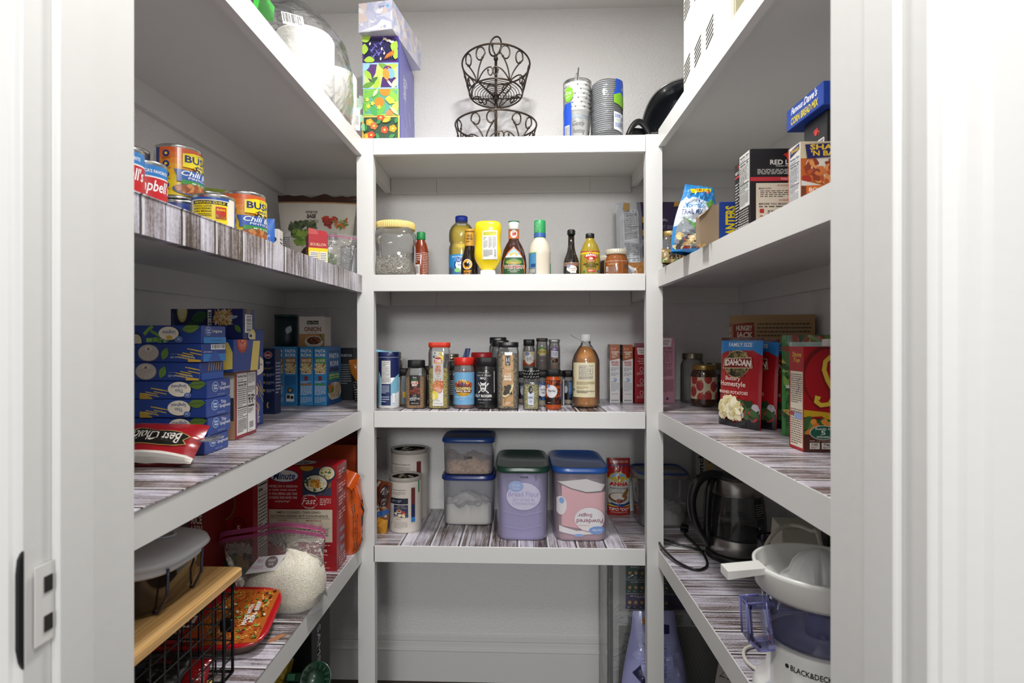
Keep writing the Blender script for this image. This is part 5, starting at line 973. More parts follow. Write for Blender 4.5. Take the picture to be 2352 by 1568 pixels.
# salt canister: navy, white and light blue, tilted spout lid
sa = jar('salt_canister', 'navy and white salt shaker tub with pale blue lid, left end of the spice shelf', 'canister', X(893.5, 1.795), 1.795, ZR, [(.031, 0), (.0325, .003), (.033, .010), (.0325, .160)], mat('#e4e4e2', .35), cap=[(.0332, .160), (.0336, .161), (.0336, .174), (.031, .175), (0, .175)], capm=mat('#1c2658', .35), bodyname='can_body', sx=1.0,
    labs=[(.010, .1585, 2*PI-.01, lambda c: (c.rect(0, .58, 1, 1, '#1c2658'), c.poly([(.30, .0), (.40, .0), (.40, .6), (.36, .7), (.28, .6), (.28, .2)], '#8cc4d8'), c.rect(.41, 0, .56, 1, '#1c2658'), c.poly([(.56, 0), (.66, 0), (.66, .4), (.56, .32)], '#c8dce4'), c.poly([(.56, .45), (.64, .60), (.72, .66), (.72, .3), (.56, .2)], '#7ab4cc'), c.nutri(.418, .45, .555, .93, '#e8e6e2'), c.lines(.42, .25, .54, .42, 7, '#b8c4d8'), c.lines(.42, .06, .54, .2, 3, '#a8b4d0'), c.ell(.418, .42, .006, None, '#d8d040'), c.barcode(.58, .05, .63, .25, vert=True)), {})])
mb = MB(); mb.add([(-.034, -.030, .1755), (.033, -.030, .1755), (.033, .03, .1755), (-.034, .03, .1755), (-.036, -.028, .183), (-.01, -.030, .178), (-.01, .03, .178), (-.036, .028, .183)], [(0, 1, 2, 3), (0, 1, 5, 4), (1, 2, 6, 5), (2, 3, 7, 6), (3, 0, 4, 7), (4, 5, 6, 7)], mat('#86bcd4', .35)); mb.obj('spout_lid', sa)
BRG = mat('#8c8674', .28, .85)
DK = mat('#3a3a38', .15, coat=.8)
mason = lambda lab_, px, Y, r, h, content=None, cat='spice_jar', glass=None, z=None: jar('mason_jar', lab_, 'jar', X(px, Y), Y, ZR if z is None else z, [(r*.85, 0), (r, .006), (r, h-.042), (r*.92, h-.030), (r*.80, h-.024), (r*.80, h-.018)], glass or CLEARD, cap=[(r*.84, h-.020), (r*.86, h-.019), (r*.86, h-.011), (r*.84, h-.010), (r*.85, h-.009), (r*.85, h-.001), (r*.82, h), (0, h)], capm=BRG, capname='lid', bodyname='glass', cont=([(r*.84, .003), (r*.98, .008), (r*.98, h*.72), (0, h*.72)] if content else None), contm=content)
mason('glass jar with tarnished metal lid behind the navy salt tub', 902, 1.925, .0335, .172, mat('#2e2a26', .6))
TAN = grains('#7a5228', '#b88448', '#dca862', 700, .8, 'rub'); PEP = grains('#3a342c', '#8a7c68', '#c4b698', 500, .8, 'pepper'); LEM = grains('#6a6030', '#d8bc3c', '#f0dc80', 520, .8, 'lemon'); HERB = grains('#7a7448', '#bcb078', '#e0d49c', 420, .8, 'herb'); RED = grains('#7a2a10', '#b04a20', '#c86a34', 600, .8, 'red_spice'); BEI = grains('#a89878', '#c8b898', '#ddd0b4', 700, .8, 'garlic'); BRN = grains('#3a2416', '#5a3a22', '#7a5434', 700, .8, 'brown_spice')
spice('spice_jar', 'tall spice jar with black cap between the salt tub and the sweet-smoky jar', 924, 1.875, .027, .120, .022, CLEARD, BLACK, content=TAN, labs=[(.01, .088, 1.6, lambda c: (c.rect(0, 0, 1, 1, '#5a7a8a'), c.rect(.1, .2, .9, .45, '#c8a030')), dict(a0=-PI/2+.9))])
def smoky(c):
    c.rect(0, 0, 1, 1, '#17110f'); c.text('McCormick', .32, .90, .68, .95, '#d8d8d8', .02); c.poly([(.5, .62), (.92, .74), (.5, .86), (.08, .74)], '#a83420'); c.poly([(.18, .84), (.5, .90), (.82, .84), (.8, .79), (.2, .79)], '#2f5a30'); c.text('SWEET &', .18, .72, .82, .80, '#efe8dc', .03); c.text('SMOKY', .22, .63, .78, .71, '#efe8dc', .03); c.text('RUB', .40, .575, .60, .61, '#b8b0a0', .02); c.blobs(.02, .36, .98, .58, ['#5a1c12', '#7a2c1a', '#3a120c', '#96402a'], 80, .003); c.text('TURN ON', .32, .31, .64, .34, '#d8d8d8', .01); c.stroke([(.25, .27), (.7, .27)], .0012, '#d8d8d8'); c.lines(.06, .15, .94, .25, 3, '#d8d8d8', .5, .2); c.text('NET WT 13 OZ', .2, .04, .85, .08, '#d8d8d8', .01)
spice('spice_jar', 'square rub jar with black cap and sweet and smoky label', 956.5, 1.790, .0305, .150, .024, CLEAR, BLACK, capr=.0265, sq=4.5, neck=.78, content=TAN, labs=[(.012, .104, 1.0, smoky, {})], shoulder=.016, conth=.098)
spice('spice_jar', 'dark spice jar peeking out between the smoky rub and lemon pepper', 983, 1.87, .022, .128, .026, DK, BLACK)
def lemon(c):
    c.rect(0, 0, 1, 1, '#e8e6e0'); c.poly([(.55, 1), (1, 1), (1, .84), (.8, .82), (.62, .90)], '#e8cc50'); c.blobs(.03, .88, .35, .99, ['#2a1a14'], 9, .0018); c.ell(.5, .855, .36, .05, '#a8252a'); c.rect(.12, .80, .88, .855, '#a8252a'); c.text('TONES', .17, .80, .83, .865, '#f0ece0', .04); c.rect(.12, .78, .88, .80, '#d8a048'); c.poly([(.45, .885), (.5, .91), (.55, .885)], '#e0b040')
    c.text('LEMON', .24, .69, .76, .755, '#c8622c', .03); c.text('PEPPER', .19, .62, .81, .685, '#c8622c', .03); c.text('SEASONING', .27, .58, .73, .61, '#d08850', .01); c.text('SALT FREE', .4, .54, .62, .56, '#8890a0', .01)
    for x in (.27, .48, .74): c.ell(x, .50, .045, .012, '#cc7a48')
    c.poly([(.0, .40), (.2, .46), (.6, .47), (.95, .42), (1, .36), (.85, .26), (.6, .24), (.35, .28), (.1, .25), (.0, .32)], '#cc7a52'); c.poly([(.05, .32), (.3, .36), (.7, .34), (.9, .28), (.6, .25), (.35, .29)], '#e0a488'); c.blobs(.1, .36, .95, .46, ['#b84a24', '#d86a38', '#e0905c'], 50, .003); c.stroke([(.3, .40), (.45, .44), (.62, .47)], .0015, '#5a7a3a'); c.ell(.18, .20, .26, .08, '#e8cc3c'); c.ell(.10, .17, .20, .06, '#f0e08a'); c.ell(.36, .19, .16, .05, '#ecd44c'); c.text('ALL NATURAL', .33, .09, .68, .11, '#707070', .01); c.text('NET WT 28 OZ (1.75 LB) 794g', .12, .03, .9, .055, '#50483c', .01)
spice('spice_jar', 'tall lemon pepper seasoning jar with bright red cap', 1009.5, 1.790, .0325, .205, .0145, CLEAR, mat('#d0341c', .35), capr=.0325, sq=4.5, neck=.90, content=LEM, labs=[(.010, .176, .92, lemon, {})], conth=.125, capsq=3.2)
mason('mason jar with tarnished lid behind the lemon pepper', 1037, 1.93, .029, .166, mat('#2a2622', .6))
spice('spice_jar', 'dark spice jar with black cap behind the lemon pepper and gospel rub', 1043, 1.865, .023, .143, .026, DK, BLACK, labs=[(.02, .1, 1.6, lambda c: (c.rect(0, 0, 1, 1, '#181818'), c.lines(.1, .2, .9, .8, 8, '#a8a8a8')), {})])
def gospel(c):
    c.rect(0, 0, 1, 1, '#74acd4'); c.ell(.5, .50, .16, .24, '#e0b030'); c.rect(.35, .50, .65, .66, '#7a3a28')
    for k in range(7): a = .35+k*.4; c.poly([(.5, .62), (.5+.13*math.cos(a), .62+.16*math.sin(a)), (.5+.13*math.cos(a+.2), .62+.16*math.sin(a+.2))], '#f0d040')
    c.ell(.36, .62, .03, .08, '#b8502c'); c.ell(.64, .62, .03, .08, '#b8502c'); c.blobs(.40, .60, .60, .72, ['#7a4a6a', '#e0a080', '#c86a4c', '#4a3a5a'], 26, .003); c.text('GOSPEL', .34, .455, .655, .55, '#3a2a1c', .07); c.text('GOSPEL', .345, .46, .65, .545, '#f0e0a0', .03); c.poly([(.36, .37), (.64, .37), (.67, .46), (.33, .46)], '#7a3a20'); c.text('BBQ RUB', .37, .385, .63, .445, '#e8e4d8', .04); c.ell(.5, .345, .10, .03, '#e0b030'); c.text('All Purpose', .42, .333, .58, .36, '#2a2018', .02); c.lines(.33, .22, .67, .26, 2, '#e0ecf4', .35, .1); c.lines(.44, .15, .56, .17, 1, '#d0e0ec', .5, .2)
spice('spice_jar', 'round shaker with red lid and sky-blue gospel rub label', 1066, 1.795, .0325, .158, .0225, CLEARD, mat('#d0281c', .35), capr=.0315, neck=.93, content=RED, labs=[(.013, .113, 5.4, gospel, {})], conth=.118, caprib=0)
mb = MB(); fnn = lambda a, b: (.012*(1-.3*b)*(a-.5)*2+.010*b-.004, .008*math.sin(a*5+b*2), b*.042)
mb.add([fnn(i/6, j/5) for j in range(6) for i in range(7)]+[(x, y+.0004, z) for x, y, z in [fnn(i/6, j/5) for j in range(6) for i in range(7)]], [(j*7+i, j*7+i+1, (j+1)*7+i+1, (j+1)*7+i) for j in range(5) for i in range(6)]+[(42+j*7+i, 42+(j+1)*7+i, 42+(j+1)*7+i+1, 42+j*7+i+1) for j in range(5) for i in range(6)], mat('#5a6a96', .6), True)
tag(mb.obj('paper_scrap', None, (X(1070, 1.865), 1.872, ZR+.1435)), 'curled blue-grey scrap of wrapper sticking up behind the sky-blue rub', 'scrap')
jar('spice_jar', 'wide shaker with dark red lid behind the gospel and skull rubs', 'spice jar', X(1108, 1.885), 1.885, ZR, [(.034, 0), (.036, .003), (.036, .140), (.034, .146)], mat('#5a1c18', .3, coat=.5), cap=[(.036, .145), (.0372, .146), (.0372, .170), (.035, .172), (0, .172)], capm=mat('#a81c22', .35), bodyname='jar_body')
def roger(c):
    c.rect(0, 0, 1, 1, '#16171b'); c.text('WORLD CHAMPION', .34, .90, .56, .925, '#c8c8c8', .01); c.text("Loot N' Booty", .30, .79, .60, .87, '#d8d8d8', -.005, 0, .3); c.text('BBQ', .385, .71, .50, .785, '#d8d8d8', .03)
    c.stroke([(.36, .36), (.54, .58)], .0028, '#e4e4e2'); c.stroke([(.54, .36), (.36, .58)], .0028, '#e4e4e2')
    for x, y in ((.355, .35), (.355, .60), (.545, .35), (.545, .60), (.37, .37), (.53, .58)): c.ell(x, y, .014, None, '#e4e4e2', 10)
    c.ell(.45, .50, .058, .12, '#e8e8e6'); c.ell(.45, .42, .035, .05, '#e8e8e6'); c.poly([(.40, .58), (.39, .66), (.435, .61)], '#e8e8e6'); c.poly([(.50, .58), (.51, .66), (.465, .61)], '#e8e8e6'); c.ell(.43, .52, .016, .04, '#16171b'); c.ell(.47, .52, .016, .04, '#16171b'); c.ell(.45, .42, .022, .028, '#16171b'); c.ell(.445, .42, .006, .01, '#e8e8e6', 8); c.ell(.457, .42, .006, .01, '#e8e8e6', 8)
    c.text('JOLLY ROGER', .22, .20, .62, .30, '#e8e8e6', .04); c.text('GARLIC BLACK RUB', .34, .14, .60, .175, '#d0d0d0', .01); c.lines(.38, .06, .55, .09, 1, '#a0a0a0', .5, .1); c.rect(.655, .35, .675, .95, '#b8bcc4')
spice('spice_jar', 'round shaker with black label, white skull and crossbones, black cap', 1117, 1.795, .0325, .158, .025, mat('#2a2a2a', .2, coat=.5), mat('#1c1c1e', .3), capr=.0315, neck=.92, labs=[(.012, .122, 5.0, roger, {})])
spice('spice_jar', 'clear empty spice bottle with black lid, rear one of the two beside black pepper', 1144, 1.955, .030, .222, .02, CLEARD, mat('#1c1c1e', .3), capr=.029, caprib=0, sq=4., capsq=3.)
spice('spice_jar', 'clear empty spice bottle with black lid just behind the black pepper jar', 1149, 1.885, .029, .212, .019, CLEARD, mat('#1c1c1e', .3), capr=.0285, caprib=0, sq=4., capsq=3.)
def pepper(c):
    c.rect(0, 0, 1, 1, '#bf9464'); c.rect(.26, .80, .72, .99, '#10222e'); c.stroke([(.37, .87), (.37, .96), (.49, .89), (.61, .96), (.61, .87)], .0024, '#e8e8e4'); c.text("Member's", .32, .838, .66, .855, '#e8e8e4', .02); c.text("Mark", .38, .812, .60, .832, '#e8e8e4', .02)
    c.text('RESTAURANT', .18, .735, .82, .755, '#e8d8c0', .01); c.text('GRIND', .38, .705, .62, .725, '#e8d8c0', .01); c.text('COARSE', .20, .62, .80, .655, '#f0e6d4', .005); c.text('BLACK', .17, .565, .83, .61, '#f4ecdc', .045); c.text('PEPPER', .13, .505, .87, .55, '#f4ecdc', .045)
    for x, y, a in ((.06, .9, 1), (.1, .75, 2), (.9, .7, .8), (.06, .55, 1.6), (.12, .17, 1), (.2, .1, .4), (.9, .9, 2), (.05, .35, 1), (.88, .08, .7), (.25, .14, 2)): c.leaf(x, y, .006, a, '#5f7038', .5)
    c.poly([(.02, .22), (.4, .26), (.75, .38), (1, .46), (1, .40), (.85, .30), (.6, .22), (.3, .18), (.05, .19)], '#e0d0a0'); c.poly([(.08, .26), (.25, .36), (.5, .43), (.75, .42), (.82, .38), (.6, .28), (.35, .22), (.1, .22)], '#2f2b20'); c.blobs(.15, .25, .75, .40, ['#3a3426', '#4a4433', '#26221a'], 60, .0018); c.blobs(.68, .24, .88, .3, ['#302c24'], 6, .0022, el=1); c.lines(.3, .03, .75, .09, 2, '#f0e6d4', .5, .1)
spice('spice_jar', 'tall coarse black pepper jar with tan label and black lid', 1167, 1.785, .0335, .206, .0155, CLEAR, mat('#1a1a1c', .3), capr=.0325, sq=4.5, neck=.92, content=PEP, labs=[(.010, .166, .92, pepper, {})], conth=.172, capsq=3.2, caprib=0)
# back row in two layers right of the pepper
low = [(1199, 1.93), (1216, 1.985), (1245, 1.985), (1274, 1.985)]
lowl = ['blue-labelled spice jar with black cap between the pepper and rosemary jars', 'dark spice jar under the smoked paprika, back row', 'dark spice jar under the allspice, back row', 'dark spice jar under the ground cumin, back row']
for k, (px, Y) in enumerate(low):
    spice('spice_jar', lowl[k], px, Y, .0205, .108, .020, CLEARD if k == 0 else DK, BLACK, neck=.84, content=BEI if k == 0 else None, labs=[(.018, .072, 4., (lambda c: (c.rect(0, 0, 1, 1, '#141a2c'), c.ell(.55, .5, .12, .3, '#dcdce0'), c.wmark(.46, .72, .06))), {})])
ZU = ZR+.1092
spice('spice_jar', 'smoked paprika jar with black cap standing up high in the back row', 1215, 1.985, .0205, .106, .0215, CLEARD, mat('#1c1c1e', .3), neck=.84, z=ZU, content=BRN, labs=[(.016, .064, 5.2, lambda c: (c.rect(0, 0, 1, .4, '#b8542c'), c.rect(0, .4, 1, 1, '#d8c8a8'), c.rect(0, .0, 1, .2, '#a84420'), c.ell(.5, .48, .145, .38, '#e4e0d8'), c.poly([(.58, .4), (.68, .3), (.6, .2)], '#e4e0d8'), c.wmark(.44, .84, .07), c.text('Smoked', .43, .50, .57, .60, '#30446c', .01), c.text('Paprika', .43, .36, .57, .47, '#30446c', .01)), {})])
spice('spice_jar', 'ground allspice jar with dark brown cap, middle of the high back row', 1245, 1.985, .0200, .110, .011, CLEARD, mat('#3a302c', .3), neck=.9, capr=.0195, z=ZU, content=BRN, conth=.075, labs=[(.030, .083, 3.0, lambda c: (c.ell(.45, .80, .18, .16, '#4f8a3c'), c.ell(.5, .62, .28, .2, '#c8b060'), c.text('SPICE ISLANDS', .24, .57, .76, .70, '#3a4a20', .02), c.text('ALLSPICE', .34, .36, .70, .48, '#d8d4c8', .02), c.lines(.38, .05, .66, .1, 1, '#c8c4b8')), {})])
spice('spice_jar', 'ground cumin jar with silver cap and purple organic badge, high back row', 1273, 1.985, .0200, .106, .0115, CLEARD, mat('#a8a8a4', .3, .7), neck=.86, capr=.0190, z=ZU, content=mat('#8a5c3c', .7), conth=.080, labs=[(.020, .082, 3.0, lambda c: (c.ell(.5, .84, .20, .15, '#6a4a94'), c.text('Organic', .36, .80, .64, .90, '#e8e0f0', .02), c.poly([(.3, .40), (.72, .38), (.72, .74), (.3, .78)], '#d8d4e0'), c.text('Ground', .40, .60, .64, .68, '#5a4a7a', .01), c.text('Cumin', .42, .50, .62, .58, '#5a4a7a', .01), c.ell(.54, .2, .24, .16, '#d8ccb8', rot=.4), c.ell(.54, .2, .22, .14, '#4a2c1e', rot=.4), c.ell(.33, .08, .05, .07, '#4a8a84')), {})])
spice('spice_jar', 'garlic powder jar with black cap and blue panel beside the amber bottle', 1306, 1.92, .0205, .112, .0205, CLEARD, BLACK, neck=.84, content=BEI, labs=[(.016, .078, 5.2, lambda c: (c.rect(0, 0, 1, 1, '#14161c'), c.rect(.50, .28, .62, .96, '#3a78c4'), c.ell(.40, .55, .05, .2, '#c8ccd4'), c.lines(.51, .4, .61, .9, 6, '#a8c8e8', .4, .3), c.rect(.51, .14, .61, .22, '#3a5ac0')), dict(a0=-PI/2))])
spice('spice_jar', 'brown spice jar with black cap just right of the paprika', 1284, 1.90, .019, .112, .018, CLEARD, BLACK, neck=.84, content=BRN)
carton('spice_packet', 'thin white packet edge standing between brown jar and garlic powder', 'packet', X(1295.5, 1.90), 1.91, ZR, .004, .05, .085, '#c8ccd0', -.1)
spice('spice_jar', 'garlic salt jar with black cap and white oval label, behind the paprika', 1246, 1.865, .0225, .112, .0185, CLEARD, BLACK, neck=.84, content=BEI, conth=.03, labs=[(.020, .080, 4.6, lambda c: (c.rect(0, 0, 1, 1, '#141c30'), c.blobs(.3, .0, .7, .3, ['#2a5a9c', '#1b3a6c'], 26, .003), c.blobs(.3, .7, .7, 1, ['#2a5a9c', '#1b3a6c'], 26, .003), c.ell(.5, .5, .17, .30, '#d8dade'), c.wmark(.40, .78, .06), c.text('Garlic', .43, .52, .57, .64, '#2a3a5c', .01), c.text('Salt', .46, .36, .55, .48, '#2a3a5c', .01)), {})])
def rosemary(c): c.poly([(.14, .12), (.82, .08), (.88, .62), (.10, .64)], '#ccd2dc'); c.ell(.46, .74, .24, .17, '#1e2420'); c.text('S', .42, .68, .64, .80, '#dcdcd8', .01, 0, .3); c.text('ROSEMARY', .17, .36, .78, .46, '#2c3040', .015); c.text('LEAVES', .32, .22, .62, .29, '#2c3040', .005); c.text('NET WT 1.0 OZ', .16, .01, .8, .06, '#e0e0d8', .01)
rs = spice('spice_jar', 'square rosemary jar with black cap wrapped in striped plastic', 1220, 1.770, .0245, .128, .032, CLEAR, mat('#18181a', .3), capr=.0225, sq=4.5, neck=.75, content=HERB, labs=[(.008, .080, .98, rosemary, {})], conth=.082, rot=-.05, caprib=10)
mb = MB()
for i in range(16):
    for j in range(3): a = 2*PI*i/16+.2*j; mb.box(-.0028, .0028, -.0003, .0003, -.0007, .0007, mat('#c8c8c8', .3)); q = Matrix.Translation((.0233*math.cos(a), .0233*math.sin(a), .100+.009*j)) @ Matrix.Rotation(a+PI/2, 4, 'Z') @ Matrix.Rotation(-.5, 4, 'Y'); mb.v[-8:] = [q @ v for v in mb.v[-8:]]
mb.obj('seal_stripes', rs)
spice('spice_jar', 'paprika jar with orange rims, black cap and white oval label', 1271, 1.775, .0245, .122, .0195, mat('#b04a1c', .2, coat=.5), BLACK, neck=.86, capr=.0225, caprib=60, labs=[(.016, .090, 5.0, lambda c: (c.rect(0, 0, 1, 1, '#1a1210'), c.blobs(.3, .02, .7, .98, ['#3a1810', '#5a2414', '#2a100c'], 70, .0035, el=3), c.ell(.44, .54, .145, .26, '#d8d8dc'), c.wmark(.355, .76, .05), c.text('Paprika', .36, .50, .53, .62, '#2a2a40', .01), c.rect(.655, .2, .675, .9, '#3a5ab4'), c.lines(.34, .06, .5, .1, 1, '#c8c8c8')), {})])
# amber juice bottle with tag
AMB = mat('#c8800a', .1, coat=1.)
bt = jar('juice_bottle', 'large amber glass bottle with white cap, cream label and paper neck tag', 'bottle', X(1345.5, 1.84), 1.84, ZR, [(.036, 0), (.0425, .005), (.0435, .014), (.0435, .140), (.0425, .150), (.036, .168), (.024, .188), (.0155, .199), (.0150, .212)], CLEAR, cap=[(.0145, .208), (.0152, .209), (.0152, .229), (.0135, .231), (0, .231)], capm=mat('#e6e6e4', .4), caprib=40,
    cont=[(.035, .002), (.0415, .006), (.0425, .014), (.0425, .140), (.0415, .150), (.035, .168), (.0245, .184), (.018, .192), (0, .192)], contm=AMB, contname='juice',
    labs=[(.034, .142, 1.75, lambda c: (c.rect(0, 0, 1, 1, '#dcd2ae'), c.rect(.0, .0, .14, 1, '#d4c89c'), c.nutri(.28, .50, .96, .94, '#e4dcc0', '#4a4a60'), c.lines(.22, .36, .96, .46, 4, '#7a6a3a'), c.lines(.22, .24, .7, .32, 3, '#8a7a4a'), c.lines(.22, .12, .96, .2, 2, '#3a3a30', .5), c.ell(.08, .22, .05, None, '#4a7a6a'), c.lines(.0, .3, .1, .6, 5, '#8a5a2a', .5, .4)), dict(a0=-PI/2-.30, off=.0008))])
mb = MB(Matrix.Translation((-.010, -.006, .205)) @ Matrix.Rotation(.52, 4, 'Y') @ Matrix.Rotation(.15, 4, 'X')); mb.box(-.045, .040, -.017, .017, -.0003, .0003, mat('#dcdcdc', .5)); mb.obj('neck_tag', bt)
# cinnamon toast boxes and the red mix box
def cinn(c):
    c.rect(0, 0, 1, 1, '#d6d4d4'); c.poly([(0, .72), (1, .76), (1, 1), (0, 1)], '#9a4c16'); c.lines(.12, .90, .92, .95, 1, '#d07060', .7, .3); c.text('CINNAMON', .12, .855, .90, .885, '#e8dccc', .02); c.text('SWIRL', .24, .82, .78, .85, '#e8dccc', .03); c.lines(.2, .765, .8, .81, 2, '#e8dccc'); c.text('MAKERS', .16, .675, .88, .715, '#b02a30', .03); c.text('WANTED', .16, .63, .88, .67, '#b02a30', .03)
    c.lines(.12, .54, .92, .61, 3, '#707480', .4, .2); c.lines(.12, .46, .92, .52, 3, '#707480', .4, .2); c.stroke([(.35, .40), (.45, .43), (.6, .42), (.5, .385), (.4, .395)], .003, '#7aa8cc'); c.stroke([(.66, .41), (.6, .375), (.45, .38)], .003, '#5a8cb8'); c.lines(.12, .355, .92, .37, 1, '#404450', .5, .1); c.lines(.12, .20, .92, .345, 6, '#8a8e9a', .35, .15); c.text('STAY IN TOUCH', .2, .145, .85, .16, '#a05a3a', .01)
    for k in range(4): c.ell(.22+.19*k, .045, .06, None, '#2c2c30', 12)
def cinn_side(c): c.rect(0, 0, 1, 1, '#b8b2ac'); c.rect(0, .74, 1, 1, '#5a4438'); c.blobs(.0, .76, .4, .98, ['#8a5a3a', '#6a3c24', '#b88a5c'], 26, .009); c.text('CINNAMON', .45, .9, .95, .95, '#b8b4cc', .03); c.text('TOPPED', .45, .82, .95, .88, '#b8b4cc', .03); c.lines(.1, .4, .9, .6, 8, '#70706c', .35, .2); c.poly([(.55, .02), (1, .02), (1, .28), (.7, .22)], '#6a3c28'); c.blobs(.65, .04, .95, .2, ['#8a5030', '#a87048', '#54301c'], 20, .006)
zq = ZR
bw = X(1426, 1.96)-X(1402, 1.96)
carton('cinnamon_mix_box', 'white and brown cinnamon mix box, left one of the matching pair', 'box', X(1413.5, 1.965)+.002, 2.012, zq, .0335, .105, .198, '#ccc8c4', -.09, 'cinnamon mix boxes', F=cinn, L=cinn_side)
carton('cinnamon_mix_box', 'white and brown cinnamon mix box, right one of the matching pair', 'box', X(1441, 1.965)+.001, 2.010, zq, .0335, .105, .197, '#ccc8c4', -.02, 'cinnamon mix boxes', F=cinn, L=cinn_side)
def redmix(c):
    c.poly([(.22, .86), (.78, .86), (.84, .985), (.16, .985)], '#e4dcd8'); c.text('Duncan', .26, .925, .74, .965, '#8a4a4c', .01, 0, .3); c.text('Hines', .34, .885, .68, .92, '#8a4a4c', .01, 0, .3); c.text('Try these', .26, .77, .74, .80, '#e8d0cc', .01); c.text('ingredient', .22, .73, .78, .76, '#e8d0cc', .01); c.text('swaps!', .32, .69, .68, .72, '#e8d0cc', .01)
    for k in range(3): c.ring(.5, .60-.21*k, .13, .042, '#e8c8c8', '#9c1622', .82); c.lines(.15, .50-.21*k, .85, .55-.21*k, 3, '#e0b8b8', .4, .15)
carton('cake_mix_box', 'deep red cake mix box beside the right post', 'box', X(1472, 1.965), 2.00, zq, .045, .09, .190, '#9c1622', 0, F=redmix)
# ---- fourth back shelf: tubs
ZB = S['c4']+EPS
def oats(label, px, Y, r, h, ticket=False):
    o = jar('oats_canister', label, 'canister', X(px, Y), Y, ZB, [(r*.985, 0), (r, .002), (r, h-.006)], mat('#d8cfc4', .5), bodyname='can_body', n=64, labs=[(.003, h-.016, 2*PI-.01, lambda c: (c.rect(0, 0, 1, 1, '#d8d0c6'), c.text('ENJOY A BOWL OF QUAKER OATS.', .345, .835, .535, .865, '#2c2824', .02), c.lines(.38, .75, .53, .82, 4, '#8a8278'), c.lines(.38, .71, .47, .725, 1, '#a89060'),
        c.rect(.36, .57, .555, .69, '#151c30'), c.ring(.435, .63, .012, .022, '#c8ccd8', '#151c30'), c.lines(.455, .60, .49, .66, 4, '#c8ccd8', .4, .5), c.lines(.38, .60, .42, .66, 4, '#a8acb8', .4, .4), c.rect(.405, .30, .555, .555, '#22345c'), c.text('ADD YOUR', .445, .52, .52, .54, '#c8a860', .01), c.text('FAVORITE TOPPINGS', .415, .485, .545, .505, '#c8a860', .01), c.ell(.465, .43, .027, .036, '#e4dcd0'), c.ell(.465, .435, .022, .025, '#a85a2c'), c.ell(.51, .40, .017, .038, '#b83a3c'), c.blobs(.42, .315, .545, .385, ['#e8d8b0', '#d8c898', '#8a5a34', '#3a4a8a', '#e8e0c8'], 36, .004), c.ell(.475, .35, .02, .025, '#ecdfba'),
        c.lines(.43, .25, .53, .27, 1, '#b09060', .5, .1), c.lines(.41, .08, .55, .22, 7, '#a8a094', .35, .1), c.lines(.365, .15, .40, .5, 12, '#a8a8a8', .35, .3), c.barcode(.36, .14, .385, .25, vert=True), c.rect(.585, .20, .625, .30, '#2a7ac0'), c.rect(.585, .30, .625, .56, '#1e2c50'), c.rect(.585, .56, .625, .90, '#6a2c2c')), dict(a0=-PI/2))])
    mb = MB(); mb.lathe([(r*1.005, h-.014), (r*1.03, h-.013), (r*1.035, h-.002), (r*1.01, h), (r*.90, h-.001), (r*.885, h-.006), (0, h-.006)], film('#e8e4e0', .55, .3, 1.35, body='#cfc8c0'), 64); l = mb.obj('plastic_lid', o)
    m2 = MB(); m2.lathe([(r*.87, h-.0062), (0, h-.0061)], mat('#5a3226', .5), 48); cv = Canvas(m2, lambda u, v, q: (u-r, v-r, h-.0055+q), 2*r, 2*r); cv.rect(.28, .62, .42, .78, '#a89a88'); cv.blobs(.3, .3, .75, .6, ['#b8a070', '#8a6a3a', '#d8c8a0'], 16, .005); m2.obj('lid_print', l)
    if ticket: surf_label(o, [(r+.001, 0), (r+.001, 1)], h-.050, h-.012, .12, lambda c: c.rect(0, 0, 1, 1, '#2a8a50'), a0=-PI/2+1.13, name='green_sticker')
    return o
oats('larger cream oats canister standing behind the smaller one', 941.5, 2.012, .0640, .240)
oats('smaller cream oats canister at the front, green sticker near its rim', 931.5, 1.875, .0515, .176, True)
pouch('candy_bag', 'orange and clear chocolate-chip style bag half hidden by the left post', 'bag', (X(872, 1.85), 1.84, ZB), .060, .165, .04, mat('#7a3c1c', .25, coat=.6), (0, .12, -.35), F=lambda c: (c.blobs(.1, .2, .9, .6, ['#c8b8a0', '#8a6a4a', '#6a4a30'], 50, .006), c.poly([(.0, .0), (1, .0), (1, .28), (.6, .34), (.2, .2)], '#c88a20'), c.rect(.55, .55, .95, .95, '#3a2420'), c.poly([(.4, .30), (1, .40), (1, .5), (.4, .42)], '#2a5a9c'), c.poly([(.1, .75), (.35, .98), (.2, 1), (.0, .8)], '#c8c4c0')), seed=61, wr=.012)
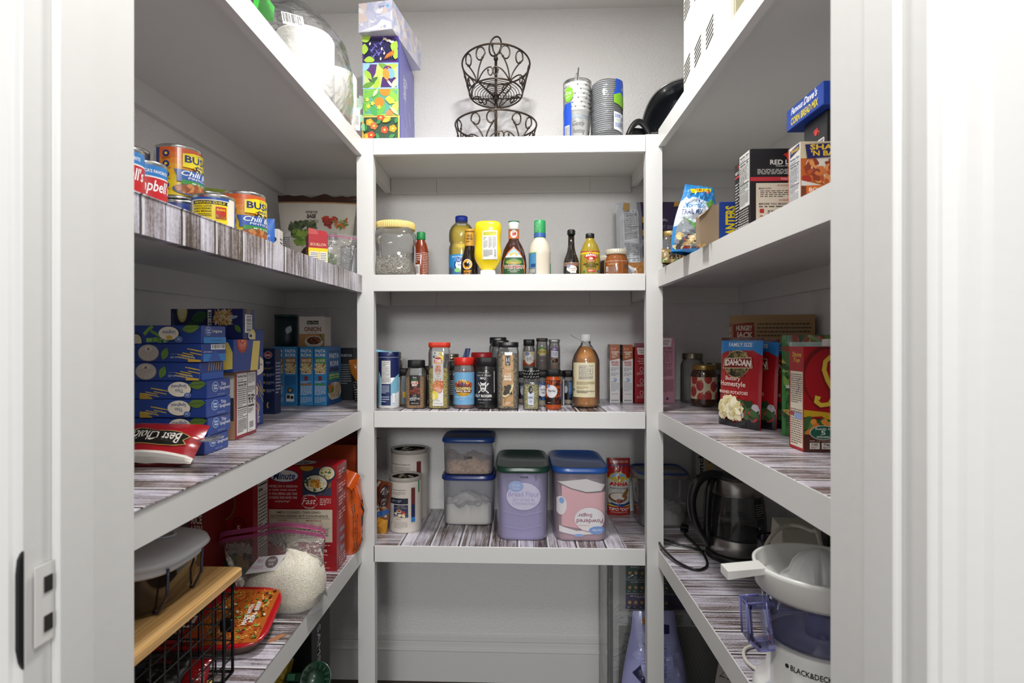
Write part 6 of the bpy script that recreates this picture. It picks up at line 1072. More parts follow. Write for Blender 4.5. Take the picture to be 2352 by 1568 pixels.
def tub(name, label, x0, x1, y0, y1, z, h, lidc, lidh=.014, fill=None, fillh=.05, drawf=None, body=None, lidtop=None, taper=.965, lidedge=None, sh=.0):
    cx, cy = (x0+x1)/2, (y0+y1)/2; wx, wy = (x1-x0)/2, (y1-y0)/2; o = thing(name, label, 'storage tub', (cx, cy, z))
    bm_ = body or film('#f2f4f6', .26, .25, 1.35, body='#c9c9d2')
    f = lambda r, a: 1
    def ring_(k, zz, n=48, sq=6.):
        P = []
        for i in range(n):
            a = 2*PI*i/n; ca, sa = math.cos(a), math.sin(a)
            q = (abs(ca*1.)**sq+abs(sa)**sq)**(-1/sq); P.append((q*ca*(wx*k), q*sa*(wy-wx*(1-k)), zz))
        return P
    def stack(L, m, cap0=True, cap1=True):
        mb = MB(); vs = []; n = 48
        for k, zz in L: vs += ring_(k, zz)
        fs = [(j*n+i, j*n+(i+1) % n, (j+1)*n+(i+1) % n, (j+1)*n+i) for j in range(len(L)-1) for i in range(n)]
        if cap0: fs.append(tuple(reversed(range(n))))
        if cap1: fs.append(tuple(range((len(L)-1)*n, len(L)*n)))
        mb.add(vs, fs, m, True); return mb
    hb = h-lidh; stack([(taper*.93, 0), (taper*.96, .003), (taper*.975, .012), (.965, hb)], bm_, True, False).obj('tub_body', o)
    lm = mat(lidc, .3, coat=.3); lid = stack([(.985, hb-.004), (1.02, hb-.003), (1.03, hb+.003), (1.015, hb+.007), (1.0, h-.004), (.985, h-.001), (.95, h), (.93, h-.002)], lm, True, True).obj('lid', o)
    if fill:
        mb = MB(); n = 30; k0 = taper*.935; X0, Y0 = wx*k0, wy-wx*(1-k0); vs = []
        for j in range(n+1):
            for i in range(n+1):
                u, v = i/n*2-1, j/n*2-1; m9 = max(abs(u), abs(v), 1e-6); q9 = m9*(abs(u)**6+abs(v)**6+1e-12)**(-1/6); xx = u*X0*q9; yy = v*Y0*q9
                vs.append((xx, yy, fillh*(1+.5*noise.noise(Vector((u*1.7+sh, v*1.4, sh)))+.16*noise.noise(Vector((u*8+sh, v*8, 1))))))
        fs = [(j*(n+1)+i, j*(n+1)+i+1, (j+1)*(n+1)+i+1, (j+1)*(n+1)+i) for j in range(n) for i in range(n)]
        b0 = len(vs); ed = [(i, 0) for i in range(n+1)]+[(n, j) for j in range(1, n+1)]+[(i, n) for i in range(n-1, -1, -1)]+[(0, j) for j in range(n-1, 0, -1)]
        vs += [(vs[j*(n+1)+i][0], vs[j*(n+1)+i][1], .003) for i, j in ed]; m_ = len(ed)
        fs += [(b0+t, b0+(t+1) % m_, ed[(t+1) % m_][1]*(n+1)+ed[(t+1) % m_][0], ed[t][1]*(n+1)+ed[t][0]) for t in range(m_)]
        mb.add(vs, fs, fill, True); mb.obj('contents', o)
    if drawf:
        mb = MB(); W_ = 2*wx*.86; kz = lambda z: taper*.975+(.965-taper*.975)*(z-.012)/(hb-.012)
        def pf(u, v, q): k = kz(.010+v); a_ = min(.999, abs((u-W_/2)/(wx*k))); return (u-W_/2, -(wy-wx*(1-k))*(1-a_**6)**(1/6)-.0012-q, .010+v)
        cv = Canvas(mb, pf, W_, hb-.02, du=.006, dv=.03); drawf(cv); mb.obj('front_print', o)
    return o
FL = mat('#e8e2d6', .85); SG = grains('#a07c54', '#b89068', '#c8a47c', 160, .9, 'brown_sugar')
xa, xb = X(1013, 1.905), X(1136, 1.905)
tub('storage_tub', 'frosted tub of white flour with dark blue lid, under the sugar tub', xa, xb, 1.905, 2.075, ZB, .168, '#1c3074', fill=FL, fillh=.062, sh=2.3)
tub('storage_tub', 'short frosted tub of brown sugar with blue lid, stacked on another tub', xa+.001, xb-.001, 1.905, 2.073, ZB+.1685, .124, '#1f4486', fill=SG, fillh=.045, sh=7.1, drawf=lambda c: c.text('SUGAR', .42, .48, .60, .58, '#202020', .03))
LAV = film('#eeeaf8', .45, .25, 1.35, body='#b4b0cc')
tub('storage_tub', 'large frosted tub holding a lavender flour bag, dark green lid', X(1137, 1.765), X(1264, 1.765), 1.765, 2.065, ZB, .226, '#173f30', body=LAV, fill=mat('#cdc6e2', .7), fillh=.165, sh=4., drawf=lambda c: (c.ell(.52, .66, .36, .22, '#c3c0d6'), c.ell(.36, .82, .16, .09, '#93a4cf'), c.text('Great', .28, .82, .44, .87, '#b8c0dc', .02), c.text('Value', .28, .77, .44, .81, '#b8c0dc', .02), c.text('Bread Flour', .20, .66, .86, .74, '#a39cc2', .01), c.text('Enriched &', .30, .59, .74, .64, '#ada7c8', .0), c.text('Unbleached', .28, .53, .76, .58, '#ada7c8', .0), c.stroke([(.1, .42), (.5, .36), (.9, .42)], .002, '#aaa5c6'), c.stroke([(.1, .18), (.5, .14), (.9, .2)], .002, '#aaa5c6'), c.text('FLOUR', .46, .955, .62, .985, '#202020', .03)))
PNK = film('#f6eef0', .38, .22, 1.35, body='#c4bcc6')
tub('storage_tub', 'large frosted tub holding a pink powdered sugar bag, bright blue lid', X(1270, 1.765), X(1402, 1.765), 1.765, 2.065, ZB, .226, '#2458a8', body=PNK, fill=mat('#e0b8bc', .7), fillh=.150, sh=9., drawf=lambda c: (c.poly([(.1, .85), (.3, .78), (.6, .72), (1, .74), (1, .25), (.6, .14), (.1, .2)], '#d4a8ae'), c.poly([(.0, .9), (.3, .80), (.6, .74), (.9, .76), (1, .85), (.6, .95)], '#cfcbcb'), c.poly([(.05, .1), (.4, .05), (.9, .08), (.95, .14), (.4, .12), (.05, .2)], '#dcdadc'), c.ell(.08, .52, .12, .15, '#dcd6da'), c.ell(.10, .60, .05, .05, '#86a6d4'), c.ell(.68, .30, .32, .20, '#b4808c'), c.ell(.67, .305, .31, .19, '#e0dcde'), c.text('Powdered', .40, .24, .94, .31, '#9c6c80', .02, 180), c.text('Sugar', .42, .335, .72, .41, '#9c6c80', .02, 180), c.text('Confectioners', .42, .19, .66, .22, '#d8a080', .0, 180), c.ell(.82, .13, .17, .065, '#7c9cd0'), c.text('Great Value', .72, .11, .92, .15, '#d0d8ec', .02, 180), c.ell(.45, .05, .1, .022, '#8aaad8')))
def anna(c):
    c.rect(0, .66, 1, 1, '#a82824'); c.rect(0, .0, 1, .17, '#a82824'); c.rect(0, .17, 1, .2, '#d8c83a'); c.rect(0, .64, 1, .66, '#c8b83a'); c.rect(0, .87, 1, .885, '#2a4a8a'); c.rect(0, .2, 1, .215, '#22407c'); c.text('FARINA TIPO OO', .1, .92, .9, .96, '#d8c8c0', .02)
    c.ell(.42, .68, .36, .085, '#c8b83a'); c.ell(.42, .68, .32, .075, '#7aa0c8'); c.ell(.42, .655, .29, .045, '#b8a838'); c.rect(.38, .63, .5, .71, '#a83a34'); c.ell(.44, .72, .04, .02, '#d8b090'); c.text('ANNA', .04, .53, .86, .60, '#b8342c', .05); c.text('NAPOLETANA', .08, .475, .88, .505, '#3a4a7a', .01); c.lines(.3, .44, .7, .455, 1, '#6a7aa0'); c.ell(.42, .33, .40, .09, '#7a5434'); c.ell(.42, .345, .34, .065, '#d8d0c4'); c.poly([(.55, .36), (.8, .49), (.9, .46), (.7, .3)], '#8a6038'); c.ell(.44, .27, .12, .04, '#7a2420'); c.poly([(.1, .24), (.5, .20), (.95, .25), (.9, .2), (.5, .165), (.12, .2)], '#22407c')
    c.text('TIPO "OO"', .02, .09, .92, .15, '#ece4dc', .03); c.text('EXTRA FINE FLOUR', .12, .05, .84, .075, '#d8b8b0', .01)
pouch('flour_bag', 'red, white and yellow paper bag of fine flour right of the blue-lidded tub', 'bag', (X(1423, 2.04), 2.058, ZB), .080, .200, .055, mat('#c8c4bc', .45, coat=.2), (0, 0, .04), F=anna, seed=71, wr=.004, gusset=.95, topth=.25)
# ================================================================ lowest left shelf
Z4 = S['l4']+EPS
RED = '#a01420'
def minute(c):
    c.rect(0, 0, 1, 1, '#a81420'); c.ell(.29, .905, .20, .062, '#1e3c80'); c.ell(.29, .905, .188, .056, '#e8e6e2'); c.text('Minute', .14, .87, .44, .94, '#1e3c80', .02, 0, .25)
    for k, (t, w_) in enumerate((("WE'RE ON A MISSION", .40), ('to make meals simple,', .38), ('SO YOU SPEND LESS TIME', .40), ('COOKING AND MORE TIME', .40), ('enjoying!', .20))): c.text(t, .27-w_/2, .795-.036*k, .27+w_/2, .818-.036*k, '#ecdcd8', .008, 0, .25 if k in (1, 4) else 0)
    c.rect(.54, .72, .93, .985, '#3a4258'); c.ell(.60, .985, .09, .03, '#c8902c'); c.ell(.87, .93, .12, .075, '#25324a'); c.ell(.87, .935, .105, .062, '#d8d0a8'); c.blobs(.78, .89, .93, .98, ['#d8b048', '#4a6a34', '#e8e0c0'], 24, .003); c.poly([(.54, .86), (.62, .90), (.66, .89), (.56, .84)], '#8a5838'); c.poly([(.72, .74), (.93, .85), (.93, .81), (.78, .73)], '#8a5838')
    c.ell(.72, .83, .175, .095, '#1e2c44'); c.ell(.72, .836, .155, .080, '#dcd2b0'); c.blobs(.58, .77, .86, .90, ['#e8e0c4', '#cfc29a', '#f0ead4'], 90, .003, mask=lambda a, b: (2*a-1)**2+(2*b-1)**2 < 1); c.blobs(.64, .80, .80, .87, ['#d89c28', '#e8b440', '#b86a20'], 60, .0028, mask=lambda a, b: (2*a-1)**2+(2*b-1)**2 < 1); c.blobs(.58, .77, .86, .90, ['#3a5a30'], 10, .0035, mask=lambda a, b: .5 < (2*a-1)**2+(2*b-1)**2 < 1)
    c.ring(.64, .665, .115, .062, '#e8d8d4', '#a81420', .96); c.rect(.5, .65, .78, .685, '#a81420'); c.text('Fast', .54, .64, .73, .70, '#ecdcd8', .005, 0, .35); c.text('REAL LIFE MOVES', .56, .71, .72, .725, '#ecdcd8', .01, arc=.01); c.text('WE CAN HELP', .57, .605, .71, .62, '#ecdcd8', .01, arc=-.01); c.lines(.78, .63, .93, .70, 4, '#e8b8b4', .5, .2)
    c.rect(.09, .28, .95, .59, '#cfc3ae'); c.text('SIMPLY COOKED, THEN DRIED.', .19, .548, .80, .572, '#2e2622', .012); c.text('NOTHING ADDED BUT CONVENIENCE.', .12, .515, .90, .538, '#2e2622', .012); c.rect(.11, .503, .92, .506, '#2e2622'); c.text('STOVE', .22, .478, .34, .492, '#9c2c30', .012); c.text('MICROWAVE', .60, .478, .80, .492, '#9c2c30', .012); c.rect(.482, .30, .485, .50, '#2e2622')
    for x, s in ((.17, 1), (.27, 0), (.37, 1), (.58, 0), (.68, 1), (.80, 1)): c.ring(x, .45, .02, .012, '#b05850', '#cfc3ae', .8); c.rect(x-.018, .43, x+.018, .433, '#b05850')
    c.lines(.12, .32, .46, .41, 5, '#5a4a40', .35, .1); c.rect(.11, .415, .92, .417, '#2e2622'); c.lines(.51, .32, .9, .41, 5, '#5a4a40', .35, .1); c.lines(.6, .235, .92, .26, 2, '#e8b8b4', .5, .1)
    c.rect(.72, .19, .78, .215, '#e8d8d4'); c.ring(.635, .20, .03, .018, '#e8d8d4', '#a81420', .75); c.rect(.82, .19, .88, .215, '#e8d8d4'); c.text('f', .74, .192, .76, .213, '#a81420', .02); c.poly([(.835, .195), (.86, .195), (.87, .21), (.845, .205)], '#a81420'); c.text('#RiceYourWay', .62, .155, .90, .175, '#ecdcd8', .005, 0, .2); c.text('visit us at', .68, .105, .82, .12, '#ecdcd8', .005); c.text('MINUTERICE.COM', .64, .083, .88, .1, '#ecdcd8', .005); c.text('1-800-MINUTE1', .67, .062, .86, .077, '#ecdcd8', .0); c.lines(.6, .02, .92, .05, 2, '#e8b8b4', .5, .05)
def minute_side(c): c.rect(0, 0, 1, 1, '#981420'); [c.lines(.2, .86-.13*k, .85, .95-.13*k, 3, '#e0b0ac', .5, .4) for k in range(4)]; [c.rect(.3, .34-.09*k, .75, .38-.09*k, '#8a8a9a') for k in range(3)]; c.poly([(.5, .86), (1, .93), (1, .96), (.6, .9)], '#14100e'); [c.poly([(0, y), (1, y+.05), (1, y+.056), (0, y+.006)], '#3a0c10') for y in (.85, .70)]; c.lines(.2, .02, .8, .12, 4, '#e0b0ac', .5, .3)
mx = X(775, 1.523); mw = .200
carton('rice_box', 'large red instant rice box with bowl photo and cream instruction panel', 'rice box', mx-mw/2, 1.515+.045, Z4, mw, .088, .280, RED, 0, None, F=minute, R=minute_side, T=lambda c: (c.rect(0, 0, 1, 1, '#a81420'), c.ell(.35, .5, .3, .36, '#e8e6e2'), c.text('Minute', .14, .3, .56, .7, '#1e3c80', .02, 0, .25)), coat=.25)
def five(c): c.rect(0, 0, 1, 1, '#8c1018'); c.ring(.60, .50, .20, .10, '#4a0a0c', '#8c1018', .9); c.ring(.60, .50, .14, .07, '#4a0a0c', '#8c1018', .85); c.text('5', .555, .475, .645, .525, '#e0c8c0', .03); c.ell(.12, .72, .4, .16, '#7a5a3a'); c.ell(.12, .72, .36, .14, '#7c1018'); c.poly([(.1, .42), (.2, .42), (.22, .62), (.08, .62)], '#4a0a0c'); c.blobs(.28, .24, .98, .36, ['#e4dccc', '#f0ead8', '#cfc4b0'], 120, .006, el=2); c.blobs(.25, .1, .6, .26, ['#2f5a28', '#4a7a34', '#1f4020'], 50, .008, el=1.1); c.poly([(.55, .26), (.9, .26), (.95, .12), (.6, .1)], '#c89a30'); c.blobs(.75, .12, .98, .3, ['#9a1c1c', '#2f5a28'], 10, .009)
carton('rice_box', 'dark red rice box with a round number five badge and broccoli picture', 'rice box', X(527, 1.40)+.005, 1.42+.045, Z4, .093, .085, .285, '#8c1018', -.04, F=five, R=lambda c: (c.nutri(.28, .05, .9, .99, '#d8d4cc', '#2a2a2a', title=True),))
def ricearoni(c): c.rect(0, 0, 1, 1, '#7c1a1c'); c.rect(0, .80, .98, .91, '#d8a020'); c.text('NEW LOOK', .1, .83, .9, .88, '#7c1a1c', .02); c.text('RICE', .14, .70, .9, .78, '#e0d4c8', .03); c.text('A RONI', .08, .62, .92, .69, '#e0d4c8', .03); c.rect(.1, .2, .9, .55, '#c89848')
carton('rice_box', 'narrow dark red boxed rice with yellow band, left of the number five box', 'rice box', X(463, 1.30)-.026, 1.375, Z4, .034, .10, .262, '#7c1a1c', .0, F=ricearoni)
# orange bag and brown box behind
def orange_print(c): c.text('POPPERZ', .52, .05, .80, .80, '#2a2624', .04, 90); c.text('POPPERZ', .54, .05, .78, .80, '#c8c0b8', .0, 90); c.lines(.1, .05, .3, .9, 3, '#6a4a3a', .5, .05, True); c.lines(.85, .1, .97, .9, 2, '#7a2a10', .5, .05, True)
pouch('snack_bag', 'bright orange snack bag standing between the red rice box and the post', 'bag', (X(806, 1.64)+.0, 1.660, Z4), .060, .205, .05, mat('#cc5414', .28, coat=.6), (0, .02, 1.25), F=lambda c: (c.lines(.1, .05, .3, .9, 3, '#6a4a3a', .5, .05, True), c.stroke([(.62, .35), (.62, .7), (.78, .72), (.8, .6), (.64, .55), (.84, .35)], .006, '#2a2624'), c.lines(.5, .02, .8, .3, 3, '#3a2a20', .5, .1, True)), seed=81, wr=.010, topw=1.25)
m2 = MB(Matrix.Translation((X(800, 1.63), 1.62, Z(1100, -.45, 1.62))) @ Matrix.Rotation(.5, 4, 'Y'))
fl = [((i/5-.5)*.055, -.008*math.sin(i*1.3)+.004*j, -.022+.044*j/3) for j in range(4) for i in range(6)]
m2.add(fl, [(j*6+i, j*6+i+1, (j+1)*6+i+1, (j+1)*6+i) for j in range(3) for i in range(5)], mat('#cc5414', .28, coat=.6), True); m2.obj('folded_top', None)
ft = bpy.data.objects['folded_top']; sbg = [o for o in bpy.data.objects if o.name.startswith('snack_bag') and 'bright orange' in o.get('label', '')][0]; bpy.context.view_layer.update(); ft.parent = sbg; ft.matrix_parent_inverse = sbg.matrix_world.inverted()
ob = thing('open_cardboard_box', 'open brown cardboard box with torn flaps and orange sides behind the red rice box', 'box', (X(764, 1.85), 1.87, Z4), -.05)
CB = mat('#7a6248', .8); mb = MB(); W_, D_, H_ = .10, .08, .288
for a in ((-W_, -W_+.003, -D_, D_), (W_-.003, W_, -D_, D_), (-W_, W_, -D_, -D_+.003), (-W_, W_, D_-.003, D_)): mb.box(*a, 0, H_, mat('#b8481c', .5))
mb.box(-W_, W_, -D_, D_, 0, .003, CB); mb.obj('carton', ob)
mb = MB(); mb.add([(-W_, D_-.002, H_), (W_, D_-.002, H_), (W_-.01, D_+.045, H_+.035), (-W_+.01, D_+.045, H_+.035)], [(0, 1, 2, 3)], CB); mb.obj('flap', ob)
mb = MB(); mb.add([(W_, -D_, H_), (W_, D_, H_), (W_+.042, D_-.01, H_-.004), (W_+.038, 0, H_+.006), (W_+.045, -D_+.01, H_-.002)], [(0, 1, 2, 3, 4)], CB); mb.obj('flap', ob)
mb = MB(); mb.add([(-W_, -D_, H_), (-W_, D_, H_), (-W_-.05, D_-.01, H_-.01), (-W_-.05, -D_+.01, H_-.015)], [(0, 1, 2, 3)], CB); mb.obj('flap', ob)
pouch('mesh_bag', 'dark red bag with white streaks tucked behind the cardboard box near the wall', 'bag', (X(790, 2.03), 2.045, Z4), .13, .37, .05, mat('#6a1c26', .4, coat=.3), (0, 0, 0), F=lambda c: (c.rect(.0, .78, .35, 1, '#a01420'), c.blobs(.35, .6, 1, 1, ['#8a3a44', '#d8c8c8', '#4a141c'], 40, .006)), seed=91, wr=.012)
# zip bag of rice
RICE = grains('#e4dac0', '#efe8d6', '#f8f4e8', 520, .75, 'white_rice', .5)
rb = thing('rice_zip_bag', 'clear zip bag of white rice with pink seal, before the red rice boxes', 'bag', (X(660, 1.33), 1.325, Z4), -.06)
mb = MB(); n = 44; vs = []; LV = [(0, .0), (.80, .0), (.95, .008), (1.02, .03), (1.02, .055), (.96, .078), (.82, .098), (.6, .108), (.3, .113), (0, .115)]
for r, z in LV:
    for i in range(n):
        a = 2*PI*i/n; ca, sa = math.cos(a), math.sin(a); k = (abs(ca)**2.6+abs(sa)**2.6)**(-1/2.6); q = 1+.05*noise.noise(Vector((ca*1.5, sa*1.5, z*14))); zz = z*(.94+.16*ca-.10*sa)*(1+.05*noise.noise(Vector((ca*3+9, sa*3, z*20))))
        vs.append((r*k*ca*.088*q, r*k*sa*.066*q, max(0, zz)))
mb.add(vs, [(j*n+i, j*n+(i+1) % n, (j+1)*n+(i+1) % n, (j+1)*n+i) for j in range(len(LV)-1) for i in range(n)], RICE, True); mb.obj('rice', rb)
def bagpt(a, t, off=0):
    """t 0 bottom..1 zip line; superellipse closing to a flat seam"""
    ca, sa = math.cos(a), math.sin(a); k = (abs(ca)**2.6+abs(sa)**2.6)**(-1/2.6)
    rx = .0925+(.130-.0925)*t**1.5; ry = .0705*(1-t**1.6)+.0016; z = .001+.150*t+.012*ca*t-.022*(t**2)*ca*ca
    q = 1+.10*noise.noise(Vector((ca*2+4, sa*2, t*5)))*(.25+t) ; x = rx*k*ca*q-.050*t; y = ry*k*sa*q+.030*t**2+.006*math.sin(6*ca+3*t)*t
    return (x, y, z+.004*math.sin(5*ca)*t)
mb = MB(); vs = []; n = 56; m_ = 22
for j in range(m_+1):
    for i in range(n): vs.append(bagpt(2*PI*i/n, j/m_))
mb.add(vs, [(j*n+i, j*n+(i+1) % n, (j+1)*n+(i+1) % n, (j+1)*n+i) for j in range(m_) for i in range(n)], BAG, True); zb = mb.obj('clear_bag', rb)
mb = MB(); vs = []; n = 40
top = [bagpt(PI-PI*i/n, 1.) for i in range(n+1)]
for j, (dz, dy) in enumerate(((0, 0), (.008, .001), (.016, .001), (.026, .0))): vs += [(x*1.01, y-.0015+dy, z+dz) for x, y, z in top]
f = lambda j: [(j*(n+1)+i, j*(n+1)+i+1, (j+1)*(n+1)+i+1, (j+1)*(n+1)+i) for i in range(n)]
PK = film('#f4b8d8', .45, .2, 1.35, body='#d870a8')
mb.add(vs, f(0)+f(2), PK, True); mb.obj('pink_seal', rb)
mb = MB(); [mb.tube([(x*1.01, y-.002, z+dz) for x, y, z in top], .0011, mat('#c2508c', .4), 6) for dz in (.008, .016)]; mb.obj('zip_track', rb)
lb = MB(Matrix.Translation((-.028, -.046, .108)) @ Matrix.Rotation(-.75, 4, 'X') @ Matrix.Rotation(-.1, 4, 'Y')); cv = Canvas(lb, lambda u, v, q: (u-.045, -q-.002, v-.02), .09, .04)
cv.poly([(.05, 0), (.8, .1), (1, 1), (.3, .95)], '#d8d4d4'); cv.ell(.66, .6, .16, .34, '#7a6a68'); cv.text('GREAT', .56, .62, .76, .78, '#e0dcdc', .02); cv.text('RICE', .60, .42, .72, .56, '#e0dcdc', .02); cv.text('Not', .28, .60, .44, .84, '#b060a0', -.01, 0, .4); cv.text('instant', .14, .24, .48, .48, '#b060a0', -.01, 0, .4); lb.obj('label', rb)
# bamboo board on black wire basket
BAM = bpy.data.materials.new('bamboo'); BAM.use_nodes = True; T_ = BAM.node_tree; N = T_.nodes; L_ = T_.links; B_ = N['Principled BSDF']
g_ = N.new('ShaderNodeNewGeometry'); mp = N.new('ShaderNodeMapping'); mp.inputs['Scale'].default_value = (260, 5, 260); wv = N.new('ShaderNodeTexNoise'); wv.inputs['Scale'].default_value = 1; wv.inputs['Detail'].default_value = 4
L_.new(g_.outputs['Position'], mp.inputs[0]); L_.new(mp.outputs[0], wv.inputs['Vector']); rp = N.new('ShaderNodeValToRGB'); rp.color_ramp.elements[0].color = lin('#c08c4c'); rp.color_ramp.elements[1].color = lin('#e8c084'); rp.color_ramp.elements[0].position = .3; rp.color_ramp.elements[1].position = .7
L_.new(wv.outputs['Fac'], rp.inputs[0]); L_.new(rp.outputs[0], B_.inputs['Base Color']); B_.inputs['Roughness'].default_value = .4
bx1, byf = X(569, 1.066)+.0, 1.052
zb_ = Z(1301, bx1, byf)
BW, BD = .315, .40
P = []; r_ = .012
for cx, cy, a in ((BW/2-r_, BD/2-r_, 0), (-BW/2+r_, BD/2-r_, PI/2), (-BW/2+r_, -BD/2+r_, PI), (BW/2-r_, -BD/2+r_, 1.5*PI)):
    for i in range(7): P.append((cx+r_*math.cos(a+PI/2*i/6), cy+r_*math.sin(a+PI/2*i/6)))
n = len(P); mb = MB(); mb.add([(x, y, z) for z, s in ((0, .994), (.001, 1), (.0125, 1), (.0135, .994)) for x, y in [(a*s, b*s) for a, b in P]], [(j*n+i, j*n+(i+1) % n, (j+1)*n+(i+1) % n, (j+1)*n+i) for j in range(3) for i in range(n)]+[tuple(reversed(range(n))), tuple(range(3*n, 4*n))], BAM)
bcx, bcy = bx1-BW/2, byf-BD/2
tag(mb.obj('bamboo_board', None, (bcx, bcy, zb_-.0135)), 'pale bamboo board lying across the black wire basket', 'board')
wb = thing('wire_basket', 'black wire grid basket under the bamboo board', 'basket', (bcx-.004, bcy+.004, Z4))
WB = mat('#121214', .4); hx, hy, hz = BW/2-.014, BD/2-.012, zb_-.0135-Z4-.002
def grid(name, pts0, du, dv, nu, nv, skip=()):
    mb = MB(); p = Vector(pts0); du = Vector(du); dv = Vector(dv)
    for i in range(nu+1): mb.tube([p+du*i/nu, p+du*i/nu+dv], .0016 if 0 < i < nu else .0028, WB, 6)
    for j in range(nv+1): mb.tube([p+dv*j/nv, p+dv*j/nv+du], .0016 if 0 < j < nv else .0028, WB, 6)
    return mb.obj(name, wb)
grid('side_grid', (hx, -hy, .003), (0, 2*hy, 0), (0, 0, hz-.006), 11, 6); grid('side_grid', (-hx, -hy, .003), (0, 2*hy, 0), (0, 0, hz-.006), 11, 6)
grid('end_grid', (-hx, hy, .003), (2*hx, 0, 0), (0, 0, hz-.006), 9, 6); grid('end_grid', (-hx, -hy, .003), (2*hx, 0, 0), (0, 0, hz-.006), 9, 6)
grid('bottom_grid', (-hx, -hy, .003), (2*hx, 0, 0), (0, 2*hy, 0), 9, 11)
mb = MB(); mb.box(-.012, .012, -.006, .006, -.012, .012, BLACK, .003, 2); mb.obj('clip', wb, (hx-.01, hy, hz*.5))
mb = MB(); mb.tube([(hx, hy-.035, .003), (hx+.003, hy-.035, .06), (hx, hy-.035, hz-.006)], .003, WB, 8); mb.obj('side_post', wb)
# storage container with white lid on the board
ct = thing('food_container', 'smoky clear food container with white vented lid on the bamboo board', 'container', (X(488, .98)-.128, .906, zb_+.0008))
SM = film('#b8b2ac', .10, .06, 1.45, body='#6a5a50'); 
mb = MB(); mb.lathe([(.78, 0), (.84, .002), (.90, .012), (.97, .066), (.98, .070)], SM, 60, 3.4, cap1=False); mb.v = [Vector((v.x*.128, v.y*.092, v.z)) for v in mb.v]; mb.obj('tub', ct)
mb = MB(); mb.lathe([(.74, .0022), (.84, .010), (.90, .040), (0, .042)], mat('#5a3a26', .7), 48, 3.4); mb.v = [Vector((v.x*.126, v.y*.09, v.z)) for v in mb.v]; mb.obj('contents', ct)
mb = MB(); WL = mat('#dcdce0', .35); mb.lathe([(.97, .066), (1.00, .064), (1.02, .069), (1.0, .073), (1.06, .078), (1.10, .080), (1.07, .088), (.92, .094), (.80, .097), (0, .098)], WL, 64, 3.2); mb.v = [Vector((v.x*.128, v.y*.092, v.z)) for v in mb.v]; ld = mb.obj('lid', ct)
mb = MB(); mb.lathe([(0, .096), (.034, .0985), (.036, .101), (.030, .1015), (.028, .0985), (0, .0985)], WL, 36, 2, 1.0, .55, (.06, .02, 0)); mb.obj('vent_ring', ld)
mb = MB(); mb.box(.05, .075, .012, .026, .099, .1035, BLACK, .002, 2); mb.obj('vent_tab', ld)
for sx, sy in ((.128*.94, -.05), (.128*.94, .045)):
    mb = MB(); mb.tube([(sx+.006, sy, .072), (sx+.004, sy, .030), (sx-.010, sy, .004), (sx-.030, sy+.006, .002)], .0024, mat('#4a4658', .15, .6), 8); mb.obj('corner_band', ct)
sp = thing('black_strap', 'long black ridged strap lying on top of the container lid', 'strap', (bcx+.02, bcy+.05, zb_+.0008+.110))
mb = MB(); pts = [(.055-.24*t_, .055-.19*t_, .006+.004*math.sin(t_*30)) for t_ in [i/40 for i in range(41)]]; mb.tube(pts, [.0075+.0012*(i % 2) for i in range(41)], mat('#0f0f10', .5), 10); mb.obj('strap_band', sp)
# chow mein tray beyond the basket
tr = thing('noodle_tray', 'red-rimmed frozen noodle tray with noodle picture, leaning behind the wire basket', 'food tray', (X(500, 1.17)-.01, 1.165, Z4+.012), (.28, 0, .10))
def traybase(mb, L, m): 
    n = 48
    for k, z in L: pass
    vs = []
    for k, z in L:
        for i in range(n):
            a = 2*PI*i/n; ca, sa = math.cos(a), math.sin(a); q = (abs(ca)**5+abs(sa)**5)**(-.2); vs.append((q*ca*(.128*k), q*sa*(.083*k), z))
    mb.add(vs, [(j*n+i, j*n+(i+1) % n, (j+1)*n+(i+1) % n, (j+1)*n+i) for j in range(len(L)-1) for i in range(n)]+[tuple(reversed(range(n))), tuple(range((len(L)-1)*n, len(L)*n))], m, True)
mb = MB(); traybase(mb, [(.82, 0), (.86, .003), (.94, .034)], mat('#6a5a4c', .3, coat=.4)); mb.obj('tray_base', tr)
mb = MB(); traybase(mb, [(.97, .034), (1.03, .035), (1.04, .038), (1.03, .0405), (1.0, .0412)], mat('#b8141c', .25, coat=.6))
cv = Canvas(mb, lambda u, v, q: (u-.124, v-.079, .0414+q), .248, .158, coat=.4)
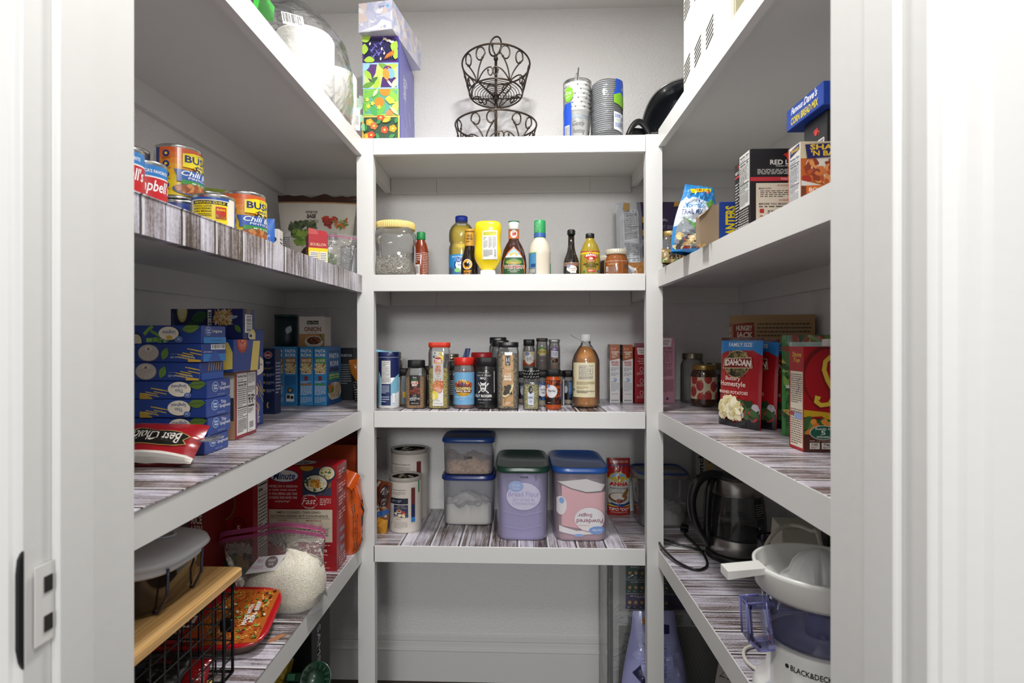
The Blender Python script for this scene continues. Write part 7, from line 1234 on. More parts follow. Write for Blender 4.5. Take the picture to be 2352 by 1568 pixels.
def noodles(c):
    c.poly([(.36, .02), (.55, .0), (.98, .03), (.99, .96), (.62, .99), (.5, .7)], '#b8601c')
    for k in range(170):
        x, y = c.rnd.uniform(.50, .95), c.rnd.uniform(.06, .93); a = c.rnd.uniform(0, 6.28); P = [(x+.035*t*math.cos(a+t*.9), y+.06*t*math.sin(a+t*.9)) for t in (-1, -.4, .2, .8)]; c.stroke([(min(.985, max(.38, p)), min(.97, max(.02, q))) for p, q in P], .0016, c.rnd.choice(['#e89a40', '#f4c878', '#a85014', '#dc8830', '#8a3c10'])); c.h -= c.dh*.85
    c.blobs(.52, .05, .97, .95, ['#5f8a34', '#86a848', '#c8401c', '#e8d8b0', '#4a2a14'], 70, .0035)
    c.text('MADE WITH', .80, .30, .835, .66, '#ecece8', .03, 90); c.text('REAL BEEF', .85, .34, .885, .72, '#ecece8', .03, 90)
    c.poly([(.0, .02), (.36, .02), (.52, .7), (.6, .98), (.0, .98)], '#a8101c'); c.poly([(.08, .12), (.36, .10), (.46, .72), (.2, .80)], '#241412'); c.text('CHOW', .12, .52, .34, .74, '#dcd8d0', .02, 0, .3); c.rect(.14, .28, .42, .48, '#dcd8d0'); c.text('MEIN', .16, .30, .40, .46, '#a8101c', .04, 0, .3); c.text('TERIYAKI BEEF', .14, .18, .38, .25, '#dcb090', .01, 0, .3); c.ell(.2, .85, .05, .05, '#c82830'); c.poly([(.40, .04), (.60, .04), (.56, .22), (.44, .2)], '#c8501c'); c.poly([(.36, .0), (.50, .02), (.52, .1), (.40, .1)], '#7a1416'); c.text('SAVORY SAUCE', .39, .04, .50, .08, '#e8e0d8', .01)
noodles(cv); mb.obj('film_lid', tr)
# bits inside the basket
on = thing('garlic_bulb', 'white garlic bulb lying low inside the wire basket', 'garlic', (X(352, .86), .865, Z4+.005)); mb = MB(); mb.lathe([(0, 0), (.018, .001), (.027, .010), (.027, .018), (.018, .028), (.008, .034), (.004, .042), (0, .044)], mat('#d8cdb8', .6), 40, fx=lambda r, z, a: r*(1+.05*math.cos(9*a))); mb.obj('bulb', on)
pouch('seasoning_packet', 'small yellow packet with black print inside the wire basket', 'packet', (X(440, .95), .955, Z4+.006), .045, .03, .008, mat('#d8b81c', .4), (-1.0, 0, .2), F=lambda c: c.lines(.1, .1, .9, .9, 4, '#222'), seed=5, wr=.003)
pouch('black_bag', 'crumpled black bag lying under the noodle tray inside the basket', 'bag', (X(395, .95)-.03, .91, Z4+.022), .10, .09, .025, mat('#16161a', .25, coat=.6), (-1.1, 0, .1), F=lambda c: (c.ell(.25, .6, .08, None, '#2a3a5a'), c.blobs(.4, .3, .9, .8, ['#5a1418', '#2a2a2a'], 14, .006)), seed=6, wr=.014)
pouch('red_pouch', 'glossy red pouch lying behind the bag in the basket', 'bag', (X(470, 1.0)-.01, .965, Z4+.024), .06, .04, .015, mat('#8a1018', .2, coat=.7), (-.8, 0, .2), seed=8, wr=.006)
crumb = MB(); crumb.add([(-.022, -.006, 0), (-.010, .004, .003), (.012, .007, .0035), (.024, .002, .001), (.008, -.004, .001), (-.010, -.008, .0)], [(0, 5, 4, 3, 2, 1)], mat('#a8704a', .7)); crumb.add([(-.022, -.006, -.0006), (-.010, .004, .0024), (.012, .007, .0029), (.024, .002, .0004), (.008, -.004, .0004), (-.010, -.008, -.0006)], [(0, 1, 2, 3, 4, 5)], mat('#a8704a', .7))
tag(crumb.obj('paper_curl', None, (X(632, 1.16), 1.165, Z4+.0008), .75), 'small brown curl of peel lying on the liner near the shelf edge', 'scrap')
# ---- floor, left
def samsung(c): c.text('SAMSUNG', .30, .52, .46, .86, '#c8c8c8', .01, 270); c.poly([(.32, .12), (.68, .12), (.68, .36), (.32, .30)], '#a8a2a4'); c.lines(.36, .14, .62, .28, 8, '#4a4a4a', .5, .2)
carton('electronics_box', 'tall matte black box standing on the floor with vertical white lettering', 'box', -.52-.16, 1.52, .0005, .31, .145, .57, '#101012', 0, R=samsung, rough=.6)
carton('appliance_box', 'black kitchen appliance box on the floor with white pill-shaped logo', 'box', -.66, 1.36, .0005, .30, .15, .40, '#0c0c0e', 0, F=lambda c: (c.rect(.55, .905, .93, .965, '#a8a8a8'), c.rect(.552, .908, .927, .962, '#0c0c0e'), c.text('Sous Vide', .60, .915, .9, .955, '#a8a8a8', -.005), c.lines(.6, .84, .85, .87, 1, '#a8a8a8', .6, .3)), rough=.5)
st_ = thing('strainer', 'dark green plastic strainer ring with slots resting on the black box', 'kitchen tool', (X(728, 1.36), 1.335, .402), (.95, 0, .0))
GRN = mat('#1c3a2a', .3, coat=.3); mb = MB(); mb.lathe([(.020, .0), (.022, .004), (.034, .010), (.038, .012), (.038, .009), (.034, .006), (.022, .0), (.020, -.003)], GRN, 48, c=(0, .038, 0)); mb.obj('rim_ring', st_)
mb = MB()
for k in range(14): a = 2*PI*k/14; q = Matrix.Rotation(a, 4, 'Z'); b_ = len(mb.v); mb.box(.021, .034, -.003, .003, .003, .0075, GRN, .0008); mb.v[b_:] = [Matrix.Translation((0, .038, .002)) @ q @ v for v in mb.v[b_:]]
mb.obj('slots', st_); mb = MB(); mb.box(-.075, -.034, .030, .050, .004, .010, GRN, .002); mb.box(-.068, -.05, .033, .047, .010, .0115, mat('#4a8a68', .4)); mb.obj('handle', st_)
pouch('yellow_bag', 'dull yellow plastic bag slumped on the black appliance box', 'bag', (X(640, 1.36)-.022, 1.36, .402), .075, .085, .05, mat('#6a5a14', .35, coat=.3), (.0, .25, .15), F=lambda c: c.poly([(.5, 0), (.8, .0), (.9, 1), (.7, 1)], '#a88c1c'), seed=12, wr=.012)
# ================================================================ second right shelf
Z2 = S['r2']+EPS
# box B : black biscuit mix box
bB = X(1723, 1.12); 
def lob(cv, x, y, s):
    for a in (-.5, 0, .6): cv.leaf(x+a*s*.5, y+.02, s*cv.W*.7, 2.6-a, '#b8281f', .5)
    cv.ell(x, y, s*.35, None, '#c8322a', 12); cv.stroke([(x+s*.3, y), (x+s*.8, y-.01), (x+s*.6, y-.04)], .002, '#c8322a')
def redl(c):
    lob(c, .56, .90, .16); c.text('RED LOBSTER', .28, .80, .90, .86, '#e4e0da', .02); c.text('FRESH FISH-LIVE LOBSTER', .36, .775, .84, .79, '#d8d0c8', .01); c.lines(.1, .68, .95, .75, 4, '#c0bcb8', .5, .06); c.rect(.0, .60, 1, .65, '#b8303a'); c.text('YOU WILL NEED', .42, .612, .78, .638, '#e8c8c0', .02); c.rect(.08, .02, .98, .575, '#cfc4b2')
    c.text('INGREDIENTS', .38, .535, .78, .555, '#a84038', .01); c.text('BISCUIT:', .12, .50, .30, .518, '#2a2420', .02); c.lines(.14, .40, .7, .49, 4, '#4a423c', .4, .08); c.text('DIRECTIONS', .40, .355, .76, .375, '#a84038', .01); c.text('BEFORE YOU BEGIN:', .12, .31, .52, .33, '#2a2420', .02); c.lines(.12, .275, .9, .3, 1, '#4a423c', .5, .08)
    for k, t in enumerate(('STIR', 'SCOOP', 'BAKE')): c.text(str(k+1), .13, .21-.08*k, .19, .26-.08*k, '#a82c30', .02); c.text(t, .24, .22-.08*k, .40, .24-.08*k, '#2a2420', .02); c.lines(.24, .19-.08*k, .9, .215-.08*k, 1, '#4a423c', .5, .08)
bx_w = .135
carton('biscuit_mix_box', 'black biscuit mix box with red lobster logo and ingredient panel facing front', 'box', bB+bx_w/2, 1.12+.028, Z2, bx_w, .055, .157, '#17171a', .0, 'black biscuit mix boxes', F=redl, L=lambda c: (c.nutri(.06, .32, .96, .99, '#dcdad6', cal='150', title=True), c.lines(.1, .02, .92, .30, 9, '#b8b4b0', .5, .12)))
carton('biscuit_mix_box', 'black biscuit mix box standing behind, only its narrow logo side showing', 'box', bB+.012+bx_w/2, 1.205, Z2, bx_w, .052, .157, '#17171a', .0, 'black biscuit mix boxes', L=lambda c: (lob(c, .5, .93, .2), c.text('RED LOBSTER', .12, .85, .9, .89, '#e4e0da', .02), c.rect(.08, .80, .92, .83, '#b8303a'), c.lines(.12, .12, .9, .74, 16, '#c8c4c0', .35, .3), c.lines(.12, .04, .9, .09, 2, '#c8c4c0', .5, .2)))
def shake(c):
    c.rect(0, .75, 1, 1, '#c8b898'); c.ell(.6, .66, .55, .25, '#d8cfc0'); c.ell(.72, .80, .22, .08, '#e0d8c8'); c.ell(.72, .8, .17, .05, '#c8c0a0'); c.blobs(.05, .38, .95, .70, ['#b0502a', '#c8703c', '#8a3820', '#d89050', '#a02c1c'], 120, .006); c.poly([(0, .42), (.3, .32), (.7, .28), (1, .34), (1, .25), (0, .30)], '#cfc8c0'); c.poly([(0, 0), (1, 0), (1, .28), (0, .34)], '#6a3418'); c.poly([(0, .05), (1, .18), (1, .0), (0, .0)], '#c8b8a8'); c.poly([(.05, .22), (.55, .25), (.52, .36), (.05, .34)], '#c86420'); c.text('BONUS!', .08, .25, .32, .31, '#ecdcc8', .02); c.poly([(.0, .04), (1, .14), (1, .26), (.0, .18)], '#cc6420'); c.text('Crispy', .55, .13, .9, .22, '#ecdcc8', .01, 0, .2)
    c.poly([(.06, .74), (.52, .78), (.50, .98), (.04, .95)], '#1c1c58'); c.text('SHAKE', .09, .87, .47, .95, '#e0b830', .03); c.text("'N BAKE", .10, .78, .46, .86, '#e0b830', .03)
sB = X(1840, .94)
carton('coating_mix_box', 'orange coating mix box with fried chicken picture, cut by the right jamb', 'box', sB+.075, .94+.021, Z2, .15, .040, .108, '#b85a20', .0, F=shake, L=lambda c: (c.rect(0, 0, 1, 1, '#d8d4cc'), c.poly([(.12, .84), (.9, .9), (.9, .99), (.12, .95)], '#1c1c58'), c.text('SHAKE', .2, .90, .85, .95, '#e0b830', .03), c.nutri(.08, .05, .95, .84, '#dcdad6', '#22305c', cal='35'), c.rect(.0, 0, .04, 1, '#b85a20')))
cB = X(1880, 1.02)
carton('biscuit_mix_box', 'tall black biscuit mix box under the blue corn bread box', 'box', cB+.055, .99+.042, Z2, .11, .078, .180, '#1a1a1d', 0, 'black biscuit mix boxes', L=lambda c: (lob(c, .55, .85, .2), c.text('RED LOBSTER', .1, .68, .94, .76, '#dcd8d2', .02), c.poly([(.15, .50), (.88, .55), (.88, .64), (.15, .60)], '#a82c30'), c.text('CHEDDAR BAY BISCUIT MIX', .18, .55, .85, .59, '#e0b0a8', .01), c.lines(.12, .2, .9, .44, 6, '#c8c4c0', .4, .1)))
dB = X(1890, .975)
carton('corn_bread_box', 'flat blue corn bread mix box laid on top of the tall black box', 'box', dB+.06, .975+.064, Z2+.1805, .12, .130, .040, '#16409c', 0, L=lambda c: (c.text('Famous', .14, .62, .48, .92, '#dfe2ea', .03, 0, .3), c.text("Dave's", .50, .60, .86, .95, '#dfe2ea', .03, 0, .3), c.text('CORN BREAD MIX', .14, .14, .88, .48, '#dcc840', .03, 0, .1)), F=lambda c: (c.ell(.3, .75, .14, .22, '#c8d0dc'), c.blobs(.15, .2, .5, .6, ['#d8a030', '#b8601c', '#e8c060'], 26, .005), c.rect(.5, .1, .9, .3, '#b02c2c')))
# torn blue crackers box
pb = thing('torn_box', 'torn open blue box with brown cardboard inside and yellow letters', 'box', (X(1663, 1.27)+.0, 1.285, Z2))
mb = MB(); mb.box(-.012, .075, -.020, .020, 0, .090, mat('#1c3c8c', .4), .0008); cv = Canvas(mb, lambda u, v, q: (u-.012, -.020-q, v), .087, .09); cv.text('PLANTERS', .15, .02, .42, .90, '#dcc020', .04, 90); mb.obj('printed_side', pb)
mb = MB(); CB2 = mat('#a08a70', .8)
mb.add([(-.052, -.020, 0), (-.013, -.021, 0), (-.013, -.021, .088), (-.020, -.021, .082), (-.026, -.022, .086), (-.034, -.022, .074), (-.044, -.022, .070), (-.056, -.022, .060)], [tuple(range(8))], CB2); mb.add([(-.052, -.020, 0), (-.056, -.022, .060), (-.05, .02, .065), (-.05, .02, 0)], [(0, 1, 2, 3)], CB2); mb.add([(-.026, -.022, .086), (-.034, -.022, .074), (-.056, -.022, .060), (-.066, -.040, .050), (-.048, -.040, .064)], [(0, 1, 2, 3, 4)], mat('#b8a488', .8)); mb.obj('torn_cardboard', pb)
def trail(c):
    c.rect(0, 0, 1, 1, '#2a84c8'); c.poly([(0, .36), (.3, .40), (.62, .52), (.9, .50), (1, .6), (1, .74), (.6, .76), (.3, .80), (.1, .80), (.0, .74)], '#c8d4e0'); c.poly([(.0, .40), (.5, .44), (.9, .58), (.7, .70), (.3, .72), (0, .70)], '#d8dfe8')
    c.poly([(.2, .86), (.85, .93), (.88, .98), (.16, .93)], '#e8d818'); c.text('FAMILY SIZE', .32, .885, .80, .95, '#b8401c', .03, 0, .1)
    c.text('Mountain', .08, .63, .56, .72, '#2a84c8', .01, 0, .15); c.text('TRAIL MIX', .06, .53, .50, .61, '#24407c', .01); c.poly([(.6, .72), (.8, .8), (.9, .74), (.95, .6), (.75, .58)], '#6aa84c'); c.ell(.75, .50, .20, .13, '#1c5a9c'); c.ell(.75, .50, .19, .122, '#74b0dc'); c.lines(.62, .44, .88, .56, 5, '#1c4a8c', .4, .12)
    c.poly([(.12, .48), (.35, .36), (.85, .20), (.95, .10), (.6, .03), (.2, .02), (.02, .12), (.04, .35)], '#8a9094'); c.poly([(.10, .50), (.30, .42), (.70, .26), (.98, .16), (.95, .08), (.6, .20), (.28, .38)], '#5aa048'); c.blobs(.08, .04, .62, .24, ['#e0c890', '#ecdcb0', '#d0a868', '#9c3a3c', '#4a4244', '#e8d4a0'], 60, .0065); c.poly([(.0, .0), (1, .0), (1, .04), (.5, .06), (0, .02)], '#2a84c8')
pouch('trail_mix_bag', 'blue and white trail mix pouch with yellow family size strip', 'bag', (X(1598, 1.42), 1.43, Z2), .122, .172, .055, mat('#2a84c8', .25, coat=.6), (-.05, .10, .15), F=trail, seed=101, wr=.014, topw=.62, botw=1., botr=.12)
jr = jar('candy_jar', 'clear plastic jar of wrapped mints with gold lid, just right of the post', 'jar', X(1548, 1.72), 1.75, Z2, [(.036, 0), (.042, .004), (.042, .082), (.036, .094), (.034, .100)], CLEARD, cap=[(.037, .098), (.038, .099), (.038, .113), (.035, .115), (0, .115)], capm=mat('#a88a4c', .35, .3), capname='lid', bodyname='jar_body', sq=3.2)
rc = random.Random(4)
for k in range(22):
    mb = MB(); zz = .006+.0072*(k//3); a = k*2.4
    if k % 3 == 0: mb.tube([(.0085*math.cos(t_*2*PI/14), .0085*math.sin(t_*2*PI/14), 0) for t_ in range(14)], .0034, mat('#dededc', .4), 8, True)
    else: mb.sphere((0, 0, 0), .0085, mat(rc.choice(['#9c4a4a', '#8ab88a', '#c8b49c', '#7a4a3a']), .4), 8, sz=.55)
    m_ = mb.obj('mint', jr, (.024*math.cos(a), .024*math.sin(a), zz+.002), (rc.uniform(.9, 1.6), 0, rc.uniform(0, 3)))
pouch('pretzel_bag', 'brown and clear bag slumped at the front of the shelf beside the mint jar', 'bag', (X(1554, 1.62), 1.625, Z2), .085, .045, .03, mat('#8a7040', .4, coat=.3), (-.3, .15, .1), F=lambda c: (c.text('PRETZ', .2, .2, .8, .7, '#1c1c1c', .04), c.blobs(0, 0, 1, .2, ['#c8a868', '#5a8a4a'], 14, .005)), seed=103, wr=.010)

# ================================================================ third right shelf
Z3 = S['r3']+EPS
def pink(c):
    c.rect(0, 0, 1, 1, '#c08a9c'); c.poly([(.2, .86), (.8, .86), (.86, .985), (.14, .985)], '#ddd0d0'); c.text('Duncan', .26, .925, .74, .965, '#8a4a5c', .01, 0, .3); c.text('Hines', .34, .885, .68, .92, '#8a4a5c', .01, 0, .3); c.nutri(.06, .38, .94, .86, None, '#5a2c40', cal='130 210'); c.lines(.06, .16, .94, .36, 12, '#7a4a5c', .4, .07); c.rect(.1, .03, .32, .09, '#5a8a80'); c.ell(.62, .065, .06, None, '#3a3a6a')
carton('cake_mix_box', 'pale pink cake mix box with nutrition print right of the post', 'box', X(1527, 1.965), 2.00, Z3, .066, .07, .222, '#b8808f', 0, F=pink)
carton('cake_mix_box', 'pink cake mix box peeking above the deep red one behind the post', 'box', X(1483, 2.05), 2.072, Z3, .064, .045, .202, '#b06a7c', 0)
mason('tall empty glass jar with dull gold lid near the right corner', 1590.5, 1.985, .0395, .168, None, z=Z3)
jar('jam_jar', 'strawberry-print jam jar with gold lid in front of the empty jar', 'jar', X(1617, 1.885), 1.885, Z3, [(.036, 0), (.0405, .004), (.0410, .012), (.0410, .104), (.036, .116), (.034, .120)], mat('#3a2414', .12, coat=.9), cap=[(.0365, .117), (.0372, .118), (.0372, .131), (.035, .133), (0, .133)], capm=mat('#a88c50', .3, .7), capname='lid', bodyname='jar_body',
    labs=[(.024, .094, 3.9, lambda c: (c.rect(0, 0, 1, 1, '#d8c8a8'), [(c.ell(x, y, .075, .24, '#a83a38'), c.leaf(x+.02, y+.2, .012, 1., '#c8604c', .6)) for x, y in ((.34, .62), (.50, .15), (.62, .58), (.36, .06), (.22, .9), (.72, .1), (.5, .95), (.2, .35))], c.ell(.76, .6, .045, .1, '#d8d8dc'), c.ell(.72, .62, .03, .1, '#2a4a9c')), {})])
mason('jar with gold lid half hidden behind the jam jar and potato pouches', 1642, 1.99, .031, .135, mat('#3a3028', .6), z=Z3)
carton('dark_carton', 'low dark carton in shadow behind the jam jar', 'box', X(1662, 1.93)+.015, 1.95, Z3, .06, .06, .072, '#1c1a1a', 0)
def hungry(c):
    c.rect(0, 0, 1, .50, '#7c2018'); c.rect(.0, .5, 1, 1, '#a8885c'); c.lines(.0, .52, 1, .99, 26, '#9c7c50', .12, .4); c.poly([(.02, .70), (.28, .72), (.27, .93), (.01, .91)], '#8c2420'); c.text('HUNGRY', .05, .845, .25, .90, '#dcccb4', .04); c.text('JACK', .05, .76, .26, .835, '#dcccb4', .05); c.poly([(.02, .65), (.28, .665), (.28, .705), (.02, .69)], '#9c2c28'); c.text('Mashed Potatoes', .05, .665, .26, .69, '#e0d0c0', .01, 0, .2); c.lines(.31, .78, .95, .93, 4, '#4a3a28', .38, .04)
    for x, cc in ((.50, '#d8d4c8'), (.57, '#c8b030'), (.64, '#b8a060'), (.71, '#c8c8c8'), (.79, '#22406c'), (.87, '#a03030')): c.ell(x, .62, .016, None, cc, 10)
    c.rect(.40, .50, .97, .57, '#2a201c'); c.lines(.42, .515, .95, .555, 2, '#b8a890', .4, .04); c.rect(.40, .30, .97, .5, '#cfc4b0'); c.lines(.42, .32, .95, .48, 5, '#5a4a3a', .35, .05); c.text('RICH', .30, .45, .38, .49, '#c89080', .02)
carton('mashed_potato_box', 'large tan mashed potato box behind the red pouches', 'box', (X(1697, 1.60)+X(1884, 1.535))/2-.005, 1.605, Z3, .205, .06, .280, '#9c7c50', -.22, F=hungry, L=lambda c: (c.rect(0, 0, 1, .42, '#7c2018'), c.poly([(.05, .68), (.9, .72), (.9, .93), (.05, .90)], '#8c2420'), c.text('JACK', .12, .74, .84, .82, '#dcccb4', .05), c.text('HUNGRY', .12, .83, .84, .89, '#dcccb4', .05)))
def idaho(c):
    c.rect(0, .0, 1, 1, '#a41820'); c.poly([(0, .84), (1, .86), (1, .965), (0, .965)], '#2a80c8'); c.rect(0, .965, 1, 1, '#4a1c24'); c.poly([(0, .80), (.25, .86), (.75, .87), (1, .80), (1, .86), (0, .86)], '#2a80c8'); c.text('FAMILY SIZE', .22, .895, .78, .94, '#d8e4ee', .02)
    c.ell(.46, .70, .31, .155, '#b8a878'); c.ell(.46, .70, .295, .145, '#2c261c'); c.blobs(.25, .75, .68, .82, ['#8a7a4a', '#5a5030', '#a89460'], 30, .005); c.blobs(.25, .58, .68, .65, ['#6a6040', '#8a7a4a', '#4a4428'], 30, .005); c.poly([(.10, .64), (.14, .76), (.80, .78), (.84, .66)], '#c8bc94'); c.poly([(.12, .65), (.155, .75), (.785, .77), (.82, .668)], '#7c1418'); c.text('IDAHOAN', .16, .67, .80, .745, '#ece6dc', .045, arc=.012)
    c.text('Buttery', .22, .50, .60, .56, '#ecd8cc', .01); c.text('Homestyle', .07, .43, .72, .505, '#ecd8cc', .015); c.text('MASHED POTATOES', .04, .365, .78, .40, '#ecd8cc', .02, 0, 0, -.005); c.text('Made from real potatoes', .2, .33, .55, .35, '#d8a860', .01)
    c.poly([(0, .0), (1, 0), (1, .16), (.5, .04), (.0, .10)], '#16161a'); c.blobs(.55, .10, .98, .28, ['#2f4a2c', '#3f6034', '#243a22', '#b8b0b8', '#a83038'], 60, .008, el=1.2); c.ell(.36, .20, .34, .10, '#e0d4a4'); c.blobs(.06, .09, .68, .33, ['#e8dfb8', '#f0e8cc', '#dccf98', '#ece0b4', '#d4c68c'], 280, .0065, el=1.3, mask=lambda a, b: (2*a-1)**2+(1.5*b-.5)**2 < .9)
pa = math.atan2(-(1.36-1.50), .0)  
for k, (px, yy, dz, sd, lab_) in enumerate(((1698, 1.425, 0, 111, 'red and blue instant potato pouch, front one of the leaning row'), (1733, 1.430, -.004, 112, 'red instant potato pouch, middle one of the leaning row'), (1771, 1.432, -.012, 113, 'red instant potato pouch, rear one of the leaning row'))):
    pouch('potato_pouch', lab_, 'pouch', (X(px, yy), yy, Z3), .132, .218+dz, .022, mat('#a41820', .22, coat=.7), (-.04, 0, -1.17), idaho, None, 1.02, 1., sd, .003, 'potato pouches', gusset=.9)
def greens(c): c.rect(0, 0, .06, 1, '#2f7a34'); c.rect(.9, 0, 1, 1, '#2f7a34'); c.blobs(.06, .5, .95, .96, ['#3f6a2c', '#5c8a38', '#7ca04c', '#b8a048', '#2c4c24', '#8a3a24'], 130, .011, el=2.5); c.rect(.06, .47, .95, .5, '#c8d0c4'); c.blobs(.06, .02, .95, .46, ['#1f4a22', '#2f6a2c', '#3f7a34', '#c8a04c'], 110, .011, el=2.5); c.rect(.1, .88, .9, .93, '#a8c0b8')
pouch('salad_kit_bag', 'green salad kit bag between the potato pouches and the stuffing box', 'bag', (X(1884, 1.27), 1.27, Z3), .15, .222, .035, mat('#2f5a2c', .22, coat=.7), (-.03, 0, -.5), F=greens, seed=121, wr=.010)
jar('capped_bottle', 'bottle with plain white screw cap behind the stuffing box', 'bottle', X(1900, 1.19)+.015, 1.20, Z3, [(.030, 0), (.032, .003), (.032, .16), (.018, .19), (.017, .2)], mat('#c8c4b8', .3, coat=.4), cap=[(.0168, .198), (.0175, .2), (.0175, .2115), (.016, .213), (0, .213)], capm=mat('#e4e2dc', .4), caprib=40)
def stove(c):
    c.rect(0, 0, 1, 1, '#a00c18'); c.ell(.55, .72, .60, .30, '#6c0c10'); c.ell(.58, .70, .56, .28, '#a00c18'); c.stroke([(.66, .88), (.58, .88), (.46, .84), (.42, .76), (.50, .66), (.60, .58), (.62, .50), (.52, .44), (.34, .43), (.24, .47), (.26, .51), (.33, .50)], .010, '#7a0a10'); c.stroke([(.68, .90), (.58, .90), (.48, .86), (.45, .78), (.53, .68), (.64, .60), (.66, .52), (.56, .455), (.38, .445), (.27, .48), (.28, .52), (.36, .505)], .0085, '#d8b83c')
    c.poly([(0, .40), (.45, .38), (.78, .36), (.80, .29), (.52, .30), (.40, .34), (0, .33)], '#c8a020'); c.poly([(.55, .36), (1, .33), (1, .22), (.55, .24)], '#d8ac24'); c.poly([(.0, .33), (.55, .31), (1, .24), (1, .1), (0, .12)], '#3a2418'); c.blobs(.0, .14, .95, .30, ['#3f6a30', '#54823c', '#2c5024', '#3a6030'], 90, .0085, el=1.); c.blobs(.02, .15, .9, .29, ['#d07a34', '#e0903c'], 12, .008, el=1.); c.poly([(0, 0), (1, 0), (1, .14), (0, .17)], '#4a2418')
    c.ell(.42, .185, .30, .068, '#d8d8d0'); c.ell(.42, .185, .285, .063, '#1f5a44'); c.text('Ready in', .25, .205, .59, .232, '#e0e8e0', .01); c.text('5', .37, .165, .47, .205, '#e8ece8', .01); c.text('minutes', .28, .135, .56, .16, '#e0e8e0', .01)
    c.text('PER 1/6 PACKAGE (DRY)', .12, .098, .95, .112, '#d8b8b0', .01)
    for k, t in enumerate(('100', '0g', '410')): c.rect(.12+.26*k, .03, .34+.26*k, .09, '#dcd8d0'); c.text(t, .16+.26*k, .06, .30+.26*k, .085, '#4a1c1c', .02); c.lines(.15+.26*k, .035, .31+.26*k, .055, 2, '#8a1c20', .5, .3)
tB = X(1849, 1.097)
carton('stuffing_mix_box', 'tall red stuffing mix box with looping gold letter, cut by the right jamb', 'box', tB+.08, 1.10+.030, Z3, .16, .056, .198, '#a00c18', -.0, F=lambda c: stove(c.sub(0, .52)), L=lambda c: (c.rect(0, 0, 1, 1, '#a00c18'), c.rect(.08, .03, .94, .76, '#dcd2bc'), c.text('Stove', .2, .90, .85, .95, '#d8b83c', .01, 0, .3), c.text('Top', .3, .84, .75, .89, '#d8b83c', .01, 0, .3), c.lines(.12, .45, .9, .74, 14, '#6a4a44', .4, .12), c.lines(.12, .05, .9, .40, 16, '#6a4a44', .4, .12), c.rect(.1, .33, .35, .36, '#a03038'), c.rect(.4, .30, .9, .36, '#8a9cc8'), c.stroke([(.5, .55), (.7, .6), (.6, .66), (.8, .7)], .001, '#2c4a9c')))

# ================================================================ lowest right shelf
Z5 = S['r4']+EPS
tc = tub('storage_tub', 'clear latch-lid box with blue seal and white powder, straddling the right post', X(1466, 1.9), X(1590, 1.9), 1.90, 2.07, Z5, .175, '#c8ccd4', lidh=.012, fill=FL, fillh=.045, sh=5., body=film('#e4e6ea', .22, .12, 1.4, body='#a8a8aa'), taper=.90)
lid_ = [c for c in tc.children if c.name.startswith('lid')][0]
lid_.data.materials[0] = film('#e8ecf0', .5, .2, 1.4, body='#a8a49c')
mb = MB(); wx, wy = (X(1590, 1.9)-X(1462, 1.9))/2, .085
mb.tube([((abs(math.cos(a))**6+abs(math.sin(a))**6)**(-1/6)*math.cos(a)*wx*.93, (abs(math.cos(a))**6+abs(math.sin(a))**6)**(-1/6)*math.sin(a)*wy*.93, .1765) for a in [2*PI*i/48 for i in range(48)]], .0028, mat('#2a4c9c', .35), 8, True); mb.obj('blue_seal', lid_)
mb = MB(); mb.box(-.012, .012, -.006, .006, .175, .179, mat('#1f3c98', .35), .002, 2); mb.obj('lid_button', lid_); mb = MB(); mb.box(-wx*.55, -wx*.15, -wy-.006, -wy+.002, .150, .158, mat('#1f3ca8', .35), .001); mb.obj('latch', lid_)
carton('tea_carton', 'small white carton with black letters and yellow stripe behind the kettle', 'box', X(1612, 2.03)+.012, 2.05, Z5, .07, .05, .245, '#a8a49c', .0, F=lambda c: (c.rect(.0, 0, .5, 1, '#b8b4ac'), c.text('Lunch', .14, .50, .38, .92, '#1c1c1c', .03, 90), c.rect(.55, .2, .75, .95, '#c8a048'), c.blobs(.55, .3, .8, .8, ['#8a4a24', '#d8b060'], 20, .005)))
kt = thing('electric_kettle', 'glass electric kettle with steel bands and large black handle', 'kettle', (X(1697, 1.655)+.0, 1.665, Z5), 0)
STL = mat('#a4a19c', .28, .95); KB = mat('#161618', .35, coat=.2)
mb = MB(); mb.lathe([(.082, 0), (.086, .003), (.086, .012), (.081, .018), (.072, .019)], KB, 64); mb.obj('power_base', kt)
mb = MB(); mb.lathe([(.078, .0195), (.0805, .022), (.079, .0625), (.0785, .063)], STL, 64); mb.obj('steel_band', kt)
mb = MB(); mb.lathe([(.0785, .063), (.0795, .0645), (.079, .067), (.0785, .067), (.0765, .0665), (.060, .066)], KB, 64); mb.tube([(.0745*math.cos(2*PI*i/80), .0745*math.sin(2*PI*i/80), .070) for i in range(80)], [.0012+.0006*(i % 2) for i in range(80)], mat('#4a4a48', .3, .6), 6, True); mb.obj('seal_ring', kt)
GLS = film('#d6d8d8', .08, .05, 1.5, body='#8a8a8a')
mb = MB(); mb.lathe([(.077, .067), (.0775, .09), (.076, .125), (.071, .160), (.067, .182)], GLS, 64, cap0=False, cap1=False); gl_ = mb.obj('glass_body', kt)
surf_label(kt, [(.0777, .067), (.0777, .095), (.0763, .125), (.0713, .160), (.0673, .182)], .095, .170, .55, lambda c: (c.lines(.1, .5, .9, .95, 6, '#b8b8b8', .3, .2), c.stroke([(.1, .45), (.9, .45), (.9, .15), (.1, .15), (.1, .45)], .0008, '#b8b8b8'), c.ell(.3, .08, .08, None, '#a8a8a8', 10)), a0=-PI/2+.55, name='printed_scale', dv=.01)
mb = MB(); mb.lathe([(.0675, .181), (.068, .183), (.064, .222), (.060, .226)], STL, 64); mb.obj('steel_collar', kt)
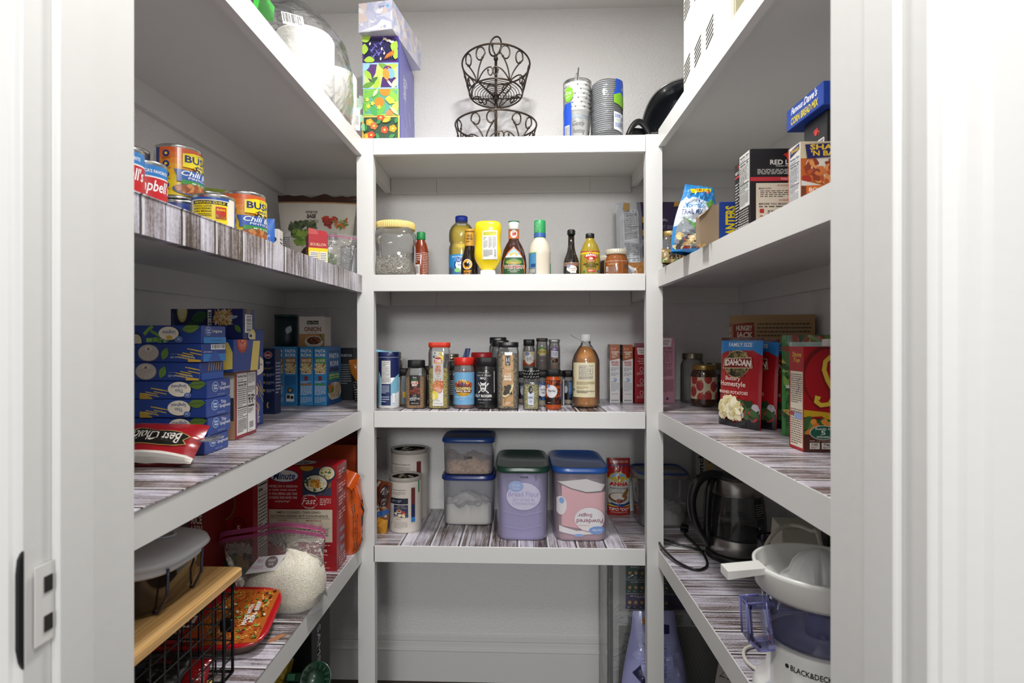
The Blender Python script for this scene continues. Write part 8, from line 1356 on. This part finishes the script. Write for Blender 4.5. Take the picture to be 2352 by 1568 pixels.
mb = MB(); mb.lathe([(.061, .225), (.060, .231), (.048, .237), (.02, .240), (0, .240)], mat('#4a4a4c', .35, .4), 48); mb.obj('lid', kt)
mb = MB(); mb.add([(.058, -.018, .200), (.058, .018, .200), (.086, 0, .222), (.056, -.022, .226), (.056, .022, .226), (.088, 0, .228)], [(0, 2, 5, 3), (1, 4, 5, 2), (0, 1, 2), (3, 5, 4)], STL, True); mb.obj('spout', kt)
ha = math.radians(188); HX, HY = math.cos(ha), math.sin(ha)
def hp(r, z): return (HX*r, HY*r, z)
mb = MB(); pts = [hp(.050, .232), hp(.075, .236), hp(.100, .230), hp(.122, .212), hp(.134, .182), hp(.137, .150), hp(.130, .112), hp(.114, .078), hp(.096, .052), hp(.082, .030)]
sm = []
for i in range(len(pts)-1):
    for t_ in (0, .25, .5, .75): 
        p0, p1, p2, p3 = [Vector(pts[min(len(pts)-1, max(0, i+d))]) for d in (-1, 0, 1, 2)]; sm.append(.5*((2*p1)+(-p0+p2)*t_+(2*p0-5*p1+4*p2-p3)*t_*t_+(-p0+3*p1-3*p2+p3)*t_**3))
mb.tube(sm, [.014-.004*abs(i/len(sm)-.35)*2 for i in range(len(sm))], KB, 14); mb.tube([hp(.074, .226), hp(.086, .19), hp(.0905, .14), hp(.0915, .09), hp(.086, .04)], .0105, KB, 12); mb.obj('handle', kt)
mb = MB(); mb.box(-.012, .012, -.007, .007, -.003, .004, KB, .002, 2); q = MB(); mb.obj('switch', kt, hp(.118, .228), (0, -.7, ha))
# black cord
zc_ = Z5+.004
def cord(name, label, pts, r, m, cat='cord', loc=None, prong=None):
    sm = []; P = [Vector(p) for p in pts]
    for i in range(len(P)-1):
        for t_ in [k/8 for k in range(8)]:
            p0, p1, p2, p3 = [P[min(len(P)-1, max(0, i+d))] for d in (-1, 0, 1, 2)]; sm.append(.5*((2*p1)+(-p0+p2)*t_+(2*p0-5*p1+4*p2-p3)*t_*t_+(-p0+3*p1-3*p2+p3)*t_**3))
    sm.append(P[-1]); o = thing(name, label, cat, tuple(P[0])); mb = MB(); mb.tube([p-P[0] for p in sm], r, m, 10); mb.obj('cable', o); return o, sm, P[0]
def FP(px, py, lift=0):
    """point on the lowest right shelf seen at px, py"""
    Y = 1.4
    for _ in range(20): x = X(px, Y); c = (ZC-(Z5+lift))*FPX/(py-784); Y = (c+x*math.sin(TH))/math.cos(TH)
    return (X(px, Y), Y, Z5+lift)
o, sm, P0 = cord('power_cable', 'looped black power cord beside the kettle, overhanging the shelf edge', [FP(1616, 1266, .004), FP(1600, 1260, .004), FP(1560, 1250, .006), FP(1528, 1240, .016), (FP(1514, 1240, .018)), FP(1522, 1258, .016), FP(1556, 1290, .008), FP(1600, 1308, .004), FP(1624, 1298, .004), FP(1616, 1272, .004), FP(1590, 1242, .005), FP(1574, 1226, .010), FP(1572, 1215, .016)], .0035, BLACK)
mb = MB(); mb.box(-.012, .012, -.010, .010, -.008, .010, BLACK, .003, 2); mb.box(-.008, -.005, .010, .026, -.001, .005, SILVER); mb.box(.005, .008, .010, .026, -.001, .005, SILVER); mb.obj('plug', o, tuple(sm[-1]-P0+Vector((.002, .006, .002))), (.3, .1, -.4))
# citrus juicer
jx, jy = X(1893, .985), 1.0
jc = thing('citrus_juicer', 'white electric citrus juicer with clear lavender pitcher and ribbed cone', 'juicer', (jx, jy, Z5))
JW = mat('#e4e3de', .3, coat=.3); LVP = film('#d6d8f6', .10, .05, 1.45, body='#a4a8dc')
mb = MB(); mb.lathe([(.098, 0), (.104, .005), (.105, .014), (.098, .026), (.084, .036), (.080, .092), (.076, .110), (.070, .114)], JW, 64); bs = mb.obj('base', jc)
surf_label(jc, [(.105, 0), (.0845, .036), (.0805, .092)], .066, .094, 1.3, lambda c: (c.ell(.05, .5, .035, None, '#2a2a2a', 6), c.text('BLACK&DECKER', .11, .34, .8, .66, '#2a2a2a', .02)), a0=-PI/2-.50, name='logo', dv=.01)
mb = MB(); mb.lathe([(.070, .108), (.084, .111), (.088, .117), (.090, .175), (.0905, .180)], LVP, 64, cap0=False, cap1=False); pt_ = mb.obj('pitcher', jc)
mb = MB(); mb.lathe([(.022, .112), (.020, .18), (.012, .19)], mat('#8a8ca0', .3), 24); mb.obj('drive_column', jc)
# pitcher handle: open box loop on the left
hd = MB(); 
def bar(a, b, w_, d_, m):
    a, b = Vector(a), Vector(b); t_ = (b-a).normalized(); u = Vector((0, 1, 0)); v = t_.cross(u)
    vs = [p+u*sx_*d_/2+v*sy_*w_/2 for p in (a, b) for sy_ in (-1, 1) for sx_ in (-1, 1)]; hd.hull(vs, m)
bar((-.086, -.01, .172), (-.128, -.01, .170), .010, .030, LVP); bar((-.128, -.01, .172), (-.124, -.01, .112), .008, .030, LVP); bar((-.124, -.01, .112), (-.110, -.01, .100), .008, .030, LVP); bar((-.110, -.01, .100), (-.084, -.01, .102), .008, .030, LVP); bar((-.098, -.01, .165), (-.090, -.01, .108), .008, .030, LVP)
for a_, b_ in (((-.132, -.025, .175), (-.128, -.025, .112)), ((-.132, .005, .175), (-.128, .005, .112)), ((-.128, -.025, .112), (-.112, -.025, .096)), ((-.112, -.025, .096), (-.086, -.025, .098)), ((-.132, -.025, .175), (-.100, -.025, .178)), ((-.100, -.025, .178), (-.092, -.025, .110)), ((-.132, .005, .175), (-.100, .005, .178)), ((-.132, -.025, .175), (-.132, .005, .175))): hd.tube([a_, b_], .0016, mat('#7a7cc0', .15, coat=.8), 6)
hd.obj('handle', pt_)
mb = MB(); mb.lathe([(.062, .180), (.094, .186), (.101, .194), (.105, .226), (.1055, .232), (.102, .234), (.099, .231), (.094, .204), (.080, .197), (.045, .196), (.018, .203)], JW, 72); bw_ = mb.obj('bowl', jc)
mb = MB(); mb.add([(-.098, -.024, .224), (-.165, -.030, .216), (-.098, .012, .224), (-.165, .004, .216), (-.098, -.024, .234), (-.165, -.030, .230), (-.098, .012, .234), (-.165, .004, .230)], [(0, 1, 3, 2), (4, 6, 7, 5), (0, 4, 5, 1), (2, 3, 7, 6), (1, 5, 7, 3), (0, 2, 6, 4)], JW); mb.obj('spout_handle', bw_)
mb = MB(); mb.lathe([(.062, .198), (.060, .206), (.050, .214), (.046, .218), (.041, .232), (.030, .247), (.014, .256), (.004, .259), (0, .259)], mat('#d4d6d6', .3, coat=.3), 96, fx=lambda r, z, a: r*(1+(.10*abs(math.cos(4*a))**.6-.05)*(1 if z > .212 else 0))); mb.obj('reamer_cone', jc)
# white cord loops, spare white cone unit and black lid behind
o, sm, P0 = cord('power_cable', 'white flat cord looping on the liner in front of the juicer base', [FP(1795, 1498, .004), FP(1750, 1482, .004), FP(1718, 1486, .004), FP(1708, 1500, .004), FP(1720, 1524, .004), FP(1760, 1548, .004), FP(1815, 1556, .004), FP(1850, 1552, .005)], .0034, mat('#d8d4c8', .45))
o, sm, P0 = cord('power_cable', 'white cord arching high between the kettle and the juicer bowl', [FP(1762, 1370, .006), (X(1745, 1.25), 1.25, Z(1320, .55, 1.25)), (X(1752, 1.27), 1.27, Z(1270, .55, 1.27)), (X(1780, 1.3), 1.3, Z(1222, .6, 1.3)), (X(1820, 1.32), 1.32, Z(1206, .6, 1.32)), (X(1862, 1.26), 1.26, Z(1218, .62, 1.26)), (X(1882, 1.22), 1.22, Z(1238, .63, 1.22)), FP(1915, 1395, .006)], .0042, mat('#c8c4b4', .45))
wu = thing('mixer_body', 'off-white tapered appliance body standing behind the juicer bowl', 'appliance', (X(1838, 1.36), 1.38, Z5)); mb = MB(); mb.hull([(-.050, -.035, 0), (.055, -.035, 0), (-.050, .045, 0), (.055, .045, 0), (-.042, -.022, .178), (.046, -.022, .176), (-.040, .035, .188), (.045, .035, .186)], mat('#b8b4a4', .45)); mb.obj('housing', wu)
mb = MB(); mb.hull([(-.048, -.034, .0), (.01, -.036, 0), (-.048, -.030, 0), (.01, -.030, 0), (-.041, -.0245, .165), (-.020, -.030, .06), (-.041, -.02, .165), (-.02, -.02, .06)], mat('#c4c0b0', .45)); mb.obj('facet', wu)
gc = thing('measuring_cup', 'clear plastic cup with dark rim in the gap behind the juicer', 'cup', (X(1790, 1.5), 1.52, Z5)); mb = MB(); mb.lathe([(.035, 0), (.045, .06), (.046, .10)], film('#c8c8d8', .15, .1, 1.45, body='#8a8a9a'), 40, cap1=False); mb.obj('cup_body', gc); mb = MB(); mb.tube([(.047*math.cos(2*PI*i/40), .047*math.sin(2*PI*i/40), .1) for i in range(40)], .003, BLACK, 8, True); mb.obj('rim', gc)
bn = thing('black_blender_lid', 'glossy black moulded lid leaning behind the juicer near the jamb', 'lid', (X(1905, 1.45)+.03, 1.47, Z5)); mb = MB(); mb.lathe([(.05, 0), (.055, .01), (.050, .12), (.035, .175), (0, .18)], BKP, 40); mb.obj('shell', bn)
bk2 = thing('strainer_loop', 'black plastic loop at the very front edge, cut by the right jamb', 'kitchen tool', (X(1905, .80), .80, Z5)); mb = MB(); mb.tube([(-.022+.036*(1-math.cos(t_)), .0, .004+.040*math.sin(t_)**.8) for t_ in [PI*i/14 for i in range(15)]], .0075, BKP, 12); mb.obj('loop', bk2)
# ================================================================ floor, right
fx0, fx1 = X(1408, 1.94), .80
fp = thing('air_filter_pack', 'shrink-wrapped pack of pleated air filters with coloured feature chart, standing on the floor', 'filter pack', (0, 0, 0))
FW, FH = fx1-fx0, .60
mb = MB(); mb.box(fx0, fx1, 1.94, 2.04, .002, FH, mat('#a8a8a6', .7), .002); fo = mb.obj('filter_stack', fp)
mb = MB(); cv = Canvas(mb, lambda u, v, q: (fx0+u, 1.9395-q, v+.002), FW, .598)
cv.rect(.0, .0, .04, 1, '#c8c8c8'); cv.rect(.04, .0, 1, .48, '#8c8c88')
for k in range(-12, 40):
    for s in (1, -1):
        x0 = .04+k*.026; P = [(x0, .01), (x0+s*.24, .47)]
        x0_, y0_ = P[0]; x1_, y1_ = P[1]
        if min(x0_, x1_) < .05: continue
        cv.stroke(P, .0009, '#6a6a66'); cv.h -= cv.dh
cv.poly([(.0, .44), (.24, .47), (1, .46), (1, .56), (.3, .56), (.0, .56)], '#c4c4c4'); cv.barcode(.10, .46, .17, .535, '#d0d0d0'); cv.lines(.18, .50, .24, .54, 4, '#a86a5a', .5, .3); cv.lines(.27, .48, .48, .545, 7, '#6a6a6a', .5, .1); cv.lines(.54, .49, .62, .54, 5, '#6a6a6a', .5, .2); cv.lines(.65, .5, .75, .54, 4, '#6a6a6a', .5, .2)
rows = [('#34205c', .575, .655, 7), ('#154a44', .665, .735, 7), ('#154a44', .745, .82, 7), ('#8a4416', .83, .91, 7), ('#55524e', .92, .995, 3)]
for c_, a_, b_, n_ in rows:
    cv.rect(.085, a_-.004, .66, b_+.004, '#8a8a8a'); cv.rect(.088, a_, .657, b_, c_); cv.lines(.12, b_-.014, .4, b_-.004, 1, '#a8a8a8', .7, .06)
    for i in range(n_): cv.ell(.115+.042*i, (a_+b_)/2-.004, .013, None, '#b8842c', 12); cv.ell(.115+.042*i, (a_+b_)/2-.004, .006, None, '#d8c8a0', 8); cv.lines(.10+.042*i, a_+.006, .13+.042*i, a_+.014, 1, '#b8b8b8', .6, .5)
cv.rect(.52, .665, .657, .735, '#22241f')
for i in range(2): cv.ell(.56+.05*i, .615, .013, None, '#b8842c', 12); cv.ell(.60, .70, .013, None, '#b8842c', 12)
cv.text('ALLERGEN', .24, .722, .36, .732, '#c8c8c8', .01); cv.text('ADVANCED ALLERGEN', .16, .642, .34, .652, '#c8c8c8', .01); cv.text('ALLERGEN REDUCTION', .16, .806, .36, .816, '#c8c8c8', .01)
mb.obj('printed_chart', fp)
mb = MB(); n = 26; m_ = 14; vs = []
for j in range(m_+1):
    for i in range(n+1):
        u, v = i/n, j/m_; vs.append((fx0-.022+(FW+.03)*u, 1.922+.008*noise.noise(Vector((u*9, v*7, 0))), .003+FH*v))
mb.add(vs, [(j*(n+1)+i, j*(n+1)+i+1, (j+1)*(n+1)+i+1, (j+1)*(n+1)+i) for j in range(m_) for i in range(n)], BAG, True)
mb.add([(fx0-.022, 1.922, .003), (fx0-.022, 1.922, .6), (fx0-.028, 2.045, .6), (fx0-.028, 2.045, .003)], [(0, 1, 2, 3)], BAG); mb.obj('shrink_wrap', fp)
pouch('refill_bag', 'lavender plastic bag with white striped print on the floor behind the right post', 'bag', ((X(1437, 1.70)+X(1603, 1.70))/2+.01, 1.815, .003), X(1603, 1.72)-X(1437, 1.72), .385, .10, mat('#9c9ecc', .15, coat=.9), (-.06, 0, .05), F=lambda c: (c.blobs(.1, .3, .9, .8, ['#8a8cc4', '#a4a6d2', '#7a7cb8'], 20, .02), c.lines(.15, .62, .50, .86, 8, '#b8bcd8', .25, .5), c.poly([(.5, .86), (.8, .84), (.82, .90), (.55, .93)], '#26265a'), c.ell(.3, .93, .1, .03, '#a87a4a'), c.poly([(.1, .55), (.2, .62), (.3, .50), (.28, .46)], '#2a2a4a'), c.lines(.6, .5, .8, .8, 6, '#9aa0c8', .25, .5)), seed=131, wr=.022, topw=.62, botw=1.05, botr=.12)
pouch('dog_food_bag', 'white and maroon bulk bag leaning on the floor at the far right', 'bag', (X(1672, 1.50)+.03, 1.50, .003), .24, .40, .10, mat('#b4b0aa', .5), (-.25, .25, -.1), F=lambda c: (c.rect(.38, 0, .62, 1, '#3a1c28'), c.rect(.365, 0, .38, 1, '#a8946c'), c.text('KIRKLAND', .23, .30, .34, .86, '#e8e4e0', .03, 270), c.rect(.215, .25, .35, .92, '#3a1414'), c.text('KIRKLAND', .24, .30, .325, .88, '#d8d4d0', .03, 270), c.stroke([(.02, .8), (.1, .9), (.2, .93)], .001, '#3a3a3a'), c.lines(.02, .6, .16, .9, 5, '#3a3a3a', .1, .3)), seed=141, wr=.02)
for nm in [k for k in bpy.data.objects.keys() if False]: pass
